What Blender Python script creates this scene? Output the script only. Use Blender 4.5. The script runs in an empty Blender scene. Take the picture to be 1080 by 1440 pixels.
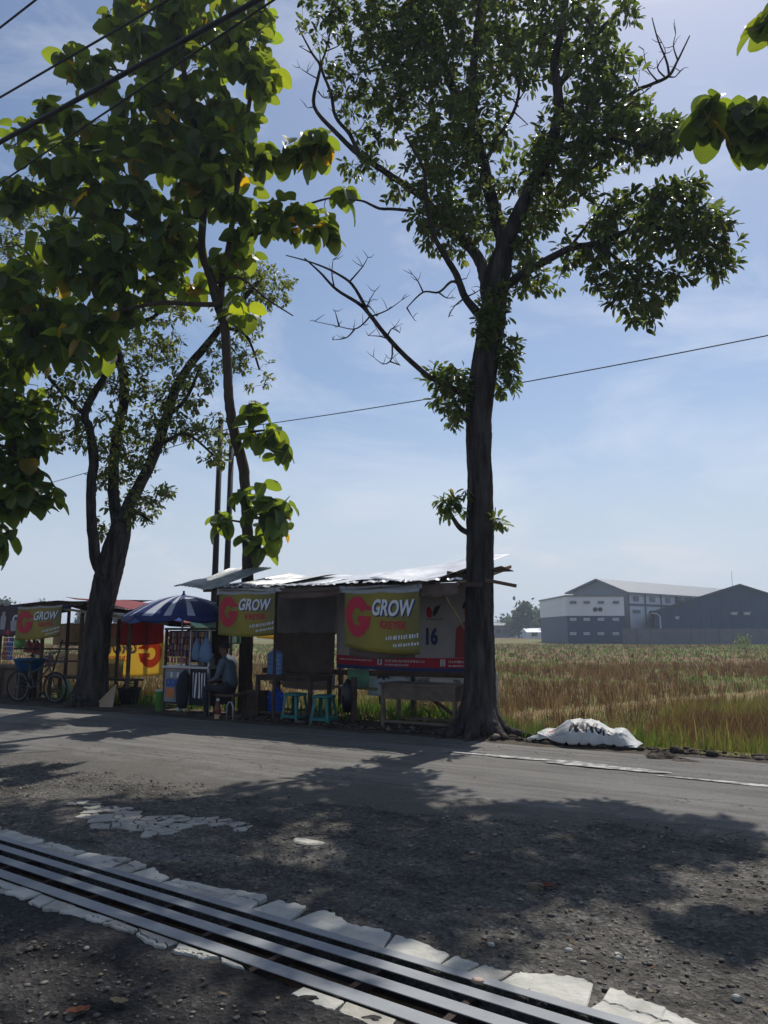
import bpy, bmesh, math, random
import numpy as np
from mathutils import Vector, Matrix, Quaternion

random.seed(7)
rng = np.random.default_rng(11)
sc = bpy.context.scene
C = sc.collection
PI = math.pi
R = math.radians

# ------------------------------------------------------------------ camera
F_PX, PITCH, CAM_H = 1060.0, R(8.9), 1.5          # photo pixels (1080 x 1440)
cam_d = bpy.data.cameras.new('camera')
cam_d.sensor_fit = 'VERTICAL'
cam_d.sensor_height = 36.0
cam_d.lens = 36.0 * F_PX / 1440.0
cam_d.clip_start = 0.05
cam_d.clip_end = 9000
cam = bpy.data.objects.new('camera', cam_d)
C.objects.link(cam)
cam.location = (0, 0, CAM_H)
cam.rotation_euler = (PI / 2 + PITCH, 0, 0)
sc.camera = cam

# ------------------------------------------------------------------ sky and sun
SUN_EL, SUN_AZ = R(58), R(28)                     # azimuth to the right of the view
wd = bpy.data.worlds.new('World')
sc.world = wd
wd.use_nodes = True
nt = wd.node_tree
nt.nodes.clear()
n_out = nt.nodes.new('ShaderNodeOutputWorld')
n_bg = nt.nodes.new('ShaderNodeBackground')
n_sky = nt.nodes.new('ShaderNodeTexSky')
n_sky.sky_type = 'NISHITA'
n_sky.sun_disc = False
n_sky.sun_elevation = SUN_EL
n_sky.sun_rotation = SUN_AZ
n_sky.altitude = 0
n_sky.air_density = 1.0
n_sky.dust_density = 0.9
n_sky.ozone_density = 2.0
n_bg.inputs['Strength'].default_value = 0.108
# thin high cloud and low cumulus haze, by direction
tc = nt.nodes.new('ShaderNodeTexCoord')
mp = nt.nodes.new('ShaderNodeMapping')
mp.inputs['Scale'].default_value = (1.5, 1.5, 4.2)
nz = nt.nodes.new('ShaderNodeTexNoise')
nz.inputs['Scale'].default_value = 2.1
nz.inputs['Detail'].default_value = 8
nz.inputs['Roughness'].default_value = 0.6
nz.inputs['Distortion'].default_value = 0.6
rp = nt.nodes.new('ShaderNodeValToRGB')
rp.color_ramp.elements[0].position = 0.47
rp.color_ramp.elements[0].color = (0, 0, 0, 1)
rp.color_ramp.elements[1].position = 0.80
rp.color_ramp.elements[1].color = (0.5, 0.5, 0.5, 1)
mx = nt.nodes.new('ShaderNodeMixRGB')
mx.inputs['Color2'].default_value = (8.6, 8.9, 9.6, 1)
L = nt.links.new
L(tc.outputs['Generated'], mp.inputs['Vector'])
L(mp.outputs['Vector'], nz.inputs['Vector'])
L(nz.outputs['Fac'], rp.inputs['Fac'])
L(rp.outputs['Color'], mx.inputs['Fac'])
L(n_sky.outputs['Color'], mx.inputs['Color1'])
# pale milky air low over the horizon, the same all round
sz = nt.nodes.new('ShaderNodeSeparateXYZ')
L(tc.outputs['Generated'], sz.inputs['Vector'])
hr = nt.nodes.new('ShaderNodeValToRGB')
hr.color_ramp.interpolation = 'EASE'
hr.color_ramp.elements[0].position = 0.0; hr.color_ramp.elements[0].color = (.92, .92, .92, 1)
hr.color_ramp.elements[1].position = 0.34; hr.color_ramp.elements[1].color = (0, 0, 0, 1)
L(sz.outputs['Z'], hr.inputs['Fac'])
mh = nt.nodes.new('ShaderNodeMixRGB')
mh.inputs['Color2'].default_value = (5.4, 6.0, 7.0, 1)
L(hr.outputs['Color'], mh.inputs['Fac'])
L(mx.outputs['Color'], mh.inputs['Color1'])
# faint low cumulus, also all round
mp2 = nt.nodes.new('ShaderNodeMapping'); mp2.inputs['Scale'].default_value = (1, 1, 2.6)
nz2 = nt.nodes.new('ShaderNodeTexNoise'); nz2.inputs['Scale'].default_value = 6.5; nz2.inputs['Detail'].default_value = 9; nz2.inputs['Roughness'].default_value = .62
L(tc.outputs['Generated'], mp2.inputs['Vector']); L(mp2.outputs['Vector'], nz2.inputs['Vector'])
rp2 = nt.nodes.new('ShaderNodeValToRGB'); rp2.color_ramp.elements[0].position = .50; rp2.color_ramp.elements[1].position = .62; rp2.color_ramp.elements[1].color = (.5, .5, .5, 1)
L(nz2.outputs['Fac'], rp2.inputs['Fac'])
bd = nt.nodes.new('ShaderNodeValToRGB'); be = bd.color_ramp.elements; be[0].position = .03; be[0].color = (0, 0, 0, 1); be[1].position = .19; be[1].color = (0, 0, 0, 1)
bq = be.new(.10); bq.color = (1, 1, 1, 1)
L(sz.outputs['Z'], bd.inputs['Fac'])
mm2 = nt.nodes.new('ShaderNodeMixRGB'); mm2.blend_type = 'MULTIPLY'; mm2.inputs['Fac'].default_value = 1
L(rp2.outputs['Color'], mm2.inputs['Color1']); L(bd.outputs['Color'], mm2.inputs['Color2'])
mc = nt.nodes.new('ShaderNodeMixRGB'); mc.inputs['Color2'].default_value = (7.0, 7.0, 7.5, 1)
L(mm2.outputs['Color'], mc.inputs['Fac']); L(mh.outputs['Color'], mc.inputs['Color1'])
L(mc.outputs['Color'], n_bg.inputs['Color'])
L(n_bg.outputs['Background'], n_out.inputs['Surface'])

sun_dir = Vector((math.sin(SUN_AZ) * math.cos(SUN_EL), math.cos(SUN_AZ) * math.cos(SUN_EL), math.sin(SUN_EL)))
sl = bpy.data.lights.new('sun', 'SUN')
sl.energy = 4.8
sl.angle = R(0.53)
sl.color = (1.0, 0.95, 0.87)
so = bpy.data.objects.new('sun', sl)
C.objects.link(so)
so.rotation_euler = sun_dir.to_track_quat('Z', 'Y').to_euler()
so.location = (20, 40, 60)

sc.view_settings.view_transform = 'Standard'
sc.view_settings.look = 'None'
sc.view_settings.exposure = 0.0
sc.view_settings.gamma = 1.0
sc.view_settings.use_curve_mapping = False
sc.cycles.max_bounces = 5
sc.cycles.diffuse_bounces = 3
sc.cycles.glossy_bounces = 2
sc.cycles.transmission_bounces = 4
sc.cycles.transparent_max_bounces = 8
sc.cycles.volume_bounces = 0
sc.cycles.use_denoising = True

# ------------------------------------------------------------------ pixel rays and the road frame
CA, SA = math.cos(R(-30)), math.sin(R(-30))       # the road runs 30 degrees to the right and towards us
def ray(x, y):
    dx = (x - 540) / F_PX
    dz = -(y - 720) / F_PX
    return (dx, math.cos(PITCH) - dz * math.sin(PITCH), math.sin(PITCH) + dz * math.cos(PITCH))
def gpx(x, y, z=0.0):                             # pixel -> ground at height z
    d = ray(x, y); t = (z - CAM_H) / d[2]
    return (d[0] * t, d[1] * t)
def at(x, y, Y):                                  # pixel -> point at forward distance Y
    d = ray(x, y); t = Y / d[1]
    return Vector((d[0] * t, Y, CAM_H + d[2] * t))
def uv_of(X, Y):
    return X * CA + Y * SA, -X * SA + Y * CA
def W(u, v, z=0.0):                               # road frame -> world
    return Vector((u * CA - v * SA, u * SA + v * CA, z))
def pv(x, y, v):                                  # pixel -> (u, z) on the upright plane v = const
    d = ray(x, y)
    t = v / (-d[0] * SA + d[1] * CA)
    return (d[0] * t) * CA + (d[1] * t) * SA, CAM_H + d[2] * t
def px_m(Y, y=720):                               # metres per photo pixel at distance Y
    d = ray(540, y)
    return (Y / d[1]) / F_PX

# ------------------------------------------------------------------ numpy noise
def _h(i, j, s):
    n = (i * 374761393 + j * 668265263 + s * 974634541) & 0xffffffff
    n = ((n ^ (n >> 13)) * 1274126177) & 0xffffffff
    return ((n ^ (n >> 16)) & 0xffff) / 65535.0
def vnoise(x, y, s=0):
    x = np.asarray(x, float); y = np.asarray(y, float)
    i = np.floor(x).astype(np.int64); j = np.floor(y).astype(np.int64)
    a = x - i; b = y - j
    a = a * a * (3 - 2 * a); b = b * b * (3 - 2 * b)
    return (_h(i, j, s) * (1 - a) + _h(i + 1, j, s) * a) * (1 - b) + (_h(i, j + 1, s) * (1 - a) + _h(i + 1, j + 1, s) * a) * b
def fbm(x, y, o=4, s=0, g=0.5):
    r = 0; a = 1; t = 0
    for k in range(o):
        r = r + a * vnoise(np.asarray(x) * 2 ** k, np.asarray(y) * 2 ** k, s + k * 17); t += a; a *= g
    return r / t
def sst(a, b, x):
    t = np.clip((np.asarray(x, float) - a) / (b - a), 0, 1)
    return t * t * (3 - 2 * t)

# ------------------------------------------------------------------ materials
MATS = {}
def mat(name, col, rough=0.8, var=0.25, scale=6.0, bump=0.0, bscale=None, metal=0.0, col2=None, stretch=None, spec=0.4, detail=6.0, contrast=(0.3, 0.7), transl=0.0, tcol=None, trans=0.0, attr=None):
    if name in MATS:
        return MATS[name]
    m = bpy.data.materials.new(name)
    m.use_nodes = True
    t = m.node_tree
    N, K = t.nodes, t.links
    p = N['Principled BSDF']
    p.inputs['Roughness'].default_value = rough
    p.inputs['Metallic'].default_value = metal
    p.inputs['Specular IOR Level'].default_value = spec
    if trans:
        p.inputs['Transmission Weight'].default_value = trans
    geo = N.new('ShaderNodeTexCoord')
    mpn = N.new('ShaderNodeMapping')
    if stretch:
        mpn.inputs['Scale'].default_value = stretch
    K.new(geo.outputs['Object'], mpn.inputs['Vector'])
    no = N.new('ShaderNodeTexNoise')
    no.inputs['Scale'].default_value = scale
    no.inputs['Detail'].default_value = detail
    no.inputs['Roughness'].default_value = 0.62
    K.new(mpn.outputs['Vector'], no.inputs['Vector'])
    cr = N.new('ShaderNodeValToRGB')
    cr.color_ramp.elements[0].position, cr.color_ramp.elements[1].position = contrast
    c = np.array(col[:3], float)
    c2 = np.array(col2[:3], float) if col2 is not None else None
    lo = c * (1 - var) if c2 is None else c
    hi = c * (1 + var) if c2 is None else c2
    cr.color_ramp.elements[0].color = (*lo, 1)
    cr.color_ramp.elements[1].color = (*np.clip(hi, 0, 1), 1)
    K.new(no.outputs['Fac'], cr.inputs['Fac'])
    colout = cr.outputs['Color']
    if attr:
        at_ = N.new('ShaderNodeAttribute'); at_.attribute_name = attr
        mm = N.new('ShaderNodeMixRGB'); mm.blend_type = 'MULTIPLY'; mm.inputs['Fac'].default_value = 1
        K.new(colout, mm.inputs['Color1']); K.new(at_.outputs['Color'], mm.inputs['Color2'])
        colout = mm.outputs['Color']
    K.new(colout, p.inputs['Base Color'])
    if bump:
        bn = N.new('ShaderNodeTexNoise')
        bn.inputs['Scale'].default_value = bscale or scale * 4
        bn.inputs['Detail'].default_value = 8
        K.new(mpn.outputs['Vector'], bn.inputs['Vector'])
        b = N.new('ShaderNodeBump')
        b.inputs['Strength'].default_value = min(1.0, bump)
        b.inputs['Distance'].default_value = 0.02 * max(1, bump)
        K.new(bn.outputs['Fac'], b.inputs['Height'])
        K.new(b.outputs['Normal'], p.inputs['Normal'])
    if transl:
        tr = N.new('ShaderNodeBsdfTranslucent')
        ms = N.new('ShaderNodeMixShader')
        ms.inputs['Fac'].default_value = transl
        if tcol is not None:
            if attr:
                m2 = N.new('ShaderNodeMixRGB'); m2.blend_type = 'MULTIPLY'; m2.inputs['Fac'].default_value = 1
                m2.inputs['Color1'].default_value = (*tcol, 1)
                K.new(at_.outputs['Color'], m2.inputs['Color2'])
                K.new(m2.outputs['Color'], tr.inputs['Color'])
            else:
                tr.inputs['Color'].default_value = (*tcol, 1)
        else:
            K.new(colout, tr.inputs['Color'])
        K.new(p.outputs['BSDF'], ms.inputs[1]); K.new(tr.outputs['BSDF'], ms.inputs[2])
        K.new(ms.outputs['Shader'], N['Material Output'].inputs['Surface'])
    MATS[name] = m
    return m

# ------------------------------------------------------------------ mesh helpers
def loc_of(o):
    return Vector(o.location) if o is not None else Vector((0, 0, 0))
def root_off(parent):
    v = Vector((0, 0, 0))
    while parent is not None:
        v += Vector(parent.location); parent = parent.parent
    return v
def link(name, me, parent=None):
    o = bpy.data.objects.new(name, me)
    C.objects.link(o)
    if parent is not None:
        o.parent = parent
    return o
def np_obj(name, V, F, m, parent=None, cols=None, smooth=False, midx=None, uvs=None):
    """V (n,3) array in world space, F (k,3) or (k,4) array of ints"""
    V = np.asarray(V, dtype=np.float32)
    F = np.asarray(F, dtype=np.int32)
    off = root_off(parent)
    V = V - np.array(off, dtype=np.float32)
    me = bpy.data.meshes.new(name)
    k, s = F.shape
    me.vertices.add(len(V)); me.vertices.foreach_set('co', V.ravel())
    me.loops.add(k * s); me.loops.foreach_set('vertex_index', F.ravel())
    me.polygons.add(k)
    me.polygons.foreach_set('loop_start', np.arange(0, k * s, s, dtype=np.int32))
    me.polygons.foreach_set('loop_total', np.full(k, s, dtype=np.int32))
    if smooth:
        me.polygons.foreach_set('use_smooth', np.ones(k, dtype=bool))
    if isinstance(m, (list, tuple)):
        for q in m: me.materials.append(q)
    elif m: me.materials.append(m)
    if midx is not None:
        me.polygons.foreach_set('material_index', np.asarray(midx, dtype=np.int32))
    me.update(calc_edges=True)
    if cols is not None:
        a = me.color_attributes.new('Col', 'FLOAT_COLOR', 'POINT')
        c4 = np.ones((len(V), 4), dtype=np.float32); c4[:, :3] = cols
        a.data.foreach_set('color', c4.ravel())
    if uvs is not None:
        ul = me.uv_layers.new(name='UVMap')
        ul.data.foreach_set('uv', np.asarray(uvs, dtype=np.float32)[F.ravel()].ravel())
    return link(name, me, parent)

class MB:
    def __init__(self):
        self.v = []; self.f = []; self.m = []
    def add(self, vs, fs, mi=0):
        b = len(self.v)
        self.v += [tuple(p) for p in vs]
        for f in fs:
            self.f.append(tuple(b + i for i in f)); self.m.append(mi)
        return self
    def box(self, c, size, rot=None, mi=0, bev=0.0):
        sx, sy, sz = [q / 2 for q in size]
        c = Vector(c)
        vs = [Vector((x, y, z)) for z in (-sz, sz) for y in (-sy, sy) for x in (-sx, sx)]
        if rot is not None:
            vs = [rot @ q for q in vs]
        vs = [q + c for q in vs]
        return self.add(vs, [(0, 2, 3, 1), (4, 5, 7, 6), (0, 1, 5, 4), (2, 6, 7, 3), (0, 4, 6, 2), (1, 3, 7, 5)], mi)
    def ubox(self, u0, u1, v0, v1, z0, z1, mi=0):   # box aligned with the road
        vs = [W(u, v, z) for z in (z0, z1) for v in (v0, v1) for u in (u0, u1)]
        return self.add(vs, [(0, 2, 3, 1), (4, 5, 7, 6), (0, 1, 5, 4), (2, 6, 7, 3), (0, 4, 6, 2), (1, 3, 7, 5)], mi)
    def bar(self, p, q, w, h=None, up=(0, 0, 1), mi=0):
        p, q = Vector(p), Vector(q); h = h or w
        d = (q - p).normalized(); up = Vector(up)
        if abs(d.dot(up)) > 0.98: up = Vector((CA, SA, 0))
        s = d.cross(up).normalized(); t = s.cross(d)
        vs = []
        for e in (p, q):
            for a, b in ((-1, -1), (1, -1), (1, 1), (-1, 1)):
                vs.append(e + s * a * w / 2 + t * b * h / 2)
        return self.add(vs, [(3, 2, 1, 0), (4, 5, 6, 7), (0, 1, 5, 4), (1, 2, 6, 5), (2, 3, 7, 6), (3, 0, 4, 7)], mi)
    def tube(self, pts, rad, n=8, cap=True, mi=0, jit=0.0, ridge=0.0):
        pts = [Vector(p) for p in pts]
        if not hasattr(rad, '__len__'): rad = [rad] * len(pts)
        b = len(self.v); ref = None
        for i, p in enumerate(pts):
            d = (pts[min(i + 1, len(pts) - 1)] - pts[max(i - 1, 0)])
            d = d.normalized() if d.length > 1e-9 else Vector((0, 0, 1))
            if ref is None:
                ref = d.orthogonal().normalized()
            ref = (ref - d * ref.dot(d)).normalized()
            s = d.cross(ref)
            for k in range(n):
                a = 2 * PI * k / n
                r = rad[i] * (1 + (random.uniform(-jit, jit) if jit else 0))
                if ridge: r *= 1 + ridge * (2 * float(fbm(np.array(k % n * 26. / n + 3 * float(vnoise(np.array(p.z * .9), np.array(0.), 5))), np.array(p.z * 1.6), 2, 401)) - 1) + .12 * ridge * random.uniform(-1, 1)
                self.v.append(tuple(p + (ref * math.cos(a) + s * math.sin(a)) * r))
        for i in range(len(pts) - 1):
            for k in range(n):
                k2 = (k + 1) % n
                self.f.append((b + i * n + k, b + i * n + k2, b + (i + 1) * n + k2, b + (i + 1) * n + k)); self.m.append(mi)
        if cap:
            self.f.append(tuple(b + k for k in range(n))[::-1]); self.m.append(mi)
            e = b + (len(pts) - 1) * n
            self.f.append(tuple(e + k for k in range(n))); self.m.append(mi)
        return self
    def lathe(self, c, prof, n=20, mi=0):
        """prof: (radius, z) from bottom to top"""
        c = Vector(c); b = len(self.v)
        for r, z in prof:
            for k in range(n):
                a = 2 * PI * k / n
                self.v.append(tuple(c + Vector((r * math.cos(a), r * math.sin(a), z))))
        for i in range(len(prof) - 1):
            for k in range(n):
                k2 = (k + 1) % n
                self.f.append((b + i * n + k, b + i * n + k2, b + (i + 1) * n + k2, b + (i + 1) * n + k)); self.m.append(mi)
        self.f.append(tuple(b + k for k in range(n))[::-1]); self.m.append(mi)
        e = b + (len(prof) - 1) * n
        self.f.append(tuple(e + k for k in range(n))); self.m.append(mi)
        return self
    def prism(self, poly, z0, z1, mi=0, shrink=0.0):
        """poly: world xy points counter-clockwise; upper face pulled in by shrink"""
        n = len(poly)
        cx = sum(p[0] for p in poly) / n; cy = sum(p[1] for p in poly) / n
        vs = [(p[0], p[1], z0) for p in poly]
        vs += [(p[0], p[1], z1 - shrink * 0.7) for p in poly]
        top = []
        for p in poly:
            d = math.hypot(p[0] - cx, p[1] - cy) or 1
            k = max(0.0, 1 - shrink / d)
            top.append((cx + (p[0] - cx) * k, cy + (p[1] - cy) * k, z1 + random.uniform(-.002, .002)))
        vs += top
        fs = []
        for a in range(2):
            for i in range(n):
                j = (i + 1) % n
                fs.append((a * n + i, a * n + j, (a + 1) * n + j, (a + 1) * n + i))
        fs.append(tuple(range(2 * n, 3 * n)))
        return self.add(vs, fs, mi)
    def sheet(self, fn, na, nb, mi=0):
        b = len(self.v)
        for j in range(nb + 1):
            for i in range(na + 1):
                self.v.append(tuple(fn(i / na, j / nb)))
        for j in range(nb):
            for i in range(na):
                q = b + j * (na + 1) + i
                self.f.append((q, q + 1, q + na + 2, q + na + 1)); self.m.append(mi)
        return self
    def build(self, name, m, parent=None, smooth=False, solid=0.0, bevel=0.0, subsurf=0):
        off = root_off(parent)
        me = bpy.data.meshes.new(name)
        me.from_pydata([(p[0] - off.x, p[1] - off.y, p[2] - off.z) for p in self.v], [], self.f)
        for q in (m if isinstance(m, (list, tuple)) else [m]):
            me.materials.append(q)
        for p, i in zip(me.polygons, self.m):
            p.material_index = i
            p.use_smooth = smooth
        me.update()
        o = link(name, me, parent)
        if bevel:
            md = o.modifiers.new('bevel', 'BEVEL'); md.width = bevel; md.segments = 2; md.limit_method = 'ANGLE'
        if solid:
            md = o.modifiers.new('solid', 'SOLIDIFY'); md.thickness = solid; md.offset = 0
        if subsurf:
            md = o.modifiers.new('sub', 'SUBSURF'); md.levels = subsurf; md.render_levels = subsurf
        return o

def empty(name, loc):
    o = bpy.data.objects.new(name, None)
    C.objects.link(o); o.location = loc; o.empty_display_size = 0.1
    return o
def tag(o, label, cat=None, group=None, kind=None):
    if label: o['label'] = label
    if cat: o['category'] = cat
    if group: o['group'] = group
    if kind: o['kind'] = kind
    return o
def copy_tree(o, parent=None):
    c = o.copy(); C.objects.link(c); c.parent = parent
    for ch in list(o.children): copy_tree(ch, c)
    return c

def text_geo(body, size=1.0, offset=0.0, subdiv=0):
    cu = bpy.data.curves.new('t', 'FONT'); cu.body = body; cu.size = size; cu.offset = offset
    cu.align_x = 'LEFT'; cu.resolution_u = 4
    o = bpy.data.objects.new('t', cu); C.objects.link(o)
    dg = bpy.context.evaluated_depsgraph_get()
    me = bpy.data.meshes.new_from_object(o.evaluated_get(dg))
    bpy.data.objects.remove(o); bpy.data.curves.remove(cu)
    bm = bmesh.new(); bm.from_mesh(me)
    bmesh.ops.triangulate(bm, faces=bm.faces)
    for _ in range(subdiv):
        bmesh.ops.subdivide_edges(bm, edges=bm.edges, cuts=1)
        bmesh.ops.triangulate(bm, faces=bm.faces)
    V = np.array([v.co[:] for v in bm.verts]); Fc = [tuple(v.index for v in f.verts) for f in bm.faces]
    bm.free(); bpy.data.meshes.remove(me)
    mn = V.min(0); mxx = V.max(0)
    V = (V - mn) / np.maximum(mxx - mn, 1e-6)
    return V[:, :2], Fc                       # unit box

def catmull(P, per=5):
    P = [np.array(p, float) for p in P]
    out = []
    for i in range(len(P) - 1):
        p0 = P[max(i - 1, 0)]; p1 = P[i]; p2 = P[i + 1]; p3 = P[min(i + 2, len(P) - 1)]
        for k in range(per):
            t = k / per
            out.append(0.5 * ((2 * p1) + (-p0 + p2) * t + (2 * p0 - 5 * p1 + 4 * p2 - p3) * t * t + (-p0 + 3 * p1 - 3 * p2 + p3) * t ** 3))
    out.append(P[-1])
    return out

# ================================================================== GROUND
def node_mat(name):
    m = bpy.data.materials.new(name); m.use_nodes = True
    t = m.node_tree
    return m, t.nodes, t.links, t.nodes['Principled BSDF']
def road_coord(N, K, scale=(1, 1, 1)):
    g = N.new('ShaderNodeNewGeometry')
    a = N.new('ShaderNodeMapping'); a.vector_type = 'TEXTURE'
    a.inputs['Rotation'].default_value = (0, 0, R(-30))
    K.new(g.outputs['Position'], a.inputs['Vector'])
    b = N.new('ShaderNodeMapping'); b.inputs['Scale'].default_value = scale
    K.new(a.outputs['Vector'], b.inputs['Vector'])
    return b.outputs['Vector']
def noise(N, K, vec, scale, detail=6, rough=0.6, dist=0.0):
    n = N.new('ShaderNodeTexNoise')
    n.inputs['Scale'].default_value = scale; n.inputs['Detail'].default_value = detail
    n.inputs['Roughness'].default_value = rough; n.inputs['Distortion'].default_value = dist
    K.new(vec, n.inputs['Vector'])
    return n.outputs['Fac']
def ramp(N, K, fac, stops):
    r = N.new('ShaderNodeValToRGB')
    e = r.color_ramp.elements
    while len(e) < len(stops): e.new(0.5)
    for q, (p, c) in zip(e, stops):
        q.position = p
        q.color = (*c, 1) if hasattr(c, '__len__') else (c, c, c, 1)
    K.new(fac, r.inputs['Fac'])
    return r.outputs['Color']
def mix(N, K, fac, a, b, mode='MIX'):
    x = N.new('ShaderNodeMixRGB'); x.blend_type = mode
    for inp, val in (('Fac', fac), ('Color1', a), ('Color2', b)):
        if isinstance(val, (int, float)): x.inputs[inp].default_value = val if inp == 'Fac' else (val, val, val, 1)
        elif isinstance(val, tuple): x.inputs[inp].default_value = (*val, 1)
        else: K.new(val, x.inputs[inp])
    return x.outputs['Color']
def bump(N, K, p, h, strength=0.5, dist=0.02):
    b = N.new('ShaderNodeBump'); b.inputs['Strength'].default_value = strength; b.inputs['Distance'].default_value = dist
    K.new(h, b.inputs['Height']); K.new(b.outputs['Normal'], p.inputs['Normal'])

# asphalt
m, N, K, p = node_mat('asphalt')
vec = road_coord(N, K); vst = road_coord(N, K, (0.25, 1.6, 1))
col = ramp(N, K, noise(N, K, vec, 0.7, 7), [(0.3, (.120, .114, .107)), (0.7, (.172, .164, .153))])
col = mix(N, K, ramp(N, K, noise(N, K, vst, 1.3, 7), [(0.42, 0.0), (0.72, 0.55)]), col, (.205, .197, .183))
grain = noise(N, K, vec, 90, 3, 0.7)
col = mix(N, K, 0.85, col, ramp(N, K, grain, [(0.3, 0.5), (0.7, 1.35)]), 'MULTIPLY')
col = mix(N, K, 0.8, col, ramp(N, K, noise(N, K, road_coord(N, K, (.10, 2.2, 1)), 3.2, 8, .72), [(.36, .62), (.60, 1.12)]), 'MULTIPLY')
vo = N.new('ShaderNodeTexVoronoi'); vo.feature = 'DISTANCE_TO_EDGE'; vo.inputs['Scale'].default_value = 5.5
vw = mix(N, K, 0.12, road_coord(N, K, (0.35, 1.3, 1)), noise(N, K, vec, 6, 3), 'ADD')
K.new(vw, vo.inputs['Vector'])
crk = ramp(N, K, vo.outputs['Distance'], [(0.0, 1.0), (0.022, 0.0)])
cmask = ramp(N, K, noise(N, K, vst, 0.9, 5), [(0.46, 0.0), (0.56, 0.95)])
cm = mix(N, K, 1.0, crk, cmask, 'MULTIPLY')
col = mix(N, K, cm, col, (.03, .028, .026))
sepv = N.new('ShaderNodeSeparateXYZ'); K.new(vec, sepv.inputs['Vector'])
mr = N.new('ShaderNodeMapRange'); mr.inputs['From Min'].default_value = 5.5; mr.inputs['From Max'].default_value = 7.4; mr.inputs['To Min'].default_value = .42; mr.inputs['To Max'].default_value = -.12; K.new(sepv.outputs['Y'], mr.inputs['Value'])
wn = N.new('ShaderNodeMath'); wn.operation = 'ADD'; K.new(mr.outputs['Result'], wn.inputs[0]); K.new(noise(N, K, road_coord(N, K, (.5, 1.1, 1)), 1.6, 8, .7), wn.inputs[1])
wear = ramp(N, K, wn.outputs['Value'], [(.60, 0.0), (.70, .92)])
wcol = mix(N, K, 1.0, (.085, .079, .070), ramp(N, K, noise(N, K, vec, 60, 3, .7), [(.3, .5), (.75, 2.0)]), 'MULTIPLY')
col = mix(N, K, wear, col, wcol)
K.new(col, p.inputs['Base Color']); p.inputs['Roughness'].default_value = 0.88; p.inputs['Specular IOR Level'].default_value = 0.25
hh = mix(N, K, 0.6, grain, noise(N, K, vec, 22, 6, 0.65), 'ADD')
hh = mix(N, K, cm, hh, 0.0)
bump(N, K, p, hh, 0.8, 0.016)
M_ASPHALT = m

# gravel shoulder
m, N, K, p = node_mat('gravel_ground')
vec = road_coord(N, K); vst = road_coord(N, K, (0.5, 1.2, 1))
col = ramp(N, K, noise(N, K, vec, 1.1, 7), [(0.3, (.078, .072, .064)), (0.72, (.135, .126, .112))])
smooth_m = ramp(N, K, noise(N, K, vst, 0.75, 4, 0.5), [(0.56, 0.0), (0.63, 0.85)])
col = mix(N, K, smooth_m, col, (.150, .144, .134))
# on our side of the drain the foreground shade is put into the colour
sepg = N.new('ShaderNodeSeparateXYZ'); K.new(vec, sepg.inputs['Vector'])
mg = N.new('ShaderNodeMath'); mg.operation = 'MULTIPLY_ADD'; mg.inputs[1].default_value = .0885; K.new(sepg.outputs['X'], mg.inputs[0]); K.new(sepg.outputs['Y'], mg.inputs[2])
shade_mask = N.new('ShaderNodeMapRange'); shade_mask.inputs['From Min'].default_value = 2.80; shade_mask.inputs['From Max'].default_value = 2.62; K.new(mg.outputs['Value'], shade_mask.inputs['Value'])
col = mix(N, K, shade_mask.outputs['Result'], col, ramp(N, K, noise(N, K, vec, 1.7, 7), [(.35, (.026, .025, .026)), (.62, (.048, .045, .043)), (.75, (.095, .075, .058))]))
vo = N.new('ShaderNodeTexVoronoi'); vo.inputs['Scale'].default_value = 42; K.new(vec, vo.inputs['Vector'])
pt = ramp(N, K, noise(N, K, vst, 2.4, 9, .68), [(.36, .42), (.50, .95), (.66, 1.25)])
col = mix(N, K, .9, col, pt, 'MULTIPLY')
chips = ramp(N, K, vo.outputs['Color'], [(0.05, 0.55), (0.6, 1.0), (0.97, 1.9)])
col = mix(N, K, 0.8, col, chips, 'MULTIPLY')
grain = noise(N, K, vec, 120, 3, 0.7)
col = mix(N, K, 0.8, col, ramp(N, K, grain, [(0.28, 0.5), (0.72, 1.4)]), 'MULTIPLY')
K.new(col, p.inputs['Base Color']); p.inputs['Roughness'].default_value = 0.92; p.inputs['Specular IOR Level'].default_value = 0.2
h1 = mix(N, K, 0.7, vo.outputs['Distance'], grain, 'ADD')
bump(N, K, p, h1, 0.9, 0.02)
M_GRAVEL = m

# field soil / straw / distant crop
m, N, K, p = node_mat('field_soil')
vec = road_coord(N, K); vst = road_coord(N, K, (0.35, 1.0, 1)); vfar = road_coord(N, K, (0.03, 0.09, 1))
col = ramp(N, K, noise(N, K, vst, 0.30, 8, 0.62), [(0.32, (.10, .062, .034)), (0.55, (.15, .10, .052)), (0.66, (.13, .13, .04)), (0.80, (.08, .13, .028))])
col = mix(N, K, ramp(N, K, noise(N, K, vfar, 1.0, 6), [(0.46, 0.0), (0.60, 0.8)]), col, (.13, .175, .05))
col = mix(N, K, 0.8, col, ramp(N, K, noise(N, K, vec, 9, 6, 0.7), [(0.25, 0.5), (0.75, 1.5)]), 'MULTIPLY')
K.new(col, p.inputs['Base Color']); p.inputs['Roughness'].default_value = 0.95; p.inputs['Specular IOR Level'].default_value = 0.1
bump(N, K, p, noise(N, K, vec, 14, 6, 0.7), 0.8, 0.06)
M_FIELD = m

M_DIRT = mat('dark_earth', (.045, .037, .030), 0.95, col2=(.10, .085, .068), scale=3.5, bump=0.9, bscale=30, spec=0.1)

def gz(u, v):                                     # natural ground height
    u = np.asarray(u, float); v = np.asarray(v, float)
    st = 10.5 + 1.9 * sst(-4.2, -5.2, u)
    t = sst(0, 2.2, v - st)
    base = np.where(v < 9.75, -0.16, -0.16 + 0.15 * sst(9.75, 10.0, v))
    z = base - 0.58 * t + (fbm(u * 0.7, v * 0.7, 4, 3) - 0.5) * 0.10 * sst(10, 11, v)
    return z

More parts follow.
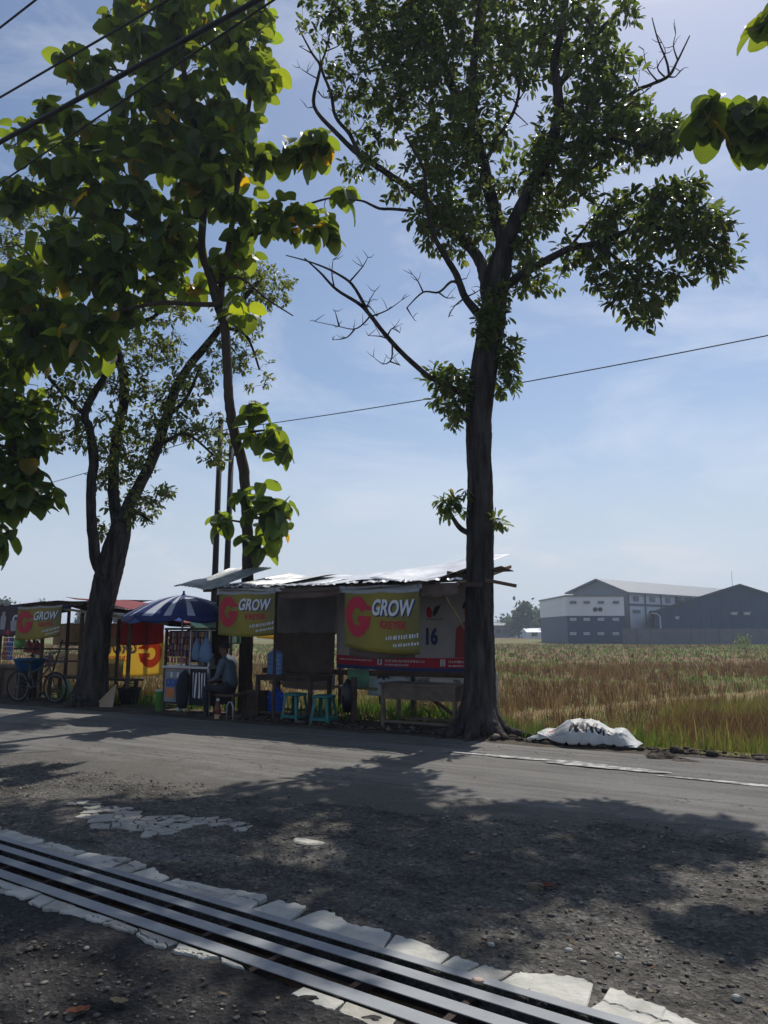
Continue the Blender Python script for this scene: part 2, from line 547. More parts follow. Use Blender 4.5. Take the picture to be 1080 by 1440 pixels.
def grid_obj(name, us, vs, zf, m, smooth=True):
    U, Vv = np.meshgrid(us, vs)
    Z = zf(U, Vv)
    V = np.stack([U * CA - Vv * SA, U * SA + Vv * CA, Z], -1).reshape(-1, 3)
    nu, nv = len(us), len(vs)
    i, j = np.meshgrid(np.arange(nu - 1), np.arange(nv - 1))
    q = (j * nu + i).ravel()
    F = np.stack([q, q + 1, q + nu + 1, q + nu], -1)
    return np_obj(name, V, F, m, smooth=smooth)

us = np.concatenate([-np.geomspace(30, 3000, 24)[::-1], np.linspace(-29, 19, 180), np.geomspace(20, 3000, 24)])
vs = np.concatenate([-np.geomspace(2, 600, 12)[::-1], np.linspace(-1, 9, 8), np.linspace(9.4, 15, 60), np.linspace(15.3, 40, 60), np.geomspace(42, 3000, 40)])
o = grid_obj('field', us, vs, gz, M_FIELD); tag(o, None, kind='structure')

# earth verge between the road and the field
us = np.linspace(-26, 8, 420); vs = np.linspace(9.4, 11.0, 44)
def zverge(U, V_):
    w = 0.33 + 0.35 * (fbm(U * 0.9, V_ * 0 + 3, 3, 5) - 0.5) + 0.9 * sst(-4.0, -5.2, U)
    e = sst(0, 0.25, V_ - 9.55) * sst(0, 0.25, 10.25 + w - 0.35 - V_)
    h = 0.045 + (fbm(U * 4, V_ * 4, 4, 21) - 0.4) * 0.14 * sst(9.9, 10.2, V_) * (1 - 0.75 * sst(-4.6, -5.2, U))
    return -0.17 * (1 - e) + e * (h * sst(9.6, 10.1, V_) - 0.02) - 0.5 * (1 - sst(0, 0.3, 10.5 + w - V_))
o = grid_obj('verge', us, vs, zverge, M_DIRT); tag(o, None, kind='structure')
def zv(u, v):
    return np.maximum(zverge(np.asarray(u, float), np.asarray(v, float)), gz(u, v))

# the road, a worn asphalt carpet with broken edges
def road_edge_near(U):
    return 5.55 + 0.5 * (fbm(U * 0.35, U * 0 + 1, 2, 31) - 0.5) + 0.55 * (fbm(U * 2.2, U * 0 + 4, 5, 33, .65) - 0.5) + 0.45 * sst(-4.5, -1.0, U)
us = np.concatenate([np.linspace(-90, -20, 120), np.linspace(-19.9, 6, 800), np.linspace(6.2, 60, 80)])
tt = np.concatenate([[0], np.linspace(0, 1, 110), [1]])
U, T = np.meshgrid(us, tt)
near = road_edge_near(U); far = 9.98 + 0.22 * (fbm(U * 1.3, U * 0 + 9, 4, 41) - 0.5)
Vv = near + (far - near) * T
Z = 0.012 * (fbm(U * 0.6, Vv * 1.2, 3, 51) - 0.5) + 0.012 * (fbm(U * 3, Vv * 5, 3, 52) - 0.5)
Z += 0.002 - 0.034 * (1 - sst(0, 0.16, T)) * (.5 + fbm(U * 6, Vv * 6, 3, 53)) + 0.010 * (1 - sst(0.05, 0.35, T)) * (np.abs(fbm(U * 14, Vv * 14, 2, 54) - .5) * 2)
Z[0] -= 0.07; Z[-1] -= 0.07
Vt = np.stack([U * CA - Vv * SA, U * SA + Vv * CA, Z], -1).reshape(-1, 3)
nu, nv = len(us), len(tt)
i, j = np.meshgrid(np.arange(nu - 1), np.arange(nv - 1)); q = (j * nu + i).ravel()
o = np_obj('road', Vt, np.stack([q, q + 1, q + nu + 1, q + nu], -1), M_ASPHALT, smooth=True); tag(o, None, kind='structure')

# drain line in the road frame: v = D0 + DS * (u + 5.25)
D0, DS = 3.60, -0.0885
def dv(u): return D0 + DS * (np.asarray(u, float) + 5.25)
DW = 0.47                                          # overall width, measured towards us

PATCHES = [(*uv_of(*gpx(188, 1151)), .85, .40), (*uv_of(*gpx(140, 1130)), .6, .35), (*uv_of(*gpx(300, 1152)), .6, .25), (*uv_of(*gpx(432, 1180)), .3, .25)]
# gravel shoulder
def zshoulder(U, V_):
    bl = fbm(U * 1.1, V_ * 1.6, 4, 61)
    h = -0.050 + 0.055 * (bl - 0.35)
    h += 0.020 * (fbm(U * 7, V_ * 7, 3, 62) - 0.5) + 0.020 * (np.abs(fbm(U * 26, V_ * 26, 2, 64) - 0.5) * 2)
    e_ = road_edge_near(U)
    w_ = sst(-.9, -.1, V_ - e_)
    h = h * (1 - w_) + (-0.026 + .07 * (fbm(U * 2.6, V_ * 4, 4, 68) - .5) + .014 * (np.abs(fbm(U * 22, V_ * 22, 2, 69) - .5) * 2)) * w_
    h -= 0.09 * sst(.15, .9, V_ - e_)
    d = V_ - dv(U)                                 # distance above the drain's far lip
    near_d = sst(0.35, 0.05, d) * sst(-DW - 0.35, -DW - 0.05, d)
    h = h * (1 - near_d) + (-0.022 + .03 * (fbm(U * 5, V_ * 5, 3, 66) - .5)) * near_d
    for pu, pv_, ru_, rv_ in PATCHES:
        w_ = np.exp(-(((U - pu) / ru_) ** 2 + ((V_ - pv_) / rv_) ** 2) ** 2)
        h = h * (1 - w_) + (-0.026 + .012 * (fbm(U * 9, V_ * 9, 2, 67) - .5)) * w_
    ins = sst(0.045, 0.02, d) * sst(-DW + 0.03, -DW + 0.05, d)
    return h - 0.55 * ins
us = np.concatenate([np.linspace(-60, -10.2, 100), np.linspace(-10, 3.5, 560), np.linspace(3.8, 50, 70)])
vs = np.concatenate([np.linspace(-14, 0.9, 40), np.linspace(1.0, 7.2, 300)])
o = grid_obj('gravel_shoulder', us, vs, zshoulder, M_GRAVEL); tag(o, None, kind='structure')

# worn white edge line: ragged painted islands
M_PAINT = mat('worn_road_paint', (.15, .145, .138), 0.85, col2=(.40, .395, .385), scale=6, bump=0.4, bscale=60, contrast=(.47, .57), stretch=(1, 1.8, 1), detail=12)
mb = MB()
def ragged(u0, u1, v0, w, z):
    n = 46
    pts_a, pts_b = [], []
    for i in range(n + 1):
        t = i / n; u = u0 + (u1 - u0) * t
        k = min(1, 5 * t, 5 * (1 - t)) ** 0.6
        a = w * k * (0.35 + 1.0 * float(fbm(u * 4, 1.5, 3, 71))); b = w * k * (0.35 + 1.0 * float(fbm(u * 4, 8.5, 3, 77)))
        vv = v0 + 0.10 * (float(fbm(u * 0.8, 2, 2, 73)) - 0.5)
        pts_a.append(W(u, vv - a / 2, z)); pts_b.append(W(u, vv + b / 2, z))
    b0 = len(mb.v)
    mb.v += [tuple(p) for p in pts_a] + [tuple(p) for p in pts_b]
    for i in range(n):
        mb.f.append((b0 + i, b0 + i + 1, b0 + n + 2 + i, b0 + n + 1 + i)); mb.m.append(0)
def islands(u0, u1, v0, w, dens, seed):
    rr = random.Random(seed); u = u0
    while u < u1:
        l = rr.uniform(.06, .34); 
        if rr.random() < dens:
            vv = v0 + rr.uniform(-.25, .25) * w; ww = w * rr.uniform(.25, .8); n = 11
            pts = []
            for k in range(2 * n):
                t = 2 * PI * k / (2 * n)
                q = 1 + .55 * (float(fbm(np.array(3 * math.cos(t) + u * 5), np.array(3 * math.sin(t) + seed), 3, 79)) - .5) * 2
                pts.append(W(u + l * .65 * math.cos(t) * q, vv + ww / 2 * math.sin(t) * q, .0125 + .0015 * rr.random()))
            b0 = len(mb.v); mb.v += [tuple(x) for x in pts]; mb.f.append(tuple(range(b0, b0 + 2 * n))); mb.m.append(0)
        u += l * rr.uniform(.35, .8)
ragged(-4.25, -2.2, 8.80, .15, .0125)
ragged(-2.9, -1.5, 8.66, .20, .0150)
ragged(-1.7, 4.0, 8.46, .15, .0125)
o = mb.build('road_marking', M_PAINT); tag(o, None, kind='structure')

# ------------------------------------------------------------------ slotted drain with broken concrete edging
M_STEEL = mat('grey_painted_steel', (.155, .165, .18), 0.66, col2=(.27, .28, .29), scale=2.2, bump=0.25, bscale=40, stretch=(.5, 1, 1))
M_CONC = mat('pale_concrete', (.30, .295, .265), 0.9, col2=(.50, .49, .44), scale=4.5, bump=0.55, bscale=28, spec=0.2)
M_CONC2 = mat('dusty_concrete', (.22, .21, .185), 0.92, col2=(.42, .40, .35), scale=6, bump=0.6, bscale=30, spec=0.2)
M_RUST = mat('dark_rusty_steel', (.020, .013, .014), 0.85, col2=(.05, .03, .028), scale=8, bump=0.3)
dr = empty('slotted_drain', W(-3, float(dv(-3)) - 0.2, 0))
tag(dr, 'long steel slotted drain cover with broken pale concrete edging in the dark gravel', 'drain cover')
UA, UB = -9.5, 3.2
def dline(off, z):                                 # world points of a line parallel to the drain
    return W(UA, float(dv(UA)) + off, z), W(UB, float(dv(UB)) + off, z)
slots = [(0.0, -0.060), (-0.133, -0.205), (-0.283, -0.362)]
edges = [(0.058, 0.0)] + [(slots[0][1], slots[1][0]), (slots[1][1], slots[2][0])] + [(slots[2][1], -0.445)]
for a, b in edges:
    mid = (a + b) / 2
    pa, pb = dline(mid, -0.0025)
    x = MB().bar(pa, pb, abs(a - b), 0.005)
    x.build('bar', M_STEEL, dr, bevel=0.0012)
for a, b in slots:                                 # recessed webs keep the slots dark but real
    pa, pb = dline((a + b) / 2, -0.34)
    MB().bar(pa + Vector((0, 0, .19)), pb + Vector((0, 0, .19)), 0.010, 0.05).build('web', M_RUST, dr)
pa, pb = dline(-0.2, -0.22)
MB().bar(pa, pb, 0.47, 0.02).build('slot_dark_plate', mat('slot_dark', (.010, .008, .009), .9, var=.3, scale=6), dr)  # dark plate added below the bars, its near-black colour stands for slot shade
n = 26
for i in range(n):
    u = UA + (UB - UA) * (i + .5) / n
    MB().bar(W(u, float(dv(u)) + 0.03, -0.10), W(u - 0.035, float(dv(u)) - 0.43, -0.10), 0.035, 0.06).build('cross_bar', M_RUST, dr)

def strip_slabs(side, off0, wmin, wmax, seed, gaps=()):
    rr = random.Random(seed)
    u = UA
    while u < UB:
        l = rr.uniform(0.13, 0.34)
        u2 = u + l
        if any(g0 < u + l / 2 < g1 for g0, g1 in gaps):
            u = u2; continue
        n = 11
        wv = [(wmin + (wmax - wmin) * float(fbm(np.array((u + l * k / n) * 2.0), np.array(seed * 3.1), 5, seed)) ** 1.0) * (1 + rr.uniform(-.06, .06)) for k in range(n + 1)]
        sk0, sk1 = rr.uniform(-.05, .05), rr.uniform(-.05, .05)
        g = 0.003
        outer = []
        for k in range(n + 1):
            t = k / n
            uu = u + g + (l - 2 * g) * t + sk0 * (1 - t) + sk1 * t
            w = max(.012, wv[k] * ((.95, 1, 1, 1, 1, 1, 1, 1, 1, 1, 1, .95)[k]))
            outer.append((uu + rr.uniform(-.008, .008), w))
        # split lengthwise now and then
        inner = [(u + g, 0.0), (u2 - g, 0.0)]
        def P(uu, w): 
            q = W(uu, float(dv(uu)) + off0 + side * w, 0); return (q.x, q.y)
        polys = []
        if rr.random() < 0.35:
            f = rr.uniform(.4, .65)
            mid = [(uu, w * f + rr.uniform(-.012, .012)) for uu, w in outer]
            polys.append(inner[:1] + [(a, b - .005) for a, b in mid] + inner[1:])
            polys.append([(a, b + .005) for a, b in mid][::-1][::-1] + outer[::-1])
        else:
            polys.append(inner[:1] + outer + inner[1:])
        for pl in polys:
            pts = [P(a, b) for a, b in pl]
            ar = sum(pts[i][0] * pts[(i + 1) % len(pts)][1] - pts[(i + 1) % len(pts)][0] * pts[i][1] for i in range(len(pts)))
            if ar < 0: pts = pts[::-1]
            MB().prism(pts, -0.10, rr.uniform(-0.014, -0.008), shrink=0.006).build('concrete_slab', M_CONC if rr.random() < .75 else M_CONC2, dr)
        u = u2
strip_slabs(1, 0.062, 0.03, 0.29, 81, gaps=((-2.05, -1.85),))
strip_slabs(-1, -0.449, -0.02, 0.20, 85, gaps=((-2.35, -2.1),))

# cracked cement patch: Voronoi cells
def clip(poly, a, b, c):                           # keep a x + b y <= c
    out = []
    for i in range(len(poly)):
        p, q = poly[i], poly[(i + 1) % len(poly)]
        dp = a * p[0] + b * p[1] - c; dq = a * q[0] + b * q[1] - c
        if dp <= 0: out.append(p)
        if dp * dq < 0:
            t = dp / (dp - dq); out.append((p[0] + (q[0] - p[0]) * t, p[1] + (q[1] - p[1]) * t))
    return out
def voronoi_patch(root, cu, cv, ru, rv, n, mt, z, name, seed, gap=0.012, rag=0.35):
    rr = random.Random(seed)
    S = []
    while len(S) < n:
        a, b = rr.uniform(-1.15, 1.15), rr.uniform(-1.15, 1.15)
        if all((a - c) ** 2 * ru * ru + (b - d) ** 2 * rv * rv > (0.55 * math.sqrt(ru * rv * 4 / n)) ** 2 for c, d in S) or rr.random() < .02: S.append((a, b))
    S = [(cu + a * ru, cv + b * rv) for a, b in S]
    for k, s in enumerate(S):
        a = ((s[0] - cu) / ru); b = ((s[1] - cv) / rv)
        lim = 0.75 + rag * float(fbm(np.array(math.atan2(b, a) * 1.2 + 7), np.array(seed * 1.7), 2, seed))
        if a * a + b * b > lim * lim: continue
        pl = [(s[0] - 1, s[1] - 1), (s[0] + 1, s[1] - 1), (s[0] + 1, s[1] + 1), (s[0] - 1, s[1] + 1)]
        for j, q in enumerate(S):
            if j == k: continue
            dx, dy = q[0] - s[0], q[1] - s[1]; d = math.hypot(dx, dy)
            if d > 1.2: continue
            mx_, my_ = (s[0] + q[0]) / 2 - dx / d * gap / 2, (s[1] + q[1]) / 2 - dy / d * gap / 2
            pl = clip(pl, dx / d, dy / d, (mx_ * dx + my_ * dy) / d)
            if not pl: break
        if len(pl) < 3: continue
        rmax = 1.3 * math.sqrt(4 * ru * rv / n)
        pl = [(s[0] + (x - s[0]) * min(1, rmax / max(1e-6, math.hypot(x - s[0], y - s[1]))), s[1] + (y - s[1]) * min(1, rmax / max(1e-6, math.hypot(x - s[0], y - s[1])))) for x, y in pl]
        pts = []
        for i in range(len(pl)):
            x, y = pl[i]; x2, y2 = pl[(i + 1) % len(pl)]
            pts.append((x, y)); pts.append(((x + x2) / 2 + rr.uniform(-.01, .01), (y + y2) / 2 + rr.uniform(-.01, .01)))
        pts = [tuple(W(*q)[:2]) for q in pts]
        MB().prism(pts, z - 0.06, z + rr.uniform(-.004, .006), shrink=0.006).build(name, mt, root)
def shoulder_z(u, v): return float(zshoulder(np.array([u]), np.array([v]))[0])
cu, cv = uv_of(*gpx(188, 1151))
cp = empty('cement_patch', W(cu, cv, -0.03)); tag(cp, None, kind='structure')
voronoi_patch(cp, cu, cv, 0.62, 0.24, 64, M_CONC2, -0.020, 'cement_piece', 5, gap=.008)
cu2, cv2 = uv_of(*gpx(140, 1138))
voronoi_patch(cp, cu2 - .15, cv2 + .12, 0.5, 0.14, 34, M_CONC2, -0.022, 'cement_piece', 9, rag=.2, gap=.008)
cu2, cv2 = uv_of(*gpx(300, 1152))
voronoi_patch(cp, cu2, cv2, 0.45, 0.09, 26, M_CONC2, -0.022, 'cement_piece', 12, rag=.2, gap=.008)
cu2, cv2 = uv_of(*gpx(432, 1180))
o = MB()
pts = [tuple(W(cu2 + 0.13 * math.cos(a) * (1 + .2 * math.sin(3 * a)), cv2 + 0.07 * math.sin(a) * (1 + .15 * math.cos(2 * a)))[:2]) for a in np.linspace(0, 2 * PI, 13)[:-1]]
o.prism(pts, -0.06, -0.012, shrink=0.012)
tag(o.build('cement_lump', M_CONC2), 'flat tan cement lump lying alone in the shaded gravel', 'rubble')

# loose stones and chips on the shoulder, joined: nobody could count them
def stones(name, n, sampler, zf, smin, smax, m, flat=0.55):
    base = np.array([[1, 0, 0], [0, 1, 0], [-1, 0, 0], [0, -1, 0], [0, 0, 1], [0, 0, -1], [.6, .6, .55], [-.6, .6, .5], [.6, -.6, .5], [-.6, -.6, .55]], float)
    bm = bmesh.new()
    for q in base: bm.verts.new(q)
    bmesh.ops.convex_hull(bm, input=bm.verts)
    bm.verts.index_update()
    bmesh.ops.triangulate(bm, faces=bm.faces)
    BV = np.array([v.co[:] for v in bm.verts]); BF = np.array([[v.index for v in f.verts] for f in bm.faces]); bm.free()
    uu, vv = sampler(n)
    n = len(uu)
    s = smin * (smax / smin) ** (rng.random(n) ** 2.2)
    ang = rng.random(n) * 2 * PI
    sx = s * rng.uniform(.7, 1.3, n); sy = s * rng.uniform(.7, 1.3, n); sz = s * flat * rng.uniform(.6, 1.2, n)
    jit = 1 + rng.uniform(-.25, .25, (n, len(BV), 3))
    P = BV[None] * jit
    P = P * np.stack([sx, sy, sz], -1)[:, None]
    c, d = np.cos(ang)[:, None], np.sin(ang)[:, None]
    X = P[..., 0] * c - P[..., 1] * d; Y = P[..., 0] * d + P[..., 1] * c
    cx = uu * CA - vv * SA; cy = uu * SA + vv * CA
    z = zf(uu, vv) + sz * 0.35
    V = np.stack([X + cx[:, None], Y + cy[:, None], P[..., 2] + z[:, None]], -1).reshape(-1, 3)
    Fc = (BF[None] + (np.arange(n) * len(BV))[:, None, None]).reshape(-1, 3)
    tone = rng.uniform(.6, 1.25, n); tone = np.where(rng.random(n) < .05, 2.4, tone)
    cols = np.repeat(np.stack([tone, tone * .97, tone * .92], -1), len(BV), 0)
    return np_obj(name, V, Fc, m, cols=cols)
M_STONE = mat('stone_chips', (.125, .118, .108), 0.9, var=.3, scale=20, attr='Col', spec=.2)
def samp_shoulder(n):
    u = rng.uniform(-9, 3, n); v = rng.uniform(1.6, 6.9, n)
    d = v - dv(u)
    k = ((d > 0.30) | (d < -DW - 0.22)) & (fbm(u * 1.1, v * 1.6, 3, 91) > 0.36) & (v < road_edge_near(u) + 0.5 * rng.random(n) ** 2)
    return u[k], v[k]
zs_ = lambda u, v: np.where(v > road_edge_near(u), -.012, zshoulder(u, v))
o = stones('gravel', 26000, samp_shoulder, zs_, 0.004, 0.019, M_STONE); tag(o, 'loose grey gravel chips scattered over the broken road shoulder', 'gravel', kind='stuff')
def samp_clods(n):
    u = rng.uniform(-9, 4, n); v = 10.0 + np.abs(rng.normal(0, .22, n))
    return u, v
M_CLOD = mat('earth_clods', (.060, .05, .042), 0.95, var=.4, scale=12, attr='Col', spec=.1)
o = stones('earth_clods', 3500, samp_clods, zv, 0.01, 0.075, M_CLOD, .7); tag(o, 'dark earth clods and crumbs along the verge of the road', 'earth', kind='stuff')

# fallen leaves on the shoulder and road
def leaf_litter(n):
    u = rng.uniform(-9, 3, n); v = np.where(rng.random(n) < .7, rng.uniform(1.5, 5.8, n), rng.uniform(5.8, 10.6, n))
    k = ((v - dv(u) > .1) | (v - dv(u) < -DW - .1)) & ((v < 5.8) | (rng.random(n) < .10) | (v > 9.9))
    u, v = u[k], v[k]; n = len(u)
    BV = np.array([[-1, 0, .1], [-.3, .38, .25], [-.3, -.38, .3], [.4, .30, .15], [.4, -.30, .25], [1, 0, .35]], float)
    BF = np.array([[0, 2, 1], [1, 2, 3], [2, 4, 3], [3, 4, 5]])
    s = rng.uniform(.008, .024, n); ang = rng.random(n) * 2 * PI
    P = BV[None] * s[:, None, None] * (1 + rng.uniform(-.3, .3, (n, 6, 3)))
    c, d = np.cos(ang)[:, None], np.sin(ang)[:, None]
    z = np.where(v < 5.7, zshoulder(u, v) + .004, np.where(v > 9.9, zv(u, v) + .006, .012))
    V = np.stack([P[..., 0] * c - P[..., 1] * d + (u * CA - v * SA)[:, None], P[..., 0] * d + P[..., 1] * c + (u * SA + v * CA)[:, None], P[..., 2] + z[:, None]], -1).reshape(-1, 3)
    pal = np.array([[.13, .09, .05], [.08, .055, .035], [.18, .14, .085], [.10, .055, .032], [.22, .20, .16]])
    cols = np.repeat(pal[rng.integers(0, 5, n)], 6, 0)
    return np_obj('leaf_litter', V, (BF[None] + (np.arange(n) * 6)[:, None, None]).reshape(-1, 3), mat('dry_leaf', (.8, .8, .8), .9, var=.2, attr='Col', transl=.2), cols=cols)
o = leaf_litter(2600); tag(o, 'small dry brown leaves fallen over the shoulder and verge', 'leaves', kind='stuff')

# ================================================================== TREES
M_BARK = mat('grey_brown_bark', (.022, .018, .017), 0.92, col2=(.080, .070, .066), scale=9, bump=2.5, bscale=20, stretch=(1, 1, .16), spec=.12, contrast=(.38, .66))
M_BARK2 = mat('dark_teak_bark', (.030, .022, .018), 0.92, col2=(.085, .066, .052), scale=8, bump=.9, bscale=18, stretch=(1, 1, .2), spec=.15)
M_LEAF = mat('glossy_small_leaf', (.058, .092, .034), 0.38, var=.25, scale=3, attr='Col', transl=.34, tcol=(.20, .29, .05), spec=.5)
M_LEAF_L = mat('light_small_leaf', (.070, .105, .028), 0.5, var=.25, scale=3, attr='Col', transl=.36, tcol=(.26, .34, .06), spec=.4)
M_TEAK = mat('broad_teak_leaf', (.038, .072, .024), 0.42, var=.3, scale=5, attr='Col', transl=.40, tcol=(.34, .44, .03), spec=.35)

class Tree:
    def __init__(self, name, label, Y, base_px, cat='tree', group=None):
        self.Y = Y
        b = at(*base_px, Y)
        u, v = uv_of(b.x, b.y)
        self.root = empty(name, (b.x, b.y, max(0.0, float(zv(u, v))) if v < 11.2 else float(gz(u, v))))
        tag(self.root, label, cat, group)
        self.pts = []                              # sampled skeleton points (pos, radius)
        self.twig = MB()
    def limb(self, nodes, mat_, name='branch', per=6, n=10, rough=.06, sampl=True):
        """nodes: (x, y, r_px, dY) in photo pixels; dY = depth offset from the trunk"""
        P = []
        for x, y, r, dY in nodes:
            Yk = self.Y + dY
            p = at(x, y, Yk)
            P.append((p.x, p.y, p.z, r * px_m(Yk, y)))
        return self.limb3(P, mat_, name, per, n, rough, sampl)
    def limb3(self, P, mat_, name='branch', per=6, n=10, rough=.06, sampl=True):
        S = catmull(P, per)
        pts = [s[:3] for s in S]; rad = [max(.004, s[3]) for s in S]
        if rough:
            pts = [q + np.array([random.uniform(-1, 1), random.uniform(-1, 1), 0]) * r_ * rough * 1.4 for q, r_ in zip(pts, rad)]
        mb = MB(); mb.tube(pts, rad, n, jit=0 if name == 'trunk' and n > 20 else rough, ridge=.13 if name == 'trunk' and n > 20 else 0)
        mb.build(name, mat_, self.root, smooth=True)
        if sampl:
            for q, r_ in zip(pts, rad): self.pts.append((q, r_))
        return pts
    def twigs_build(self, mat_):
        if self.twig.v:
            o = self.twig.build('twigs', mat_, self.root, smooth=True); tag(o, None, kind='stuff')
    def nearest(self, q):
        A = self._A[:self._n]
        d = ((A - q) ** 2).sum(1) + 0.6 * np.maximum(0, A[:, 2] - q[2]) ** 2
        return A[int(d.argmin())]
    def freeze(self):
        A = np.array([p for p, r_ in self.pts]); self._n = len(A); self._A = np.concatenate([A, np.zeros((6000, 3))])
    def grow(self, q):
        self._A[self._n] = q; self._n += 1
    def order(self, cs):
        A = self._A[:self._n]
        d = [((A - c) ** 2).sum(1).min() for c in cs]
        return [cs[i] for i in np.argsort(d)]

def rot_frames(dirs, norms):
    """matrices whose x axis is dirs, z axis close to norms"""
    x = dirs / np.linalg.norm(dirs, axis=1, keepdims=True)
    z = norms - (norms * x).sum(1, keepdims=True) * x
    z = z / np.maximum(1e-6, np.linalg.norm(z, axis=1, keepdims=True))
    y = np.cross(z, x)
    return np.stack([x, y, z], -1)
LEAF_S = np.array([[0, 0, 0], [.42, .19, .05], [.42, -.19, .05], [.44, 0, -.01], [1, 0, -.14], [.80, .155, -.02], [.80, -.155, -.02]], float)
LEAF_SF = np.array([[0, 3, 1], [0, 2, 3], [1, 3, 5], [3, 2, 6], [5, 3, 4], [3, 6, 4]])
def leaf_cloud(P, D, Nn, S, BV, BF):
    Mx = rot_frames(D, Nn)
    V = np.einsum('nij,kj->nki', Mx, BV) * S[:, None, None] + P[:, None]
    F = (BF[None] + (np.arange(len(P)) * len(BV))[:, None, None]).reshape(-1, BF.shape[1])
    return V.reshape(-1, 3), F
def blob_points(tree, blobs, per_area=1.0, dscale=1.0):
    """blobs: (x, y, rx, ry, n, dY, depth) -> random points in each blob's volume"""
    out = []
    for x, y, rx, ry, n, dY, dep in blobs:
        Yk = tree.Y + dY
        k = 0
        n = int(n * per_area)
        while k < n:
            a, b, c = rng.uniform(-1, 1, 3)
            if a * a + b * b + c * c > 1: continue
            yy = Yk + c * dep * dscale
            p = at(x + a * rx, y + b * ry, Yk)
            d = (p - Vector((0, 0, CAM_H)))
            # push along the ray to its own depth, keeping the blob's height and side offsets real
            p = Vector((p.x, p.y + c * dep, p.z + c * dep * 0.25 * (p.z - CAM_H) / Yk))
            out.append(np.array(p)); k += 1
    return out
def small_leaf_crown(tree, centers, mleaf, mtwig, leaf=.125, per=(8, 13), spread=.13, light=1.0, down=.45, name='crown', twig_max=2.2):
    P, D, Nn, S, Cc = [], [], [], [], []
    for q in tree.order(centers):
        a = tree.nearest(q)
        v = q - a; L_ = np.linalg.norm(v)
        # twig with a bend
        if L_ > .05:
            if L_ > twig_max: a = q - v / L_ * twig_max; 
            mid = (a + q) / 2 + np.array([rng.normal(0, .06), rng.normal(0, .06), .06 * min(L_, 2)]) 
            rr = .004 + .006 * min(L_, 2.0)
            tree.twig.tube([a, mid, q], [rr, rr * .7, .003], 4, cap=False)
            tree.grow(q)
        ax = v / max(L_, .05) + rng.normal(0, .5, 3); ax[2] += .1
        ax /= np.linalg.norm(ax)
        n = rng.integers(*per)
        tone = rng.uniform(.7, 1.25)
        for k in range(n):
            t = rng.uniform(-.2, 1)
            r3 = rng.normal(0, 1, 3); r3 -= ax * r3.dot(ax); r3 /= max(1e-6, np.linalg.norm(r3))
            d = ax * rng.uniform(.1, .9) + r3 * .8; d[2] -= down * rng.uniform(.4, 1.5)
            P.append(q + ax * (t - .4) * spread + r3 * .02); D.append(d)
            nn = np.array([rng.normal(0, .45), rng.normal(0, .45), 1.0]); Nn.append(nn)
            S.append(leaf * rng.uniform(.7, 1.25))
            c = tone * rng.uniform(.8, 1.2)
            y = rng.random()
            Cc.append((c * (1.9 if y < .02 else 1 + .25 * y * y), c * (1.15 if y < .02 else 1), c * .9))
    V, F = leaf_cloud(np.array(P), np.array(D), np.array(Nn), np.array(S), LEAF_S, LEAF_SF)
    cols = np.repeat(np.array(Cc) * light, len(LEAF_S), 0)
    o = np_obj(name, V, F, mleaf, tree.root, cols=cols); tag(o, None, kind='stuff')
    return o

# ---------------------------------------------------------------- main roadside tree
T = Tree('roadside_tree', 'tall grey barked roadside tree with small glossy leaves beside the right end of the stall', 11.15, (674, 1040))
tr = [(676, 1046, 34, 0), (676, 1030, 28, 0), (675, 1005, 24, 0), (675, 960, 21.5, 0), (674, 900, 20, 0), (675, 800, 19, 0), (675, 700, 18, 0), (673, 620, 17, 0), (675, 560, 18.5, 0), (682, 510, 18.5, 0), (689, 470, 18.5, 0), (694, 440, 17, 0), (701, 405, 14, 0), (706, 370, 13, 0), (709, 340, 12, 0)]
T.limb(tr, M_BARK, 'trunk', per=14, n=64, rough=.012)
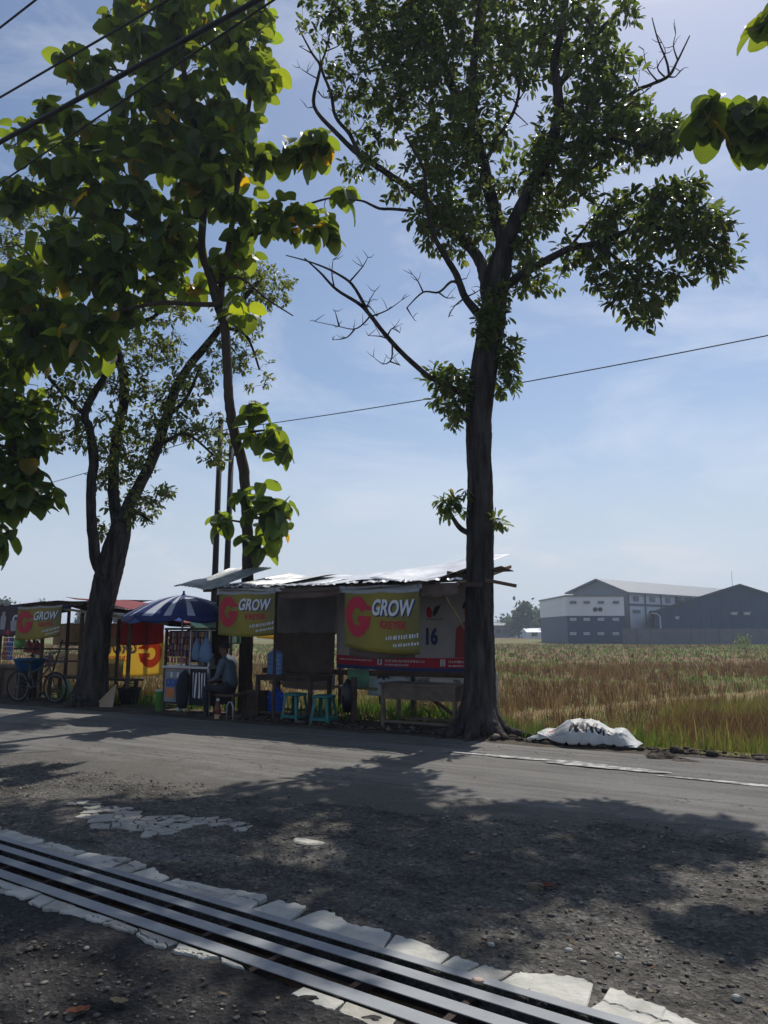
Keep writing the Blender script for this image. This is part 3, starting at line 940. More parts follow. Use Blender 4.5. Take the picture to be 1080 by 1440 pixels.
# buttress roots
bx, by = T.root.location.x, T.root.location.y
for a, l in ((-2.0, .22), (-2.75, .3), (-.95, .25), (-.15, .5), (.6, .3), (2.4, .3), (3.0, .35)):
    dx, dy = math.cos(a), math.sin(a)
    P = [(bx + dx * .12, by + dy * .12, .50, .12), (bx + dx * .22, by + dy * .22, .24, .12), (bx + dx * .36, by + dy * .36, .08, .10), (bx + dx * (.42 + l * .5), by + dy * (.42 + l * .5), .03, .045), (bx + dx * (.42 + l), by + dy * (.42 + l), -.03, .02)]
    T.limb3(P, M_BARK, 'root', 6, 12, .03, sampl=False)
LB = [
 # left stem and its arms
 [(692, 448, 12, .0), (686, 415, 10, .1), (681, 385, 9, .25), (672, 362, 8, .4), (650, 335, 6.5, .6), (620, 305, 5, .8), (592, 276, 5, .9), (550, 247, 4.4, 1.0), (505, 217, 4, 1.1), (475, 189, 3.2, 1.15), (442, 150, 2.6, 1.2), (447, 111, 2.2, 1.2), (450, 92, 2, 1.2), (439, 75, 1.6, 1.2), (421, 42, .9, 1.25)],
 [(505, 217, 3.4, 1.1), (492, 189, 2.8, 1.1), (472, 164, 2.4, 1.05), (465, 130, 2.2, 1.0), (452, 95, 1.8, 1.0), (458, 72, 1.5, 1.0), (465, 40, 1.2, .95), (467, 20, 1, .9)],
 [(676, 445, 7, -.1), (654, 418, 5.5, -.2), (643, 389, 5, -.3), (628, 363, 4.4, -.5), (612, 335, 3.6, -.7), (600, 290, 3, -.9), (596, 240, 2.4, -1.1), (570, 190, 1.8, -1.3)],
 [(583, 297, 2.2, .9), (555, 294, 2.2, .9), (533, 293, 2, .9), (511, 283, 1.6, .9), (490, 281, .9, .95)],
 [(691, 420, 5, .05), (691, 378, 6.5, .3), (703, 352, 8, .1)],
 # upper limbs from the fork
 [(709, 342, 11, 0), (697, 300, 9.5, .15), (686, 260, 9, .3), (675, 212, 8.5, .5), (662, 165, 8, .7), (640, 130, 7, .9), (615, 75, 6, 1.1), (580, 10, 5, 1.3), (556, -50, 4, 1.5), (530, -120, 2.5, 1.6)],
 [(668, 190, 7, .55), (665, 115, 6, .3), (671, 40, 5, .1), (680, -30, 4.2, -.1), (676, -110, 3.4, -.4), (690, -180, 2.4, -.6)],
 [(709, 342, 11.5, 0), (729, 302, 10, -.2), (748, 260, 9.5, -.4), (768, 222, 9, -.6), (785, 165, 7.5, -.8), (784, 122, 6.5, -.9), (780, 85, 6, -1.0), (792, 30, 5, -1.1), (800, -40, 4.2, -1.2), (815, -120, 3.4, -1.4), (812, -190, 2.2, -1.5)],
 [(785, 122, 5, -.9), (810, 85, 4.4, -1.0), (840, 47, 3.8, -1.2), (870, 17, 3, -1.4), (890, -10, 2.4, -1.5), (905, -60, 1.8, -1.7)],
 [(684, 225, 3.5, .35), (700, 195, 2.8, .1), (722, 158, 2.4, -.1), (730, 125, 2.0, -.3), (725, 95, 1.5, -.4), (735, 60, 1.1, -.5)],
 [(776, 215, 6, -.6), (820, 198, 4.4, -.9), (860, 195, 3.5, -1.2), (900, 205, 2.8, -1.5), (940, 186, 2, -1.7), (975, 184, 1.2, -1.8)],
 # right lower limb
 [(708, 405, 7, 0), (730, 388, 6, -.2), (755, 374, 5.6, -.4), (800, 350, 4.8, -.8), (840, 342, 4.2, -1.0), (880, 326, 3.6, -1.2), (920, 320, 3, -1.4), (960, 330, 2.4, -1.5), (1000, 345, 1.6, -1.6), (1030, 365, 1, -1.6)],
 [(838, 344, 3.4, -1.0), (862, 360, 2.8, -1.1), (890, 390, 2.3, -1.2), (900, 420, 1.8, -1.2), (905, 450, 1.1, -1.2)],
 [(905, 322, 2.4, -1.3), (935, 300, 2, -1.3), (960, 270, 1.5, -1.3), (975, 250, 1, -1.3)],
 [(880, 326, 2.4, -1.2), (900, 295, 1.8, -.9), (915, 270, 1.2, -.8)],
 [(800, 350, 2.6, -.8), (830, 310, 2, -.5), (850, 280, 1.3, -.3)],
 # bare branches
 [(668, 562, 5, 0), (640, 548, 5, -.15), (612, 534, 4.2, -.3), (598, 526, 3.8, -.4), (565, 496, 3.5, -.6), (539, 467, 3.2, -.8), (521, 444, 3, -.9), (506, 428, 2.6, -1.0), (473, 407, 2, -1.2), (450, 383, 1.5, -1.3), (428, 363, .9, -1.4)],
 [(518, 440, 2.5, -.9), (505, 415, 2.2, -.9), (491, 396, 1.9, -1.0), (465, 380, 1.5, -1.1), (435, 368, 1.1, -1.1), (402, 359, .7, -1.2)],
 [(850, 165, 3, -1.1), (890, 130, 2.8, -1.3), (915, 119, 2.5, -1.3), (940, 107, 2.3, -1.4), (953, 85, 1.5, -1.4), (970, 50, .8, -1.5)],
 [(941, 106, 1.8, -1.4), (937, 85, 1.5, -1.4), (925, 55, 1.1, -1.4), (917, 25, .7, -1.4)],
 [(648, 402, 2, -.3), (635, 396, 1.8, -.35), (617, 411, 1.5, -.4), (595, 411, 1.2, -.5), (572, 433, .8, -.6)],
 [(660, 592, 5, 0), (648, 580, 4, -.15), (638, 562, 3, -.25)],
 [(664, 752, 4, 0), (650, 745, 4, -.1), (641, 735, 3.4, -.15), (634, 722, 2.4, -.2)],
 [(690, 735, 2, 0), (698, 730, 1.5, -.1), (704, 730, 1, -.15)],
 [(697, 500, 4, -.05), (708, 505, 3, -.1), (718, 490, 2, -.15)],
]
for l in LB:
    T.limb(l, M_BARK, 'branch', per=5, n=8 if l[0][2] > 4 else 6, rough=.05)
# bare twigs along the dead branches
DT = [[(521, 444), (510, 456), (498, 463), (476, 459), (443, 452)], [(498, 463), (487, 475), (468, 478)], [(476, 459), (471, 437)], [(523, 445), (545, 436), (565, 422)], [(548, 478), (535, 473), (518, 472)], [(552, 482), (550, 505), (540, 512), (525, 502)], [(548, 508), (562, 514)], [(516, 434), (519, 425), (527, 410)], [(470, 404), (466, 385), (468, 365)], [(491, 396), (510, 375), (517, 362)], [(545, 472), (552, 462), (562, 468)], [(506, 428), (520, 432), (530, 445)],
 [(617, 411), (628, 419), (637, 418)], [(595, 411), (588, 395), (581, 386)], [(573, 433), (580, 447)], [(640, 394), (655, 392)], [(447, 111), (432, 102), (421, 95)], [(452, 92), (449, 60)], [(442, 150), (432, 152)], [(448, 128), (455, 137), (466, 138)], [(458, 72), (475, 65), (483, 58)], [(460, 66), (453, 50)], [(439, 75), (420, 65)], [(466, 40), (474, 20)],
 [(492, 189), (505, 182), (513, 170)], [(480, 178), (474, 160), (482, 152)], [(935, 108), (925, 95), (935, 75), (930, 60)], [(925, 115), (910, 95), (905, 70)], [(953, 85), (946, 65), (950, 48)], [(940, 108), (950, 108), (955, 100)], [(900, 127), (890, 105), (895, 85)], [(880, 140), (868, 118), (870, 90)], [(880, 140), (905, 130), (925, 112)],
 [(654, 418), (640, 430), (630, 446)], [(654, 418), (668, 412), (678, 405)], [(730, 140), (738, 128), (748, 124)], [(728, 150), (720, 140), (712, 135)], [(724, 158), (742, 175)], [(885, 2), (880, 15), (888, 12)]]
for l in DT:
    d = -.9 if l[0][0] < 560 and l[0][1] > 330 else (1.1 if l[0][0] < 560 else (-1.35 if l[0][0] > 840 else -.35))
    P = [at(x + random.uniform(-1, 1), y, T.Y + d + random.uniform(-.12, .12)) for x, y in l]
    k = len(P)
    T.twig.tube(catmull([tuple(p) for p in P], 3), [.014 - .010 * i / (3 * (k - 1)) for i in range(3 * (k - 1) + 1)], 5)
    for p in P[1:]:
        for _ in range(2):
            q = p + Vector((random.uniform(-.16, .16), random.uniform(-.1, .1), random.uniform(-.02, .18)))
            T.twig.tube([p, (p + q) / 2 + Vector((0, 0, random.uniform(-.03, .03))), q], [.006, .005, .002], 4)
T.freeze()
# crown: (x, y, rx, ry, sprays, depth offset, depth radius)
BL = [(535, 70, 50, 55, 80, .6, 1.0), (560, 25, 60, 40, 80, .8, 1.0), (600, 65, 55, 55, 90, .8, 1.1), (560, 125, 42, 35, 55, .6, .9), (620, 130, 50, 45, 75, .8, 1.1), (630, 195, 52, 42, 80, .5, 1.1), (600, 235, 30, 35, 30, .6, .8), (640, 265, 50, 45, 85, .4, 1.1), (610, 305, 30, 28, 30, -.3, .8), (640, 325, 50, 28, 60, .1, 1.0), (690, 320, 28, 30, 24, .4, .8), (675, 150, 36, 60, 60, .2, 1.0), (690, 70, 42, 60, 70, .2, 1.1), (700, 235, 28, 45, 34, .2, .9), (655, 20, 55, 35, 70, .4, 1.1),
      (745, 30, 45, 40, 60, -.4, 1.0), (752, 85, 30, 28, 34, -.6, .8), (800, 40, 48, 45, 60, -.9, 1.0), (835, 95, 40, 45, 44, -1.1, .9), (860, 50, 30, 35, 18, -1.2, .8), (810, 150, 40, 40, 55, -.8, 1.0), (860, 150, 42, 38, 46, -1.1, .9), (790, 210, 46, 40, 60, -.6, 1.1), (850, 205, 45, 32, 55, -1.0, .9), (905, 200, 40, 25, 40, -1.4, .7), (945, 195, 32, 16, 22, -1.6, .5), (890, 165, 35, 25, 24, -1.3, .6), (760, 250, 30, 40, 40, -.3, 1.0), (800, 265, 32, 25, 30, -.6, .8), (755, 310, 32, 40, 46, .2, 1.0), (735, 350, 22, 30, 24, .2, .7), (760, 390, 40, 16, 26, -.1, .6),
      (830, 345, 42, 28, 40, -.8, .7), (850, 295, 30, 22, 18, -.5, .6), (880, 310, 38, 32, 44, -1.1, .7), (925, 325, 42, 28, 46, -1.3, .7), (935, 285, 32, 28, 30, -1.3, .6), (975, 265, 18, 14, 12, -1.4, .4), (985, 330, 34, 34, 40, -1.5, .6), (1010, 365, 26, 26, 26, -1.6, .5), (890, 385, 34, 28, 36, -1.1, .6), (850, 385, 20, 18, 14, -1.0, .5), (905, 430, 24, 28, 24, -1.2, .4), (935, 400, 20, 18, 14, -1.2, .4), (985, 300, 32, 18, 18, -1.4, .5), (870, 415, 14, 10, 6, -1.1, .3),
      (470, 14, 14, 12, 8, .9, .3), (475, 108, 20, 26, 14, 1.0, .4), (500, 145, 24, 30, 20, 1.1, .4), (515, 195, 24, 20, 14, 1.1, .4), (530, 235, 20, 14, 12, 1.0, .4), (558, 270, 16, 16, 10, .9, .4), (490, 240, 14, 14, 6, 1.1, .3), (545, 170, 20, 30, 14, .9, .5),
      (632, 545, 26, 30, 34, -.2, .35), (640, 580, 18, 16, 14, -.2, .3), (618, 530, 16, 12, 10, -.3, .3), (716, 500, 14, 28, 26, -.1, .3), (712, 540, 16, 16, 12, -.1, .3), (690, 450, 20, 36, 44, -.3, .2), (703, 415, 14, 14, 8, -.2, .25), (632, 713, 17, 13, 16, -.2, .2), (700, 730, 9, 8, 6, -.1, .12), (655, 692, 5, 5, 2, -.15, .08)]
ctr = blob_points(T, BL, .95)
def world_blob(c, r, n):
    out = []
    while len(out) < n:
        q = rng.uniform(-1, 1, 3)
        if (q ** 2).sum() < 1: out.append(np.array(c) + q * np.array(r))
    return out
# the crown goes on above the frame
for c, r, n in (((.8, 11.8, 13.2), (1.3, 1.3, 1.0), 150), ((1.9, 11.5, 14.2), (1.3, 1.3, 1.0), 150), ((1.4, 11.9, 15.6), (1.2, 1.3, .9), 110), ((2.9, 10.9, 12.6), (.8, .8, .6), 26), ((-.6, 11.9, 12.4), (1.0, 1.1, .9), 80)):
    ctr += world_blob(c, r, n)
small_leaf_crown(T, ctr, M_LEAF, M_BARK, leaf=.14, per=(9, 15), spread=.16)
T.twigs_build(M_BARK)

# ---------------------------------------------------------------- three stemmed tree on the left
T = Tree('three_stemmed_tree', 'three stemmed tree with fine light leaves beside the red roofed stall', 15.4, (128, 992))
T.limb([(124, 997, 31, 0), (125, 985, 27, 0), (129, 960, 21, 0), (134, 915, 18, 0), (141, 860, 17.5, 0), (152, 810, 17.5, 0), (164, 765, 17, 0), (172, 735, 13, 0)], M_BARK, 'trunk', 12, 52, .012)
for l in [
 [(150, 815, 10, -.1), (136, 790, 8.5, -.3), (130, 746, 7.5, -.4), (128, 685, 7, -.5), (132, 648, 7, -.5), (126, 603, 6, -.6), (119, 583, 5.5, -.7), (134, 550, 5, -.7), (148, 526, 4.5, -.7), (158, 480, 3.5, -.8), (150, 420, 2.6, -.9), (130, 350, 1.8, -1)],
 [(168, 755, 10, .0), (163, 720, 8.5, .2), (159, 681, 8, .3), (163, 624, 7.5, .4), (175, 554, 7, .5), (168, 505, 6, .6), (159, 477, 5, .7), (140, 430, 4.2, .9), (120, 380, 3.2, 1.2), (90, 330, 2.2, 1.6)],
 [(174, 735, 10, 0), (182, 708, 9, .1), (212, 652, 8, .4), (232, 595, 7.5, .7), (244, 554, 7, .9), (261, 522, 6.2, 1.1), (297, 477, 5.2, 1.4), (335, 430, 4, 1.8), (372, 385, 2.4, 2.1)],
 [(160, 477, 4, .7), (190, 455, 3.6, .6), (218, 445, 3, .5), (228, 420, 2.4, .4)],
 [(119, 583, 4, -.7), (95, 560, 3, -.9), (60, 520, 2.4, -1), (30, 470, 1.8, -1)],
 [(236, 585, 3.5, .7), (262, 560, 2.6, .6), (280, 520, 2, .5)],
 [(220, 630, 3, .5), (260, 610, 2.2, .4), (300, 640, 1.4, .4)],
 [(180, 712, 3, 0), (200, 725, 2, -.2), (215, 735, 1.2, -.2)],
 [(310, 462, 3, 1.5), (345, 470, 2.2, 1.7), (365, 520, 1.4, 1.8)],
 [(120, 380, 2.6, 1.2), (60, 370, 2, 1.6), (20, 340, 1.4, 1.8)]]:
    T.limb(l, M_BARK, 'branch', 5, 8, .05)
T.freeze()
BL = [(85, 600, 34, 34, 26, -.6, .8), (100, 555, 36, 30, 26, -.6, .8), (140, 610, 36, 40, 30, -.2, .9), (195, 545, 42, 36, 46, .4, 1.0), (200, 600, 36, 36, 36, .3, .9), (185, 655, 30, 32, 28, .1, .8), (200, 715, 24, 24, 22, -.1, .6), (150, 680, 20, 30, 14, .1, .6), (150, 740, 16, 30, 10, .1, .4), (250, 590, 36, 40, 40, .6, .9), (270, 540, 32, 36, 34, .9, .9), (300, 610, 22, 40, 16, .5, .7), (320, 500, 32, 26, 26, 1.4, .8), (335, 450, 36, 30, 36, 1.7, .8), (375, 400, 38, 34, 46, 2.0, .9), (340, 385, 36, 26, 30, 1.9, .8), (360, 520, 22, 28, 10, 1.7, .6), (170, 470, 50, 36, 44, .6, 1.0), (225, 480, 36, 30, 30, .5, .9), (240, 430, 40, 26, 30, .8, .9), (120, 490, 50, 34, 36, .3, 1.0), (40, 330, 46, 46, 60, 1.7, 1.1), (20, 410, 40, 50, 56, 1.5, 1.1), (70, 400, 40, 50, 44, 1.2, 1.0), (30, 490, 40, 36, 36, -.6, .9), (60, 280, 40, 30, 26, 1.8, 1.0), (120, 350, 44, 44, 30, 1.2, 1.0), (-30, 380, 50, 70, 60, 1.3, 1.2), (230, 690, 12, 18, 8, .1, .4), (300, 640, 16, 20, 8, .4, .4)]
small_leaf_crown(T, blob_points(T, BL, 1.5), M_LEAF_L, M_BARK, leaf=.13, per=(9, 15), spread=.17)
T.twigs_build(M_BARK)

# ---------------------------------------------------------------- teak trees: large leaves as parts
def teak_leaf_mesh(var):
    """broad drooping leaf, base at the origin, along +x, length 1"""
    rr = random.Random(var)
    n = 7
    V, F = [], []
    cup = rr.uniform(.10, .28); droop = rr.uniform(.10, .45); tw = rr.uniform(-.25, .25)
    for i in range(n + 1):
        t = i / n
        w = (.40 * (1 - abs(2 * (t ** .85) - 1) ** 2.6) ** .62 if 0 < i < n else (.02 if i == 0 else .07))
        x = t; z = -droop * t * t
        for s in (-1, -.5, 0, .5, 1):
            y = w * s
            V.append((x + rr.uniform(-.01, .01), y, z + cup * (abs(s) ** 1.5) * w * 1.6 - .03 * (s == 0) + tw * y * t + rr.uniform(-.012, .012)))
    for i in range(n):
        for k in range(4):
            a = i * 5 + k
            F.append((a, a + 1, a + 6, a + 5))
    return np.array(V), np.array(F)
TEAK = [teak_leaf_mesh(k) for k in range(5)]
def teak_tone():
    y = rng.random(); c = rng.uniform(.75, 1.25)
    if y < .03: return (2.6 * c, 1.2 * c, .5 * c)
    if y < .12: return (1.5 * c, 1.35 * c, .8 * c)
    return (c, c * rng.uniform(.92, 1.06), c * .95)
TEAK_MATS = []
for k, tn in enumerate([(.6, .65, .7), (.9, .95, .95), (1.15, 1.15, 1.0), (1.7, 1.5, .8), (3.0, 1.3, .6)]):
    TEAK_MATS.append(mat('broad_teak_leaf_tone_%d' % k, tuple(np.array((.038, .072, .024)) * tn), .42, var=.3, scale=5, transl=.40, tcol=tuple(np.clip(np.array((.34, .44, .03)) * tn, 0, 1)), spec=.35))
def teak_crown(tree, centers, n_part, size=.36, per=(3, 6)):
    P, D, Nn, S = [], [], [], []
    for q in tree.order(centers):
        a = tree.nearest(q); v = q - a; L_ = np.linalg.norm(v)
        if L_ > .05:
            if L_ > 2.4: a = q - v / L_ * 2.4
            rr = .007 + .006 * min(L_, 2)
            tree.twig.tube([a, (a + q) / 2 + np.array([rng.normal(0, .05), rng.normal(0, .05), .05]), q], [rr, rr * .8, .006], 5, cap=False)
            tree.grow(q)
        n = rng.integers(*per); a0 = rng.random() * 2 * PI
        for k in range(n):
            ang = a0 + k * 2 * PI / n + rng.normal(0, .3)
            d = np.array([math.cos(ang), math.sin(ang), rng.uniform(-1.7, .25)])
            P.append(q + np.array([rng.normal(0, .03), rng.normal(0, .03), rng.uniform(-.10, .10)]))
            D.append(d); Nn.append(np.array([rng.normal(0, .35), rng.normal(0, .35), 1]) + .5 * np.array([math.cos(ang), math.sin(ang), 0]))
            S.append(size * rng.uniform(.6, 1.2))
    P, D, Nn, S = map(np.array, (P, D, Nn, S))
    Mx = rot_frames(D, Nn)
    # the leaves that show largest: nearest the camera and in front of the rest
    score = np.linalg.norm(P - np.array([0, 0, CAM_H]), axis=1) - 1.6 * S
    order = np.argsort(score)
    part = set(order[:n_part].tolist())
    off = np.array(root_off(tree.root))
    VV, FF, CC, base = [], [], [], 0
    meshes = {}
    for i in range(len(P)):
        k = int(rng.integers(0, 5))
        if i in part:
            y = rng.random(); tn = 4 if y < .03 else (3 if y < .10 else int(rng.integers(0, 3)))
            if (k, tn) not in meshes:
                me = bpy.data.meshes.new('leaf')
                me.from_pydata([tuple(x) for x in TEAK[k][0]], [], [tuple(int(q) for q in f) for f in TEAK[k][1]])
                me.materials.append(TEAK_MATS[tn])
                for pl in me.polygons: pl.use_smooth = True
                meshes[(k, tn)] = me
            o = bpy.data.objects.new('leaf', meshes[(k, tn)]); C.objects.link(o); o.parent = tree.root
            mtx = Matrix(Mx[i].tolist()).to_4x4()
            o.matrix_local = Matrix.Translation(Vector((P[i] - off).tolist())) @ mtx @ Matrix.Scale(float(S[i]), 4)
        else:
            BV, BF = TEAK[k]
            VV.append(BV @ Mx[i].T * S[i] + P[i]); FF.append(BF + base); base += len(BV)
            CC.append(np.repeat(np.array([teak_tone()]), len(BV), 0))
    if VV:
        o = np_obj('crown', np.concatenate(VV), np.concatenate(FF), M_TEAK, tree.root, cols=np.concatenate(CC), smooth=True)
        tag(o, None, kind='stuff')
    tree.twigs_build(M_BARK2)

T = Tree('teak_tree', 'slender dark teak tree with very broad leaves growing up through the stall roof', 14.3, (346, 1000))
T.limb([(345, 1008, 11, 0), (346, 985, 9.5, 0), (346, 940, 9, 0), (348, 880, 8.6, 0), (349, 811, 8, 0), (347, 725, 7.6, 0), (342, 656, 7.4, 0), (330, 612, 7.2, 0), (322, 560, 6.8, 0), (320, 522, 6.4, 0), (316, 461, 6.4, 0), (305, 424, 6.4, 0), (296, 390, 6, 0), (284, 350, 5.6, 0), (286, 290, 5, -.1), (280, 210, 4.4, -.2), (264, 130, 3.6, -.3), (250, 50, 3, -.3), (244, -30, 2.4, -.3), (250, -90, 1.6, -.3)], M_BARK2, 'trunk', 7, 16, .05)
for l in [
 [(312, 440, 5, 0), (312, 395, 4.6, .1), (322, 345, 4.2, .1), (334, 260, 3.8, .1), (348, 160, 3.2, .1), (362, 70, 2.6, .2), (368, 0, 2, .2), (366, -60, 1.2, .2)],
 [(312, 428, 4, -.1), (280, 428, 3.6, -.3), (225, 426, 3.2, -.5), (175, 436, 2.8, -.7), (120, 450, 2.2, -1), (70, 460, 1.5, -1.1)],
 [(330, 332, 2.6, 0), (365, 328, 2.2, -.3), (398, 305, 2, -.5), (440, 285, 1.6, -.6), (480, 275, 1, -.7)],
 [(284, 350, 3, 0), (240, 320, 2.6, -.4), (190, 300, 2.2, -.7), (130, 290, 1.8, -.9), (60, 270, 1.4, -1.1), (20, 250, 1, -1.1)],
 [(283, 230, 2.6, -.2), (220, 200, 2.2, -.5), (150, 180, 1.6, -.7), (90, 170, 1.2, -.8), (45, 175, .8, -.9)],
 [(270, 150, 2.2, -.3), (210, 110, 1.8, -.5), (140, 95, 1.2, -.6), (95, 95, .8, -.7)],
 [(340, 230, 2.4, .1), (375, 225, 2, -.1), (410, 215, 1.5, -.2), (450, 205, 1, -.3)],
 [(284, 300, 2.6, 0), (250, 330, 2.2, .4), (200, 360, 2, .6), (130, 390, 1.6, .6)],
 [(300, 400, 2.4, 0), (335, 390, 2, -.2), (375, 420, 1.5, -.3), (412, 444, .8, -.3)],
 [(332, 615, 2, 0), (352, 608, 2, -.1), (372, 605, 1.4, -.2)],
 [(346, 730, 2, 0), (362, 728, 2, -.1), (378, 730, 1.4, -.2)], [(344, 735, 1.6, 0), (326, 732, 1.4, -.1), (312, 732, 1, -.2)]]:
    T.limb(l, M_BARK2, 'branch', 5, 8, .05)
T.freeze()
BL = [(240, 30, 90, 42, 60, -.2, 1.0), (350, 40, 36, 50, 30, .1, .7), (365, 110, 24, 50, 20, .1, .6), (200, 70, 50, 34, 26, -.4, .8), (100, 95, 26, 22, 9, -.7, .4), (140, 110, 36, 28, 14, -.6, .6), (70, 175, 44, 28, 14, -.8, .5), (25, 185, 20, 18, 5, -.9, .3), (150, 190, 60, 40, 36, -.6, .9), (230, 160, 70, 56, 64, -.2, 1.1), (310, 130, 56, 60, 50, .0, 1.0), (330, 210, 52, 46, 46, .0, .9), (250, 250, 80, 46, 66, -.2, 1.1), (150, 270, 70, 44, 46, -.7, 1.0), (50, 245, 50, 32, 20, -1.0, .6), (20, 270, 30, 34, 12, -1.0, .6), (440, 208, 32, 20, 13, -.3, .4), (395, 215, 30, 28, 14, -.1, .5), (400, 305, 42, 28, 20, -.5, .5), (455, 320, 22, 16, 8, -.6, .3), (485, 275, 16, 12, 5, -.7, .25), (350, 300, 36, 34, 20, -.1, .6), (330, 362, 30, 24, 12, 0, .6), (230, 330, 60, 40, 44, -.2, 1.0), (120, 350, 80, 44, 58, -.4, 1.1), (60, 410, 66, 44, 46, -.7, 1.0), (170, 400, 60, 40, 36, -.2, .9), (100, 470, 60, 40, 32, -.9, .8), (165, 465, 36, 34, 14, -.6, .6), (20, 470, 40, 44, 20, -.9, .8), (250, 390, 40, 26, 16, .2, .7), (345, 430, 26, 20, 6, -.2, .4), (-30, 400, 50, 80, 26, -.8, .9), (372, 600, 28, 34, 11, -.2, .28), (390, 640, 16, 16, 4, -.2, .2), (362, 575, 18, 12, 4, -.1, .2), (375, 730, 36, 32, 14, -.2, .35), (395, 712, 18, 16, 5, -.2, .2), (314, 728, 12, 14, 4, -.15, .15), (365, 765, 22, 14, 5, -.2, .2), (355, 690, 26, 8, 4, -.2, .2)]
ctr = blob_points(T, BL, .80)
ctr += world_blob((-4.0, 14.2, 15.2), (1.7, 1.4, 1.0), 60)
teak_crown(T, ctr, 300, .37)

# teak whose trunk stands outside the frame on the left
T = Tree('teak_tree', 'broad leaved teak tree at the far left behind the red roofed stall', 14.0, (-170, 985))
T.limb([(-172, 1000, 13, 0), (-170, 900, 11, 0), (-168, 780, 10, 0), (-172, 650, 9, 0), (-165, 500, 8, 0), (-170, 350, 6, 0), (-160, 200, 4, 0), (-165, 80, 2, 0)], M_BARK2, 'trunk', 6, 14, .05)
for l in [[(-170, 700, 5, 0), (-100, 640, 4, -.2), (-30, 620, 3, -.3), (30, 640, 2, -.4), (65, 670, 1.2, -.4)], [(-168, 640, 5, 0), (-90, 560, 4, -.1), (-20, 530, 3, -.2), (40, 540, 1.6, -.2)], [(-170, 780, 4, 0), (-90, 740, 3, -.2), (-20, 735, 2, -.3), (8, 742, 1.2, -.3)], [(-166, 520, 5, 0), (-90, 440, 4, .2), (-20, 420, 2, .3)], [(-168, 400, 4, 0), (-230, 330, 3, 0), (-280, 300, 2, 0)], [(-168, 500, 4, 0), (-240, 440, 3, 0), (-300, 420, 2, 0)]]:
    T.limb(l, M_BARK2, 'branch', 5, 8, .05)
T.freeze()
BL = [(15, 560, 44, 36, 26, -.2, .5), (45, 600, 28, 34, 14, -.3, .5), (10, 640, 40, 34, 20, -.3, .5), (45, 685, 32, 24, 15, -.4, .4), (0, 700, 26, 22, 10, -.3, .4), (2, 750, 12, 14, 5, -.3, .3), (-60, 600, 60, 60, 26, -.2, .7), (-60, 480, 70, 60, 26, 0, .8), (10, 510, 30, 24, 9, -.1, .5), (-170, 350, 120, 130, 60, 0, 1.4), (-170, 150, 110, 110, 46, 0, 1.3), (-280, 450, 60, 60, 16, 0, .8)]
teak_crown(T, blob_points(T, BL, 1.0), 160, .34)

# teak outside the frame on the right, its outer leaves hang into view
T = Tree('teak_tree', 'broad leaved teak tree on the right verge with outer leaves hanging into the sky', 8.5, (1370, 1080))
T.limb([(1372, 1095, 16, 0), (1370, 1000, 14, 0), (1368, 850, 13, 0), (1374, 650, 12, 0), (1370, 450, 11, 0), (1376, 250, 9, 0), (1370, 80, 7, 0), (1376, -100, 5, 0), (1370, -250, 3, 0)], M_BARK2, 'trunk', 6, 14, .05)
for l in [[(1371, 350, 6, 0), (1290, 260, 5, 0), (1200, 210, 4, -.1), (1120, 175, 3, -.2), (1060, 160, 2.4, -.2), (1010, 155, 1.5, -.2)], [(1372, 200, 6, 0), (1290, 80, 5, -.1), (1190, 30, 3.6, -.2), (1110, 20, 2.4, -.2), (1075, 22, 1.6, -.2)], [(1372, 100, 5, 0), (1450, 0, 4, 0), (1540, -40, 2, 0)], [(1372, 300, 5, 0), (1470, 230, 4, .2), (1560, 200, 2, .2)]]:
    T.limb(l, M_BARK2, 'branch', 5, 8, .05)
T.freeze()
BL = [(1040, 165, 34, 18, 12, -.2, .22), (995, 158, 14, 16, 5, -.2, .12), (1075, 180, 22, 18, 7, -.2, .2), (1085, 30, 20, 20, 7, -.2, .2), (1140, 190, 40, 40, 12, -.2, .4), (1150, 40, 50, 40, 14, -.2, .5), (1230, 120, 80, 80, 40, 0, .9), (1330, 180, 110, 110, 60, 0, 1.2), (1370, 0, 140, 110, 70, 0, 1.3), (1480, 150, 110, 100, 40, .2, 1.1), (1370, -180, 120, 110, 60, 0, 1.2), (1240, -80, 90, 70, 30, 0, .9)]
teak_crown(T, blob_points(T, BL, 1.0), 120, .36)

# ================================================================== FIELD VEGETATION
M_BLADE = mat('grass_blades', (.9, .9, .9), .7, var=.2, scale=.8, attr='Col', transl=.40, tcol=(1, 1, .8), spec=.2)
def blades(name, u, v, h, wd, cols, label, lean=.35, zoff=-.02):
    n = len(u)
    X = u * CA - v * SA; Y = u * SA + v * CA; Z = np.maximum(gz(u, v), np.where(v < 11, zv(u, v), -9)) + zoff
    a = rng.random(n) * 2 * PI; b = rng.random(n) * 2 * PI
    ln = lean * h * np.abs(rng.normal(.6, .5, n))
    sx, sy = np.cos(a) * wd / 2, np.sin(a) * wd / 2
    lx, ly = np.cos(b) * ln, np.sin(b) * ln
    V = np.zeros((n, 5, 3))
    V[:, 0] = np.stack([X - sx, Y - sy, Z], -1); V[:, 1] = np.stack([X + sx, Y + sy, Z], -1)
    V[:, 2] = np.stack([X + lx * .4 - sx * .8, Y + ly * .4 - sy * .8, Z + h * .6], -1); V[:, 3] = np.stack([X + lx * .4 + sx * .8, Y + ly * .4 + sy * .8, Z + h * .6], -1)
    V[:, 4] = np.stack([X + lx, Y + ly, Z + h], -1)
    F = np.array([[0, 1, 3], [0, 3, 2], [2, 3, 4]])[None] + (np.arange(n) * 5)[:, None, None]
    o = np_obj(name, V.reshape(-1, 3), F.reshape(-1, 3), M_BLADE, cols=np.repeat(cols, 5, 0))
    tag(o, label, 'grass' if 'grass' in name else 'plants', kind='stuff')
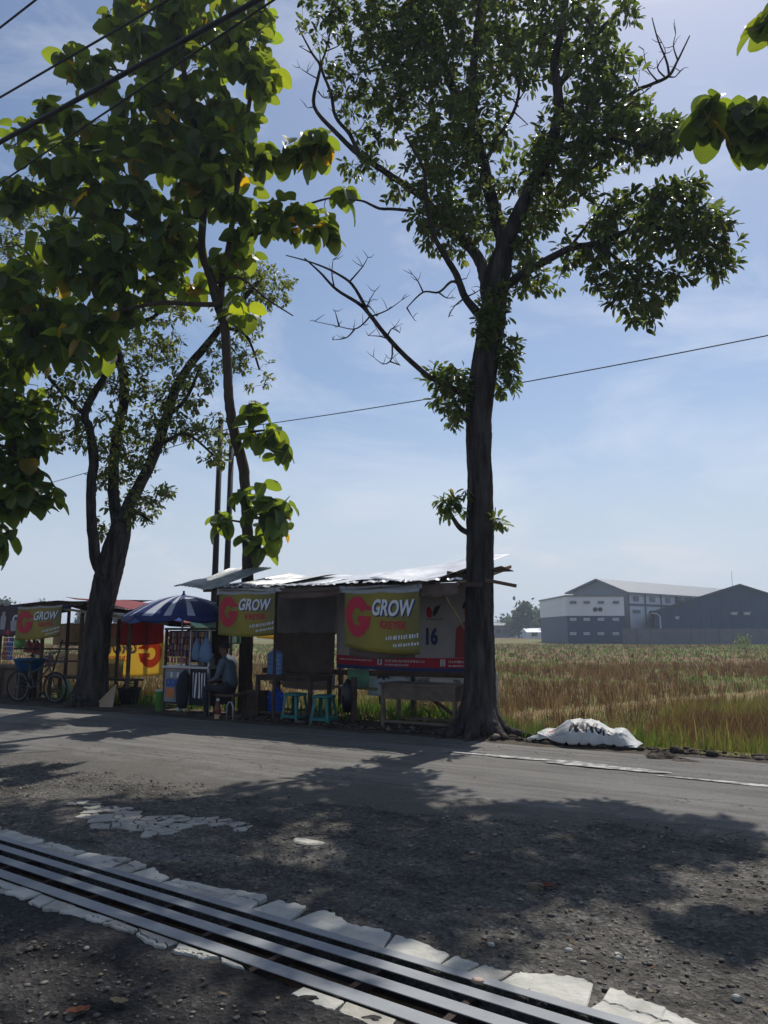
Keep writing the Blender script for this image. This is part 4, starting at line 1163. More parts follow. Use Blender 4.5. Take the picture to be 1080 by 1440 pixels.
def wedge(n, y0, y1, k=.72, extra=1.0):
    Y = np.sqrt(rng.uniform(y0 * y0, y1 * y1, n)); X = rng.uniform(-1, 1, n) * (k * Y + extra)
    return X, Y
def tint(n, pal, jit=.25):
    pal = np.array(pal); c = pal[rng.integers(0, len(pal), n)]
    return c * rng.uniform(1 - jit, 1 + jit, (n, 1))
GREEN = [(.085, .17, .025), (.11, .20, .03), (.14, .21, .04), (.07, .14, .025)]
YELLOW = [(.22, .22, .05), (.25, .20, .06), (.16, .20, .04), (.28, .22, .08)]
BROWN = [(.17, .095, .045), (.21, .125, .06), (.13, .07, .034), (.25, .165, .085), (.11, .06, .03)]
STRAW = [(.42, .33, .19), (.36, .27, .15), (.48, .40, .25)]
p1 = gpx(700, 1012, -.6); p2 = gpx(1010, 983, -.6)     # the straw-strewn track across the field
pdir = np.array([p2[0] - p1[0], p2[1] - p1[1]]); plen = np.linalg.norm(pdir); pdir /= plen
def track_d(X, Y): return (X - p1[0]) * -pdir[1] + (Y - p1[1]) * pdir[0]
gp = np.array([gpx(760, 958, -.6), gpx(590, 945, -.6), gpx(830, 928, -.6), gpx(940, 917, -.6), gpx(1060, 1000, -.6)])
def greenness(X, Y):
    g = fbm(X * .22 + 40, Y * .5 + 40, 4, 201)
    for (gx, gy), r in zip(gp, (2.2, 3.0, 2.5, 6, 1.6)):
        g = g + .35 * np.exp(-(((X - gx) / (r * 1.3)) ** 2 + ((Y - gy) / r) ** 2))
    return g + .10 * sst(30, 70, Y)
tw = np.linspace(-8, plen + 14, 120)
trk = []
for t_ in tw:
    for w_ in np.linspace(-.5, .5, 7):
        k_ = .8 + .5 * float(fbm(np.array(t_ * .5), np.array(1.), 2, 230))
        x_ = p1[0] + pdir[0] * t_ - pdir[1] * w_ * k_; y_ = p1[1] + pdir[1] * t_ + pdir[0] * w_ * k_
        uu_, vv_ = uv_of(x_, y_); trk.append((x_, y_, float(gz(uu_, vv_)) + .03 * (1 - (2 * w_) ** 2) - .012))
trkF = [(j * 7 + i, j * 7 + i + 1, (j + 1) * 7 + i + 1, (j + 1) * 7 + i) for j in range(119) for i in range(6)]
keep = [f for f in trkF if all(uv_of(trk[q][0], trk[q][1])[1] > 11.3 for q in f)]
tag(np_obj('field_track', np.array(trk), np.array(keep), mat('straw_soil', (.20, .15, .09), .95, col2=(.36, .28, .17), scale=4, bump=.8, bscale=30, spec=.1, detail=9), smooth=True), None, kind='structure')
# 1. verge grass and weeds
X, Y = wedge(46000, 8, 17)
u, v = uv_of(X, Y)
edge = 10.35 + .35 * (fbm(u * .8, v * 0, 3, 211) - .3)
k = (v > np.where(u < -4.4, 10.75, edge)) & (v < 12.6 + .6 * fbm(u * .5, v * 0, 2, 5) + 2.5 * (track_d(X, Y) < -.4)) & (fbm(u * 1.4, v * 1.4, 3, 212) > .36) & (np.abs(track_d(X, Y)) > .30)
u, v, X, Y = u[k], v[k], X[k], Y[k]; n = len(u)
yel = sst(-3.2, -1.6, u)[:, None]
cols = tint(n, GREEN) * (1 - yel * .55) + tint(n, YELLOW) * yel * .55
blades('verge_grass', u, v, rng.uniform(.10, .36, n) * (.55 + .8 * fbm(u * .9, v * .9, 3, 213)), rng.uniform(.008, .018, n), cols, 'bright green grass and weeds growing along the road verge', .55)
# broad weeds by the trunk and under the tables
X, Y = wedge(2600, 9, 15); u, v = uv_of(X, Y)
k = (v > 10.6) & (v < 12.2) & (fbm(u * .9, v * .9, 2, 215) > .5) & (u < -1.8)
blades('verge_weeds', u[k], v[k], rng.uniform(.12, .34, k.sum()), rng.uniform(.03, .06, k.sum()), tint(k.sum(), GREEN, .3), 'broad leaved green weeds along the verge', .9)
# 2. standing ripe rice on the near right
X, Y = wedge(60000, 8.5, 20); u, v = uv_of(X, Y)
dd = track_d(X, Y)
k = (v > 10.95 + .5 * fbm(u * .7, v * 0, 2, 7)) & (dd < -.35) & (u > -3.1 + .8 * (fbm(u, v * .7, 2, 8) - .5))
u, v, X, Y = u[k], v[k], X[k], Y[k]; n = len(u)
br = np.clip(sst(.42, .60, fbm(u * .5, v * .9, 3, 219)), 0, 1)[:, None]
cols = tint(n, BROWN) * br + tint(n, YELLOW) * (1 - br)
blades('rice_plants', u, v, rng.uniform(.30, .58, n), rng.uniform(.010, .020, n), cols, 'tall yellow and brown rice plants standing by the verge', .42)
# 3. brown stubble in tufts
def stubble(name, n, y0, y1, hh, ww, per, label):
    X, Y = wedge(n, y0, y1); u, v = uv_of(X, Y)
    dd = track_d(X, Y); g = greenness(X, Y)
    k = (v > 12.0) & ((np.abs(dd) > .42) | (X < p1[0] - .5)) & ((dd > 0) | (rng.random(n) < .45)) & (rng.random(n) > sst(.56, .66, g) * .9)
    X, Y = X[k], Y[k]; n = len(X)
    X = np.repeat(X, per) + rng.normal(0, .045 + .0012 * y0, n * per); Y = np.repeat(Y, per) + rng.normal(0, .045 + .0012 * y0, n * per)
    u, v = uv_of(X, Y)
    cols = np.repeat(tint(n, BROWN, .3), per, 0) * rng.uniform(.7, 1.35, (n * per, 1))
    st = rng.random(n * per) < .06
    cols[st] = tint(int(st.sum()), STRAW, .2) * .8
    blades(name, u, v, rng.uniform(.5, 1.1, n * per) * hh * np.repeat(rng.uniform(.6, 1.25, n), per), rng.uniform(.7, 1.4, n * per) * ww, cols, label, .38)
stubble('rice_stubble', 7200, 11.5, 22, .42, .013, 9, 'brown cut rice stubble in rows behind the straw track')
stubble('rice_stubble', 11000, 22, 45, .40, .022, 6, 'brown cut rice stubble in the middle of the field')
stubble('rice_stubble', 9000, 45, 105, .34, .06, 4, 'brown cut rice stubble far out before the warehouses')
# 4. green regrowth patches
def regrow(name, n, y0, y1, hh, ww, label):
    X, Y = wedge(n, y0, y1); u, v = uv_of(X, Y); g = greenness(X, Y)
    k = (v > 12.3) & (rng.random(n) < sst(.54, .64, g) + .25 * (track_d(X, Y) < -.4)) & ((np.abs(track_d(X, Y)) > .35) | (X < p1[0] - .5))
    n = int(k.sum())
    blades(name, u[k], v[k], rng.uniform(.5, 1.1, n) * hh, rng.uniform(.7, 1.4, n) * ww, tint(n, GREEN + YELLOW[2:3], .3), label, .5)
regrow('field_grass', 30000, 11.5, 24, .22, .014, 'green grass regrown in patches near the straw track')
regrow('field_grass', 34000, 24, 50, .24, .03, 'green grass regrown in the middle of the field')
regrow('field_grass', 30000, 50, 112, .26, .08, 'green grass regrown far out before the warehouses')
# 5. straw on the track, lying flat
n = 16000
s = rng.uniform(-6, plen + 9, n); w = rng.normal(0, .34, n)
X = p1[0] + pdir[0] * s - pdir[1] * w; Y = p1[1] + pdir[1] * s + pdir[0] * w
u, v = uv_of(X, Y); k = v > 10.9; u, v = u[k], v[k]; n = len(u)
blades('straw', u, v, rng.uniform(.02, .10, n), rng.uniform(.012, .02, n), tint(n, STRAW, .2), 'pale cut straw strewn along the track in the field', 3.5, zoff=.005)
# small bushy plant standing alone before the grey wall
b = at(1050, 903, 60); uu, vv = uv_of(b.x, b.y)
pl = empty('young_tree', (b.x, b.y, float(gz(uu, vv)))); tag(pl, 'small lone sapling standing in the field before the grey wall', 'sapling')
zb = float(gz(uu, vv))
MB().tube([(b.x, b.y, zb - .05), (b.x - .12, b.y, zb + .7), (b.x - .22, b.y, zb + 1.3)], [.03, .025, .015], 6).build('trunk', M_BARK, pl)
n = 150; P = np.array([b.x - .25, b.y, zb + 1.3]) + rng.normal(0, 1, (n, 3)) * np.array([.28, .28, .22]); D = rng.normal(0, 1, (n, 3)); D[:, 2] -= .4
V, F = leaf_cloud(P, D, np.tile([0, 0, 1.], (n, 1)) + rng.normal(0, .4, (n, 3)), rng.uniform(.15, .3, n), LEAF_S, LEAF_SF)
tag(np_obj('crown', V, F, M_LEAF_L, pl, cols=np.repeat(rng.uniform(.7, 1.2, (n, 1)) * np.ones((1, 3)), 7, 0)), None, kind='stuff')

# ================================================================== FAR BUILDINGS
M_WALLW = mat('white_cladding', (.70, .72, .76), .7, var=.08, scale=.4, stretch=(1, 1, .2))
M_WALLD = mat('dark_blue_cladding', (.024, .050, .112), .6, var=.15, scale=.5, stretch=(1, 1, .15))
M_WALLG = mat('grey_block_wall', (.115, .125, .15), .85, var=.15, scale=.5)
M_ROOFG = mat('grey_metal_roof', (.17, .18, .195), .5, var=.12, scale=.4)
M_VENT = mat('vent_white', (.55, .57, .6), .6, var=.05)
M_BLK = mat('black_opening', (.012, .013, .016), .6, var=.1)
M_GLASSW = mat('dull_window', (.10, .12, .15), .25, var=.2, spec=.5)
def gnd(X, Y): return float(gz(*uv_of(X, Y)))
YB = 118.0
wb = empty('office_block', at(838, 905, YB)); tag(wb, 'flat roofed block, white above and dark blue below, at the warehouse corner', 'building')
def zpx(y, Y): return at(540, y, Y).z
def xpx(x, y, Y): return at(x, y, Y).x
x0, x1 = xpx(798, 880, YB), xpx(878, 880, YB)
zb = -1.0; zm = zpx(866, YB); zt = zpx(839, YB)
MB().box(((x0 + x1) / 2, YB + 10, (zb + zm) / 2), (x1 - x0, 20, zm - zb)).build('lower_wall', M_WALLD, wb)
MB().box(((x0 + x1) / 2, YB + 10, (zm + zt) / 2), (x1 - x0 + .15, 20.15, zt - zm)).build('upper_wall', M_WALLW, wb)
MB().box(((x0 + x1) / 2, YB + 10, zt + .12), (x1 - x0 + .5, 20.5, .24)).build('parapet', M_ROOFG, wb)
for yr in (847, 871, 891):
    for xc in (806, 825, 845, 866):
        q = at(xc, yr, YB - .16)
        MB().box(q, (.95, .25, .42)).build('louvre', M_VENT if yr > 860 else M_GLASSW, wb)
        MB().box(q + Vector((0, -.13, .0)), (.8, .06, .06)).build('slat', M_GLASSW, wb)
for xc in (837, 844):
    q = at(xc, 857, YB - .1)
    mb = MB(); mb.tube([q + Vector((0, .2, 0)), q + Vector((0, -.12, 0))], .34, 14); mb.build('fan_opening', M_BLK, wb)
q = at(880.5, 854, YB); MB().box((x1 + .1, YB + 2.0, q.z), (.3, 3.0, 3.0)).build('louvre_panel', M_WALLG, wb)

# gabled white warehouse behind, running away to the right
Y1 = 127.0
gl = at(806, 833, Y1 + 6); ga = at(843, 816, Y1 + 2); gr = at(882, 832, Y1 - 2)
D = Vector((42, 38, 0))
wh = empty('white_warehouse', (gr.x, gr.y, -.8)); tag(wh, 'long white warehouse with grey gable and pitched roof behind the block', 'warehouse')
gl0, gr0 = Vector((gl.x, gl.y, -1)), Vector((gr.x, gr.y, -1))
MB().add([gr0, gr, gr + D, gr0 + D], [(0, 1, 2, 3)]).add([gl0, gl, gl + D, gl0 + D], [(3, 2, 1, 0)]).add([gr0 + D, gr + D, gl + D, gl0 + D], [(0, 1, 2, 3)]).build('wall', M_WALLW, wh)
MB().add([gl0, gl, ga, gr, gr0], [(4, 3, 2, 1, 0)]).build('gable', mat('grey_gable', (.22, .24, .27), .7, var=.1), wh)
up = Vector((0, 0, .25)); ov = (D.normalized()) * -1.2
e1 = (gr - ga).normalized() * 1.0; e2 = (gl - ga).normalized() * 1.0
for e, nm in ((gr + e1, 'roof_slope'), (gl + e2, 'roof_slope')):
    mb = MB(); a, b, c, d = ga + up + ov, e + up + ov, e + up + D, ga + up + D
    mb.add([a, b, c, d, a - up, b - up, c - up, d - up], [(0, 1, 2, 3), (7, 6, 5, 4), (0, 4, 5, 1), (1, 5, 6, 2), (2, 6, 7, 3), (3, 7, 4, 0)])
    mb.build(nm, M_ROOFG, wh)
dn = D.normalized(); out = Vector((dn.y, -dn.x, 0))
for k in range(9):
    t = 2.5 + k * 5.4
    q = gr + dn * t + out * .12
    for zz, w_, h_ in ((-1.1, 1.5, .8), (-3.2, 2.2, .5)):
        c = q + Vector((0, 0, zz))
        MB().bar(c - dn * w_ / 2, c + dn * w_ / 2, .2, h_).build('window', M_GLASSW, wh)
    c = gr + dn * (t - 2.4) + out * .1
    MB().bar(Vector((c.x, c.y, -.8)), Vector((c.x, c.y, gr.z - .2)), .22, .22).build('pilaster', M_WALLG, wh)
c = gr + dn * 12 + out * .1; MB().bar(gr + out * .1 + Vector((0, 0, -2.1)), gr + D * .8 + out * .1 + Vector((0, 0, -2.1)), .12, .35).build('band', M_WALLG, wh)
for k in range(4):
    c = gr + dn * (17 + k * 1.8) + out * .16 + Vector((0, 0, -1.0 - .5 * (k % 2)))
    MB().bar(c - dn * .8, c + dn * .8, .2, .9).build('dark_louvre', M_BLK, wh)

# dark blue gabled warehouse
Y2 = 116.0
dw = empty('dark_blue_warehouse', at(1040, 905, Y2)); tag(dw, 'dark blue clad warehouse with a wide low gable behind the grey wall', 'warehouse')
dl, da, d_r = at(920, 861, Y2), at(1040, 823.5, Y2), at(1166, 863, Y2)
D = Vector((16, 42, 0))
b0, b1 = Vector((dl.x, dl.y, -1)), Vector((d_r.x, d_r.y, -1))
MB().add([b0, dl, da, d_r, b1], [(4, 3, 2, 1, 0)]).add([b0, dl, dl + D, b0 + D], [(0, 1, 2, 3)]).add([b1, d_r, d_r + D, b1 + D], [(3, 2, 1, 0)]).add([b0 + D, dl + D, da + D, d_r + D, b1 + D], [(0, 1, 2, 3, 4)]).build('wall', M_WALLD, dw)
up = Vector((0, 0, .25)); ov = D.normalized() * -.7
for e in (dl + (dl - da).normalized() * .9, d_r + (d_r - da).normalized() * .9):
    mb = MB(); a, b, c, d = da + up + ov, e + up + ov, e + up + D, da + up + D
    mb.add([a, b, c, d, a - up, b - up, c - up, d - up], [(0, 1, 2, 3), (7, 6, 5, 4), (0, 4, 5, 1), (1, 5, 6, 2), (2, 6, 7, 3), (3, 7, 4, 0)])
    mb.build('roof_slope', mat('dark_roof', (.06, .07, .09), .55, var=.1), dw)
for xc in (952, 1032, 1050):
    q = at(xc, 863 if xc > 1000 else 869, Y2 - .2)
    w_ = .9 if xc > 1000 else .5
    MB().bar(q + Vector((-w_ / 2, 0, 0)), q + Vector((w_ / 2, 0, 0)), .4, .35).build('wall_light', M_VENT, dw)
    MB().bar(q + Vector((-w_ / 2 - .1, -.1, .22)), q + Vector((w_ / 2 + .1, -.1, .22)), .6, .06).build('hood', M_VENT, dw)
q = at(926, 862, Y2 - .3); MB().tube([q + Vector((-1.6, .2, .0)), q + Vector((-.2, 0, -.1)), q + Vector((.2, 0, -.5)), Vector((q.x + .2, q.y, -.5))], .11, 8).build('downpipe', M_VENT, dw)
for k in range(17):
    t = (k + .5) / 17; q = b0.lerp(b1, t); h = (dl.z + (da.z - dl.z) * (1 - abs(2 * t - 1))) - .25
    MB().bar(Vector((q.x, q.y - .02, -.5)), Vector((q.x, q.y - .02, h)), .05, .05).build('cladding_rib', M_WALLD, dw)
q = at(1030, 824, Y2 + 8)
MB().tube([q + Vector((0, 0, -1)), q + Vector((0, 0, 2.4))], [.05, .03], 6).build('mast', M_VENT, dw)

# grey boundary wall with panels
YW = 112.0
gw = empty('boundary_wall', at(960, 907, YW)); tag(gw, 'long plain grey panel wall in front of the dark blue warehouse', 'wall')
xa, xb = xpx(877, 890, YW), xpx(1300, 890, YW); zt = zpx(884, YW)
nP = 22
for k in range(nP):
    a = xa + (xb - xa) * k / nP; b = xa + (xb - xa) * (k + 1) / nP
    MB().box(((a + b) / 2, YW, (zt - 1) / 2), (b - a - .12, .2, zt + 1)).build('panel', M_WALLG, gw)
    MB().box((a, YW - .03, (zt - 1) / 2 + .05), (.22, .3, zt + 1.1)).build('pillar', M_WALLG, gw)

# low far buildings between the trees
for k, (xa, xb, yt, Yf, mw, lab) in enumerate([(686, 716, 877, 210, M_WALLG, 'grey flat building far off beside the trunk'), (716, 742, 884, 230, M_WALLW, 'pale low shed far off under the dark trees'), (742, 798, 886.5, 190, M_WALLW, 'long low white roofed shed beside the block')]):
    a, b, z = xpx(xa, 885, Yf), xpx(xb, 885, Yf), zpx(yt, Yf)
    e = empty('far_building', ((a + b) / 2, Yf, -.7)); tag(e, lab, 'building')
    MB().box(((a + b) / 2, Yf + 4, z / 2 - .6), (b - a, 8, z + .2)).build('wall', mw, e)
    mb = MB(); zc = z + .55
    mb.add([(a - .4, Yf - .5, z - .45), (b + .4, Yf - .5, z - .45), (b + .4, Yf + 4, zc), (a - .4, Yf + 4, zc), (b + .4, Yf + 8.5, z - .45), (a - .4, Yf + 8.5, z - .45)], [(0, 1, 2, 3), (3, 2, 4, 5), (0, 3, 5), (1, 4, 2), (0, 5, 4, 1)])
    mb.build('roof', M_WALLW if k else M_ROOFG, e)
    for j in range(3):
        xx = a + (b - a) * (j + .5) / 3
        MB().box((xx, Yf - .06, z * .35), (1.4, .2, 1.0)).build('window', M_BLK, e)

# far trees
M_FAR = mat('far_tree_leaf', (.040, .065, .026), .7, var=.3, scale=.4, attr='Col', transl=.2, tcol=(.10, .15, .04))
def far_tree(x, ytop, w, Y, label, n=2200):
    t = at(x, ytop, Y); m_ = px_m(Y, 860)
    zb = -.8
    r = w * m_ / 2; H = t.z - zb
    e = empty('far_tree', (t.x, Y, zb)); tag(e, label, 'tree', 'trees along the horizon')
    MB().tube([(t.x, Y, zb - .2), (t.x + .1, Y, zb + H * .35), (t.x - .1, Y, zb + H * .75)], [.03 * H, .022 * H, .008 * H], 7).build('trunk', M_BARK, e)
    # several uneven lobes
    P = []
    nl = 13
    for k in range(nl):
        a = rng.random() * 2 * PI; q = np.array([math.cos(a) * r * .55 * rng.random() ** .5, math.sin(a) * r * .55 * rng.random() ** .5, H * rng.uniform(.30, .84)])
        if k == 0: q = np.array([0, 0, H * .82])
        rr = r * rng.uniform(.34, .60)
        P.append(np.array([t.x, Y, zb]) + q + rng.normal(0, .45, (n // nl, 3)) * rr)
    P = np.concatenate(P); n = len(P)
    Dd = rng.normal(0, 1, (n, 3)); Dd[:, 2] -= .3
    V, F = leaf_cloud(P, Dd, rng.normal(0, .6, (n, 3)) + np.array([0, 0, 1.]), rng.uniform(.5, 1.2, n) * r * .26, LEAF_S * np.array([1, 1.6, 1]), LEAF_SF)
    tag(np_obj('crown', V, F, M_FAR, e, cols=np.repeat(rng.uniform(.6, 1.3, (n, 1)) * np.ones((1, 3)), 7, 0)), None, kind='stuff')
for a in [(735, 850, 54, 200, 'tallest dark round tree beyond the field beside the far sheds'), (765, 858, 50, 205, 'dark tree between the tallest far tree and the block'), (789, 850, 46, 195, 'dark tree rising behind the corner of the block'), (712, 872, 40, 215, 'low dark tree beyond the grey far building'), (2, 840, 36, 150, 'far tree whose crown tops the blue banner stall'), (60, 841, 26, 155, 'small far crown above the roof of the banner stall'), (166, 846, 30, 140, 'far tree between the leaning trunk and the umbrella'), (186, 850, 22, 145, 'small far tree just beside the blue umbrella'), (120, 852, 34, 160, 'far tree hidden mostly by the red roofed stall'), (450, 868, 60, 230, 'low far tree behind the brown tarp of the stall'), (640, 872, 50, 240, 'low far tree behind the printed hoarding')]:
    far_tree(*a)

# ------------------------------------------------------------------ twin poles and wires
M_POLE = mat('dark_pole', (.020, .016, .016), .8, var=.3, scale=4)
PT = []
for (xb_, xt, yt, Yp, lab) in ((299.5, 310.5, 594, 20.8, 'taller slim dark pole behind the stall carrying the wire'), (316, 326, 622, 20.4, 'shorter slim dark pole standing close beside the taller one')):
    b = at(xb_, 885, Yp); t = at(xt, yt, Yp)
    r = 4.3 * px_m(Yp, 750)
    base = b + (b - t) * ((b.z + .65) / (t.z - b.z))
    e = empty('utility_pole', base); tag(e, lab, 'pole', 'twin poles behind the stall')
    MB().tube([base, base.lerp(t, .5), t], [r * 1.12, r, r * .85], 12).build('shaft', M_POLE, e, smooth=True)
    MB().lathe(t + Vector((0, 0, -.02)), [(r * .95, 0), (r * 1.0, .06), (r * .5, .14), (.01, .16)], 10).build('cap', M_POLE, e)
    MB().bar(t + Vector((-.22, 0, -.35)), t + Vector((.22, 0, -.35)), .05, .07).build('bracket', M_POLE, e)
    for s in (-.18, .18): MB().lathe(t + Vector((s, 0, -.32)), [(.03, 0), (.04, .04), (.02, .07), (.035, .11), (.01, .14)], 8).build('insulator', M_WALLW, e)
    PT.append(t)
M_WIRE = mat('black_wire', (.012, .012, .014), .6, var=.1)
def wire(name, pts, r, label, sag=0.0, group=None):
    a, b = Vector(pts[0]), Vector(pts[1]); n = 40
    P = [a.lerp(b, i / n) + Vector((0, 0, -sag * 4 * (i / n) * (1 - i / n))) for i in range(n + 1)]
    mb = MB(); mb.tube(P, r, 8)
    tag(mb.build(name, M_WIRE, None, smooth=True), label, 'wire', group)
def wire_px(pa, pb, z, r, label, ext=(20, 14)):
    A = Vector((*gpx(*pa, z), z)); B = Vector((*gpx(*pb, z), z)); d = (B - A).normalized()
    wire('overhead_wire', (A - d * ext[0], B + d * ext[1]), r, label)
wire_px((0, 200), (372, -5), 7.0, .026, 'thickest black overhead cable crossing in front of the teak crown')
wire_px((20, 244), (382, 2), 6.8, .010, 'thin wire running just under the thickest cable')
wire_px((0, 137), (157, 46), 8.2, .013, 'thin overhead wire above the thickest cable')
wire_px((0, 39), (50, 0), 9.0, .013, 'highest thin wire cutting the corner of the sky')
A = PT[0] + Vector((.18, 0, -.2)); B = at(1080, 455, 13.0)
dd = (B - A); wire('overhead_wire', (A, A + dd * 1.5), .012, 'thin wire running from the taller pole past the grey trunk', sag=.25)
C2 = at(60, 671, 27.0); wire('overhead_wire', (A, A + (C2 - A) * 2.4), .012, 'thin wire leaving the taller pole behind the three stemmed tree', sag=.3)

# ================================================================== STALLS
M_WOOD_D = mat('dark_old_wood', (.035, .022, .017), .85, col2=(.085, .055, .040), scale=5, bump=.4, bscale=30, stretch=(1, 1, 1))
M_WOOD_B = mat('brown_wood', (.07, .042, .028), .82, col2=(.15, .095, .06), scale=5, bump=.4, bscale=30)
M_BAMBOO = mat('weathered_bamboo', (.16, .12, .07), .7, col2=(.26, .20, .12), scale=6, bump=.2)
M_ZINC = mat('rusty_zinc_sheet', (.22, .235, .24), .42, col2=(.42, .43, .44), scale=3, bump=.3, bscale=14, metal=.35, contrast=(.4, .6))
M_SILVER = mat('silver_tarp', (.42, .43, .45), .38, col2=(.68, .69, .71), scale=2.5, bump=.6, bscale=9, metal=.25)
M_BTARP = mat('brown_tarp', (.10, .068, .055), .8, col2=(.17, .125, .105), scale=3, bump=.5, bscale=12, transl=.12)
M_GTARP = mat('grey_woven_tarp', (.17, .16, .165), .8, col2=(.25, .24, .245), scale=3, bump=.5, bscale=14, transl=.15)
M_RTARP = mat('maroon_tarp', (.16, .022, .030), .75, col2=(.26, .045, .05), scale=3, bump=.5, bscale=10, transl=.30, tcol=(.42, .03, .05))
M_NAVYT = mat('navy_tarp', (.02, .028, .075), .7, col2=(.035, .05, .13), scale=3, bump=.4, bscale=10, transl=.15)
M_RED = mat('print_red', (.42, .014, .04), .6, var=.08)
M_WHITE = mat('print_white', (.62, .63, .66), .6, var=.05)
M_NAVY = mat('print_navy', (.025, .04, .14), .6, var=.08)
M_GREY = mat('print_grey', (.30, .31, .33), .6, var=.1)
M_BLACKP = mat('print_black', (.03, .028, .03), .6, var=.1)
def banner_mat(name, a, b, c, transl=.25, tcol=(.5, .4, .03)):
    m, N, K, p = node_mat(name)
    u = N.new('ShaderNodeUVMap'); sp = N.new('ShaderNodeSeparateXYZ'); K.new(u.outputs['UV'], sp.inputs['Vector'])
    g = ramp(N, K, sp.outputs['X'], [(0.0, a), (.45, b), (1.0, c)])
    tcn = N.new('ShaderNodeTexCoord')
    g = mix(N, K, .5, g, ramp(N, K, noise(N, K, tcn.outputs['Object'], 3, 6), [(.3, .7), (.7, 1.2)]), 'MULTIPLY')
    K.new(g, p.inputs['Base Color']); p.inputs['Roughness'].default_value = .55
    bump(N, K, p, noise(N, K, tcn.outputs['Object'], 5, 4), .3, .03)
    tr = N.new('ShaderNodeBsdfTranslucent'); tr.inputs['Color'].default_value = (*tcol, 1)
    ms = N.new('ShaderNodeMixShader'); ms.inputs['Fac'].default_value = transl
    K.new(p.outputs['BSDF'], ms.inputs[1]); K.new(tr.outputs['BSDF'], ms.inputs[2]); K.new(ms.outputs['Shader'], N['Material Output'].inputs['Surface'])
    return m
M_YBAN = banner_mat('yellow_vinyl', (.20, .175, .03), (.34, .27, .028), (.15, .14, .035), .22, (.40, .32, .03))
M_WBAN = banner_mat('white_vinyl', (.38, .35, .34), (.40, .38, .385), (.36, .35, .36), .10, (.5, .48, .45))
M_XBAN = banner_mat('pale_vinyl', (.30, .42, .55), (.55, .55, .55), (.55, .54, .52), .15, (.5, .5, .48))

class Surf:
    """hanging cloth in the plane v: a runs left to right, b bottom to top"""
    def __init__(s, u0, u1, z0, z1, v, amp=.018, seed=0, dz=(0, 0, 0, 0), curl=0.0, face=-1):
        s.u0, s.u1, s.z0, s.z1, s.v, s.amp, s.seed, s.dz, s.curl, s.face = u0, u1, z0, z1, v, amp, seed, dz, curl, face
    def P(s, a, b, off=0.0):
        u = s.u0 + (s.u1 - s.u0) * a
        zl = s.z0 + s.dz[0] * (1 - a) + s.dz[1] * a - .03 * math.sin(PI * a); zh = s.z1 + s.dz[2] * (1 - a) + s.dz[3] * a - .02 * abs(math.sin(2 * PI * a))
        z = zl + (zh - zl) * b
        w = s.amp * (math.sin(7 * a + s.seed) + .6 * math.sin(13 * a + 3 * b + s.seed * 2)) * (1.1 - b * .8) + s.curl * (1 - b) ** 2 * (.4 + .6 * a)
        return W(u, s.v + w + s.face * off, z)
    def sheet(s, name, m, parent=None, na=22, nb=12, thick=.003):
        V, uv = [], []
        for j in range(nb + 1):
            for i in range(na + 1):
                V.append(tuple(s.P(i / na, j / nb))); uv.append((i / na, j / nb))
        F = [(j * (na + 1) + i, j * (na + 1) + i + 1, (j + 1) * (na + 1) + i + 1, (j + 1) * (na + 1) + i) for j in range(nb) for i in range(na)]
        o = np_obj(name, V, F, m, parent, smooth=True, uvs=uv)
        md = o.modifiers.new('solid', 'SOLIDIFY'); md.thickness = thick; md.offset = 0
        return o
    def poly(s, V2, F, m, parent, off=.006, name='print'):
        off_ = root_off(parent)
        me = bpy.data.meshes.new(name)
        me.from_pydata([tuple(s.P(a, b, off) - off_) for a, b in V2], [], F)
        me.materials.append(m); me.update()
        return link(name, me, parent)
    def text(s, body, a0, a1, b0, b1, m, parent, off=.007, shear=0.0, slope=0.0, bold=0.0, mirror=False, name='lettering', sub=1):
        V, F = text_geo(body, 1.0, bold, sub)
        out = []
        for x, y in V:
            aa = a0 + (a1 - a0) * x + shear * (y - .5); bb = b0 + (b1 - b0) * y + slope * x
            out.append((1 - aa if mirror else aa, bb))
        return s.poly(out, F, m, parent, off, name)
    def rect(s, a0, a1, b0, b1, m, parent, off=.006, n=8, nb=2, mirror=False, name='print', slope=0.0):
        V = [((1 - (a0 + (a1 - a0) * i / n)) if mirror else (a0 + (a1 - a0) * i / n), b0 + (b1 - b0) * j / nb + slope * i / n) for j in range(nb + 1) for i in range(n + 1)]
        F = [(j * (n + 1) + i, j * (n + 1) + i + 1, (j + 1) * (n + 1) + i + 1, (j + 1) * (n + 1) + i) for j in range(nb) for i in range(n)]
        return s.poly(V, F, m, parent, off, name)
    def big_g(s, a0, a1, b0, b1, m, parent, off=.008, mirror=False):
        V, F = [], []
        n = 26
        for i in range(n + 1):
            t = R(28) + R(312) * i / n
            for r in (.5, .40, .30, .21):
                x, y = .47 + r * math.cos(t) * .95, .5 + r * math.sin(t)
                V.append((x, y))
        for i in range(n):
            for k in range(3): F.append((i * 4 + k, i * 4 + k + 1, i * 4 + 5 + k, i * 4 + 4 + k))
        def addq(q):
            b = len(V); V.extend(q); F.append((b, b + 1, b + 2, b + 3))
        addq([(.50, .36), (.98, .36), (1.02, .52), (.50, .52)])
        addq([(.72, .15), (.93, .22), (.98, .40), (.74, .40)])
        addq([(.78, .66), (1.06, .66), (1.0, .75), (.74, .80)])
        V = [((1 - (a0 + (a1 - a0) * x)) if mirror else (a0 + (a1 - a0) * x), b0 + (b1 - b0) * y) for x, y in V]
        return s.poly(V, F, m, parent, off, 'emblem')
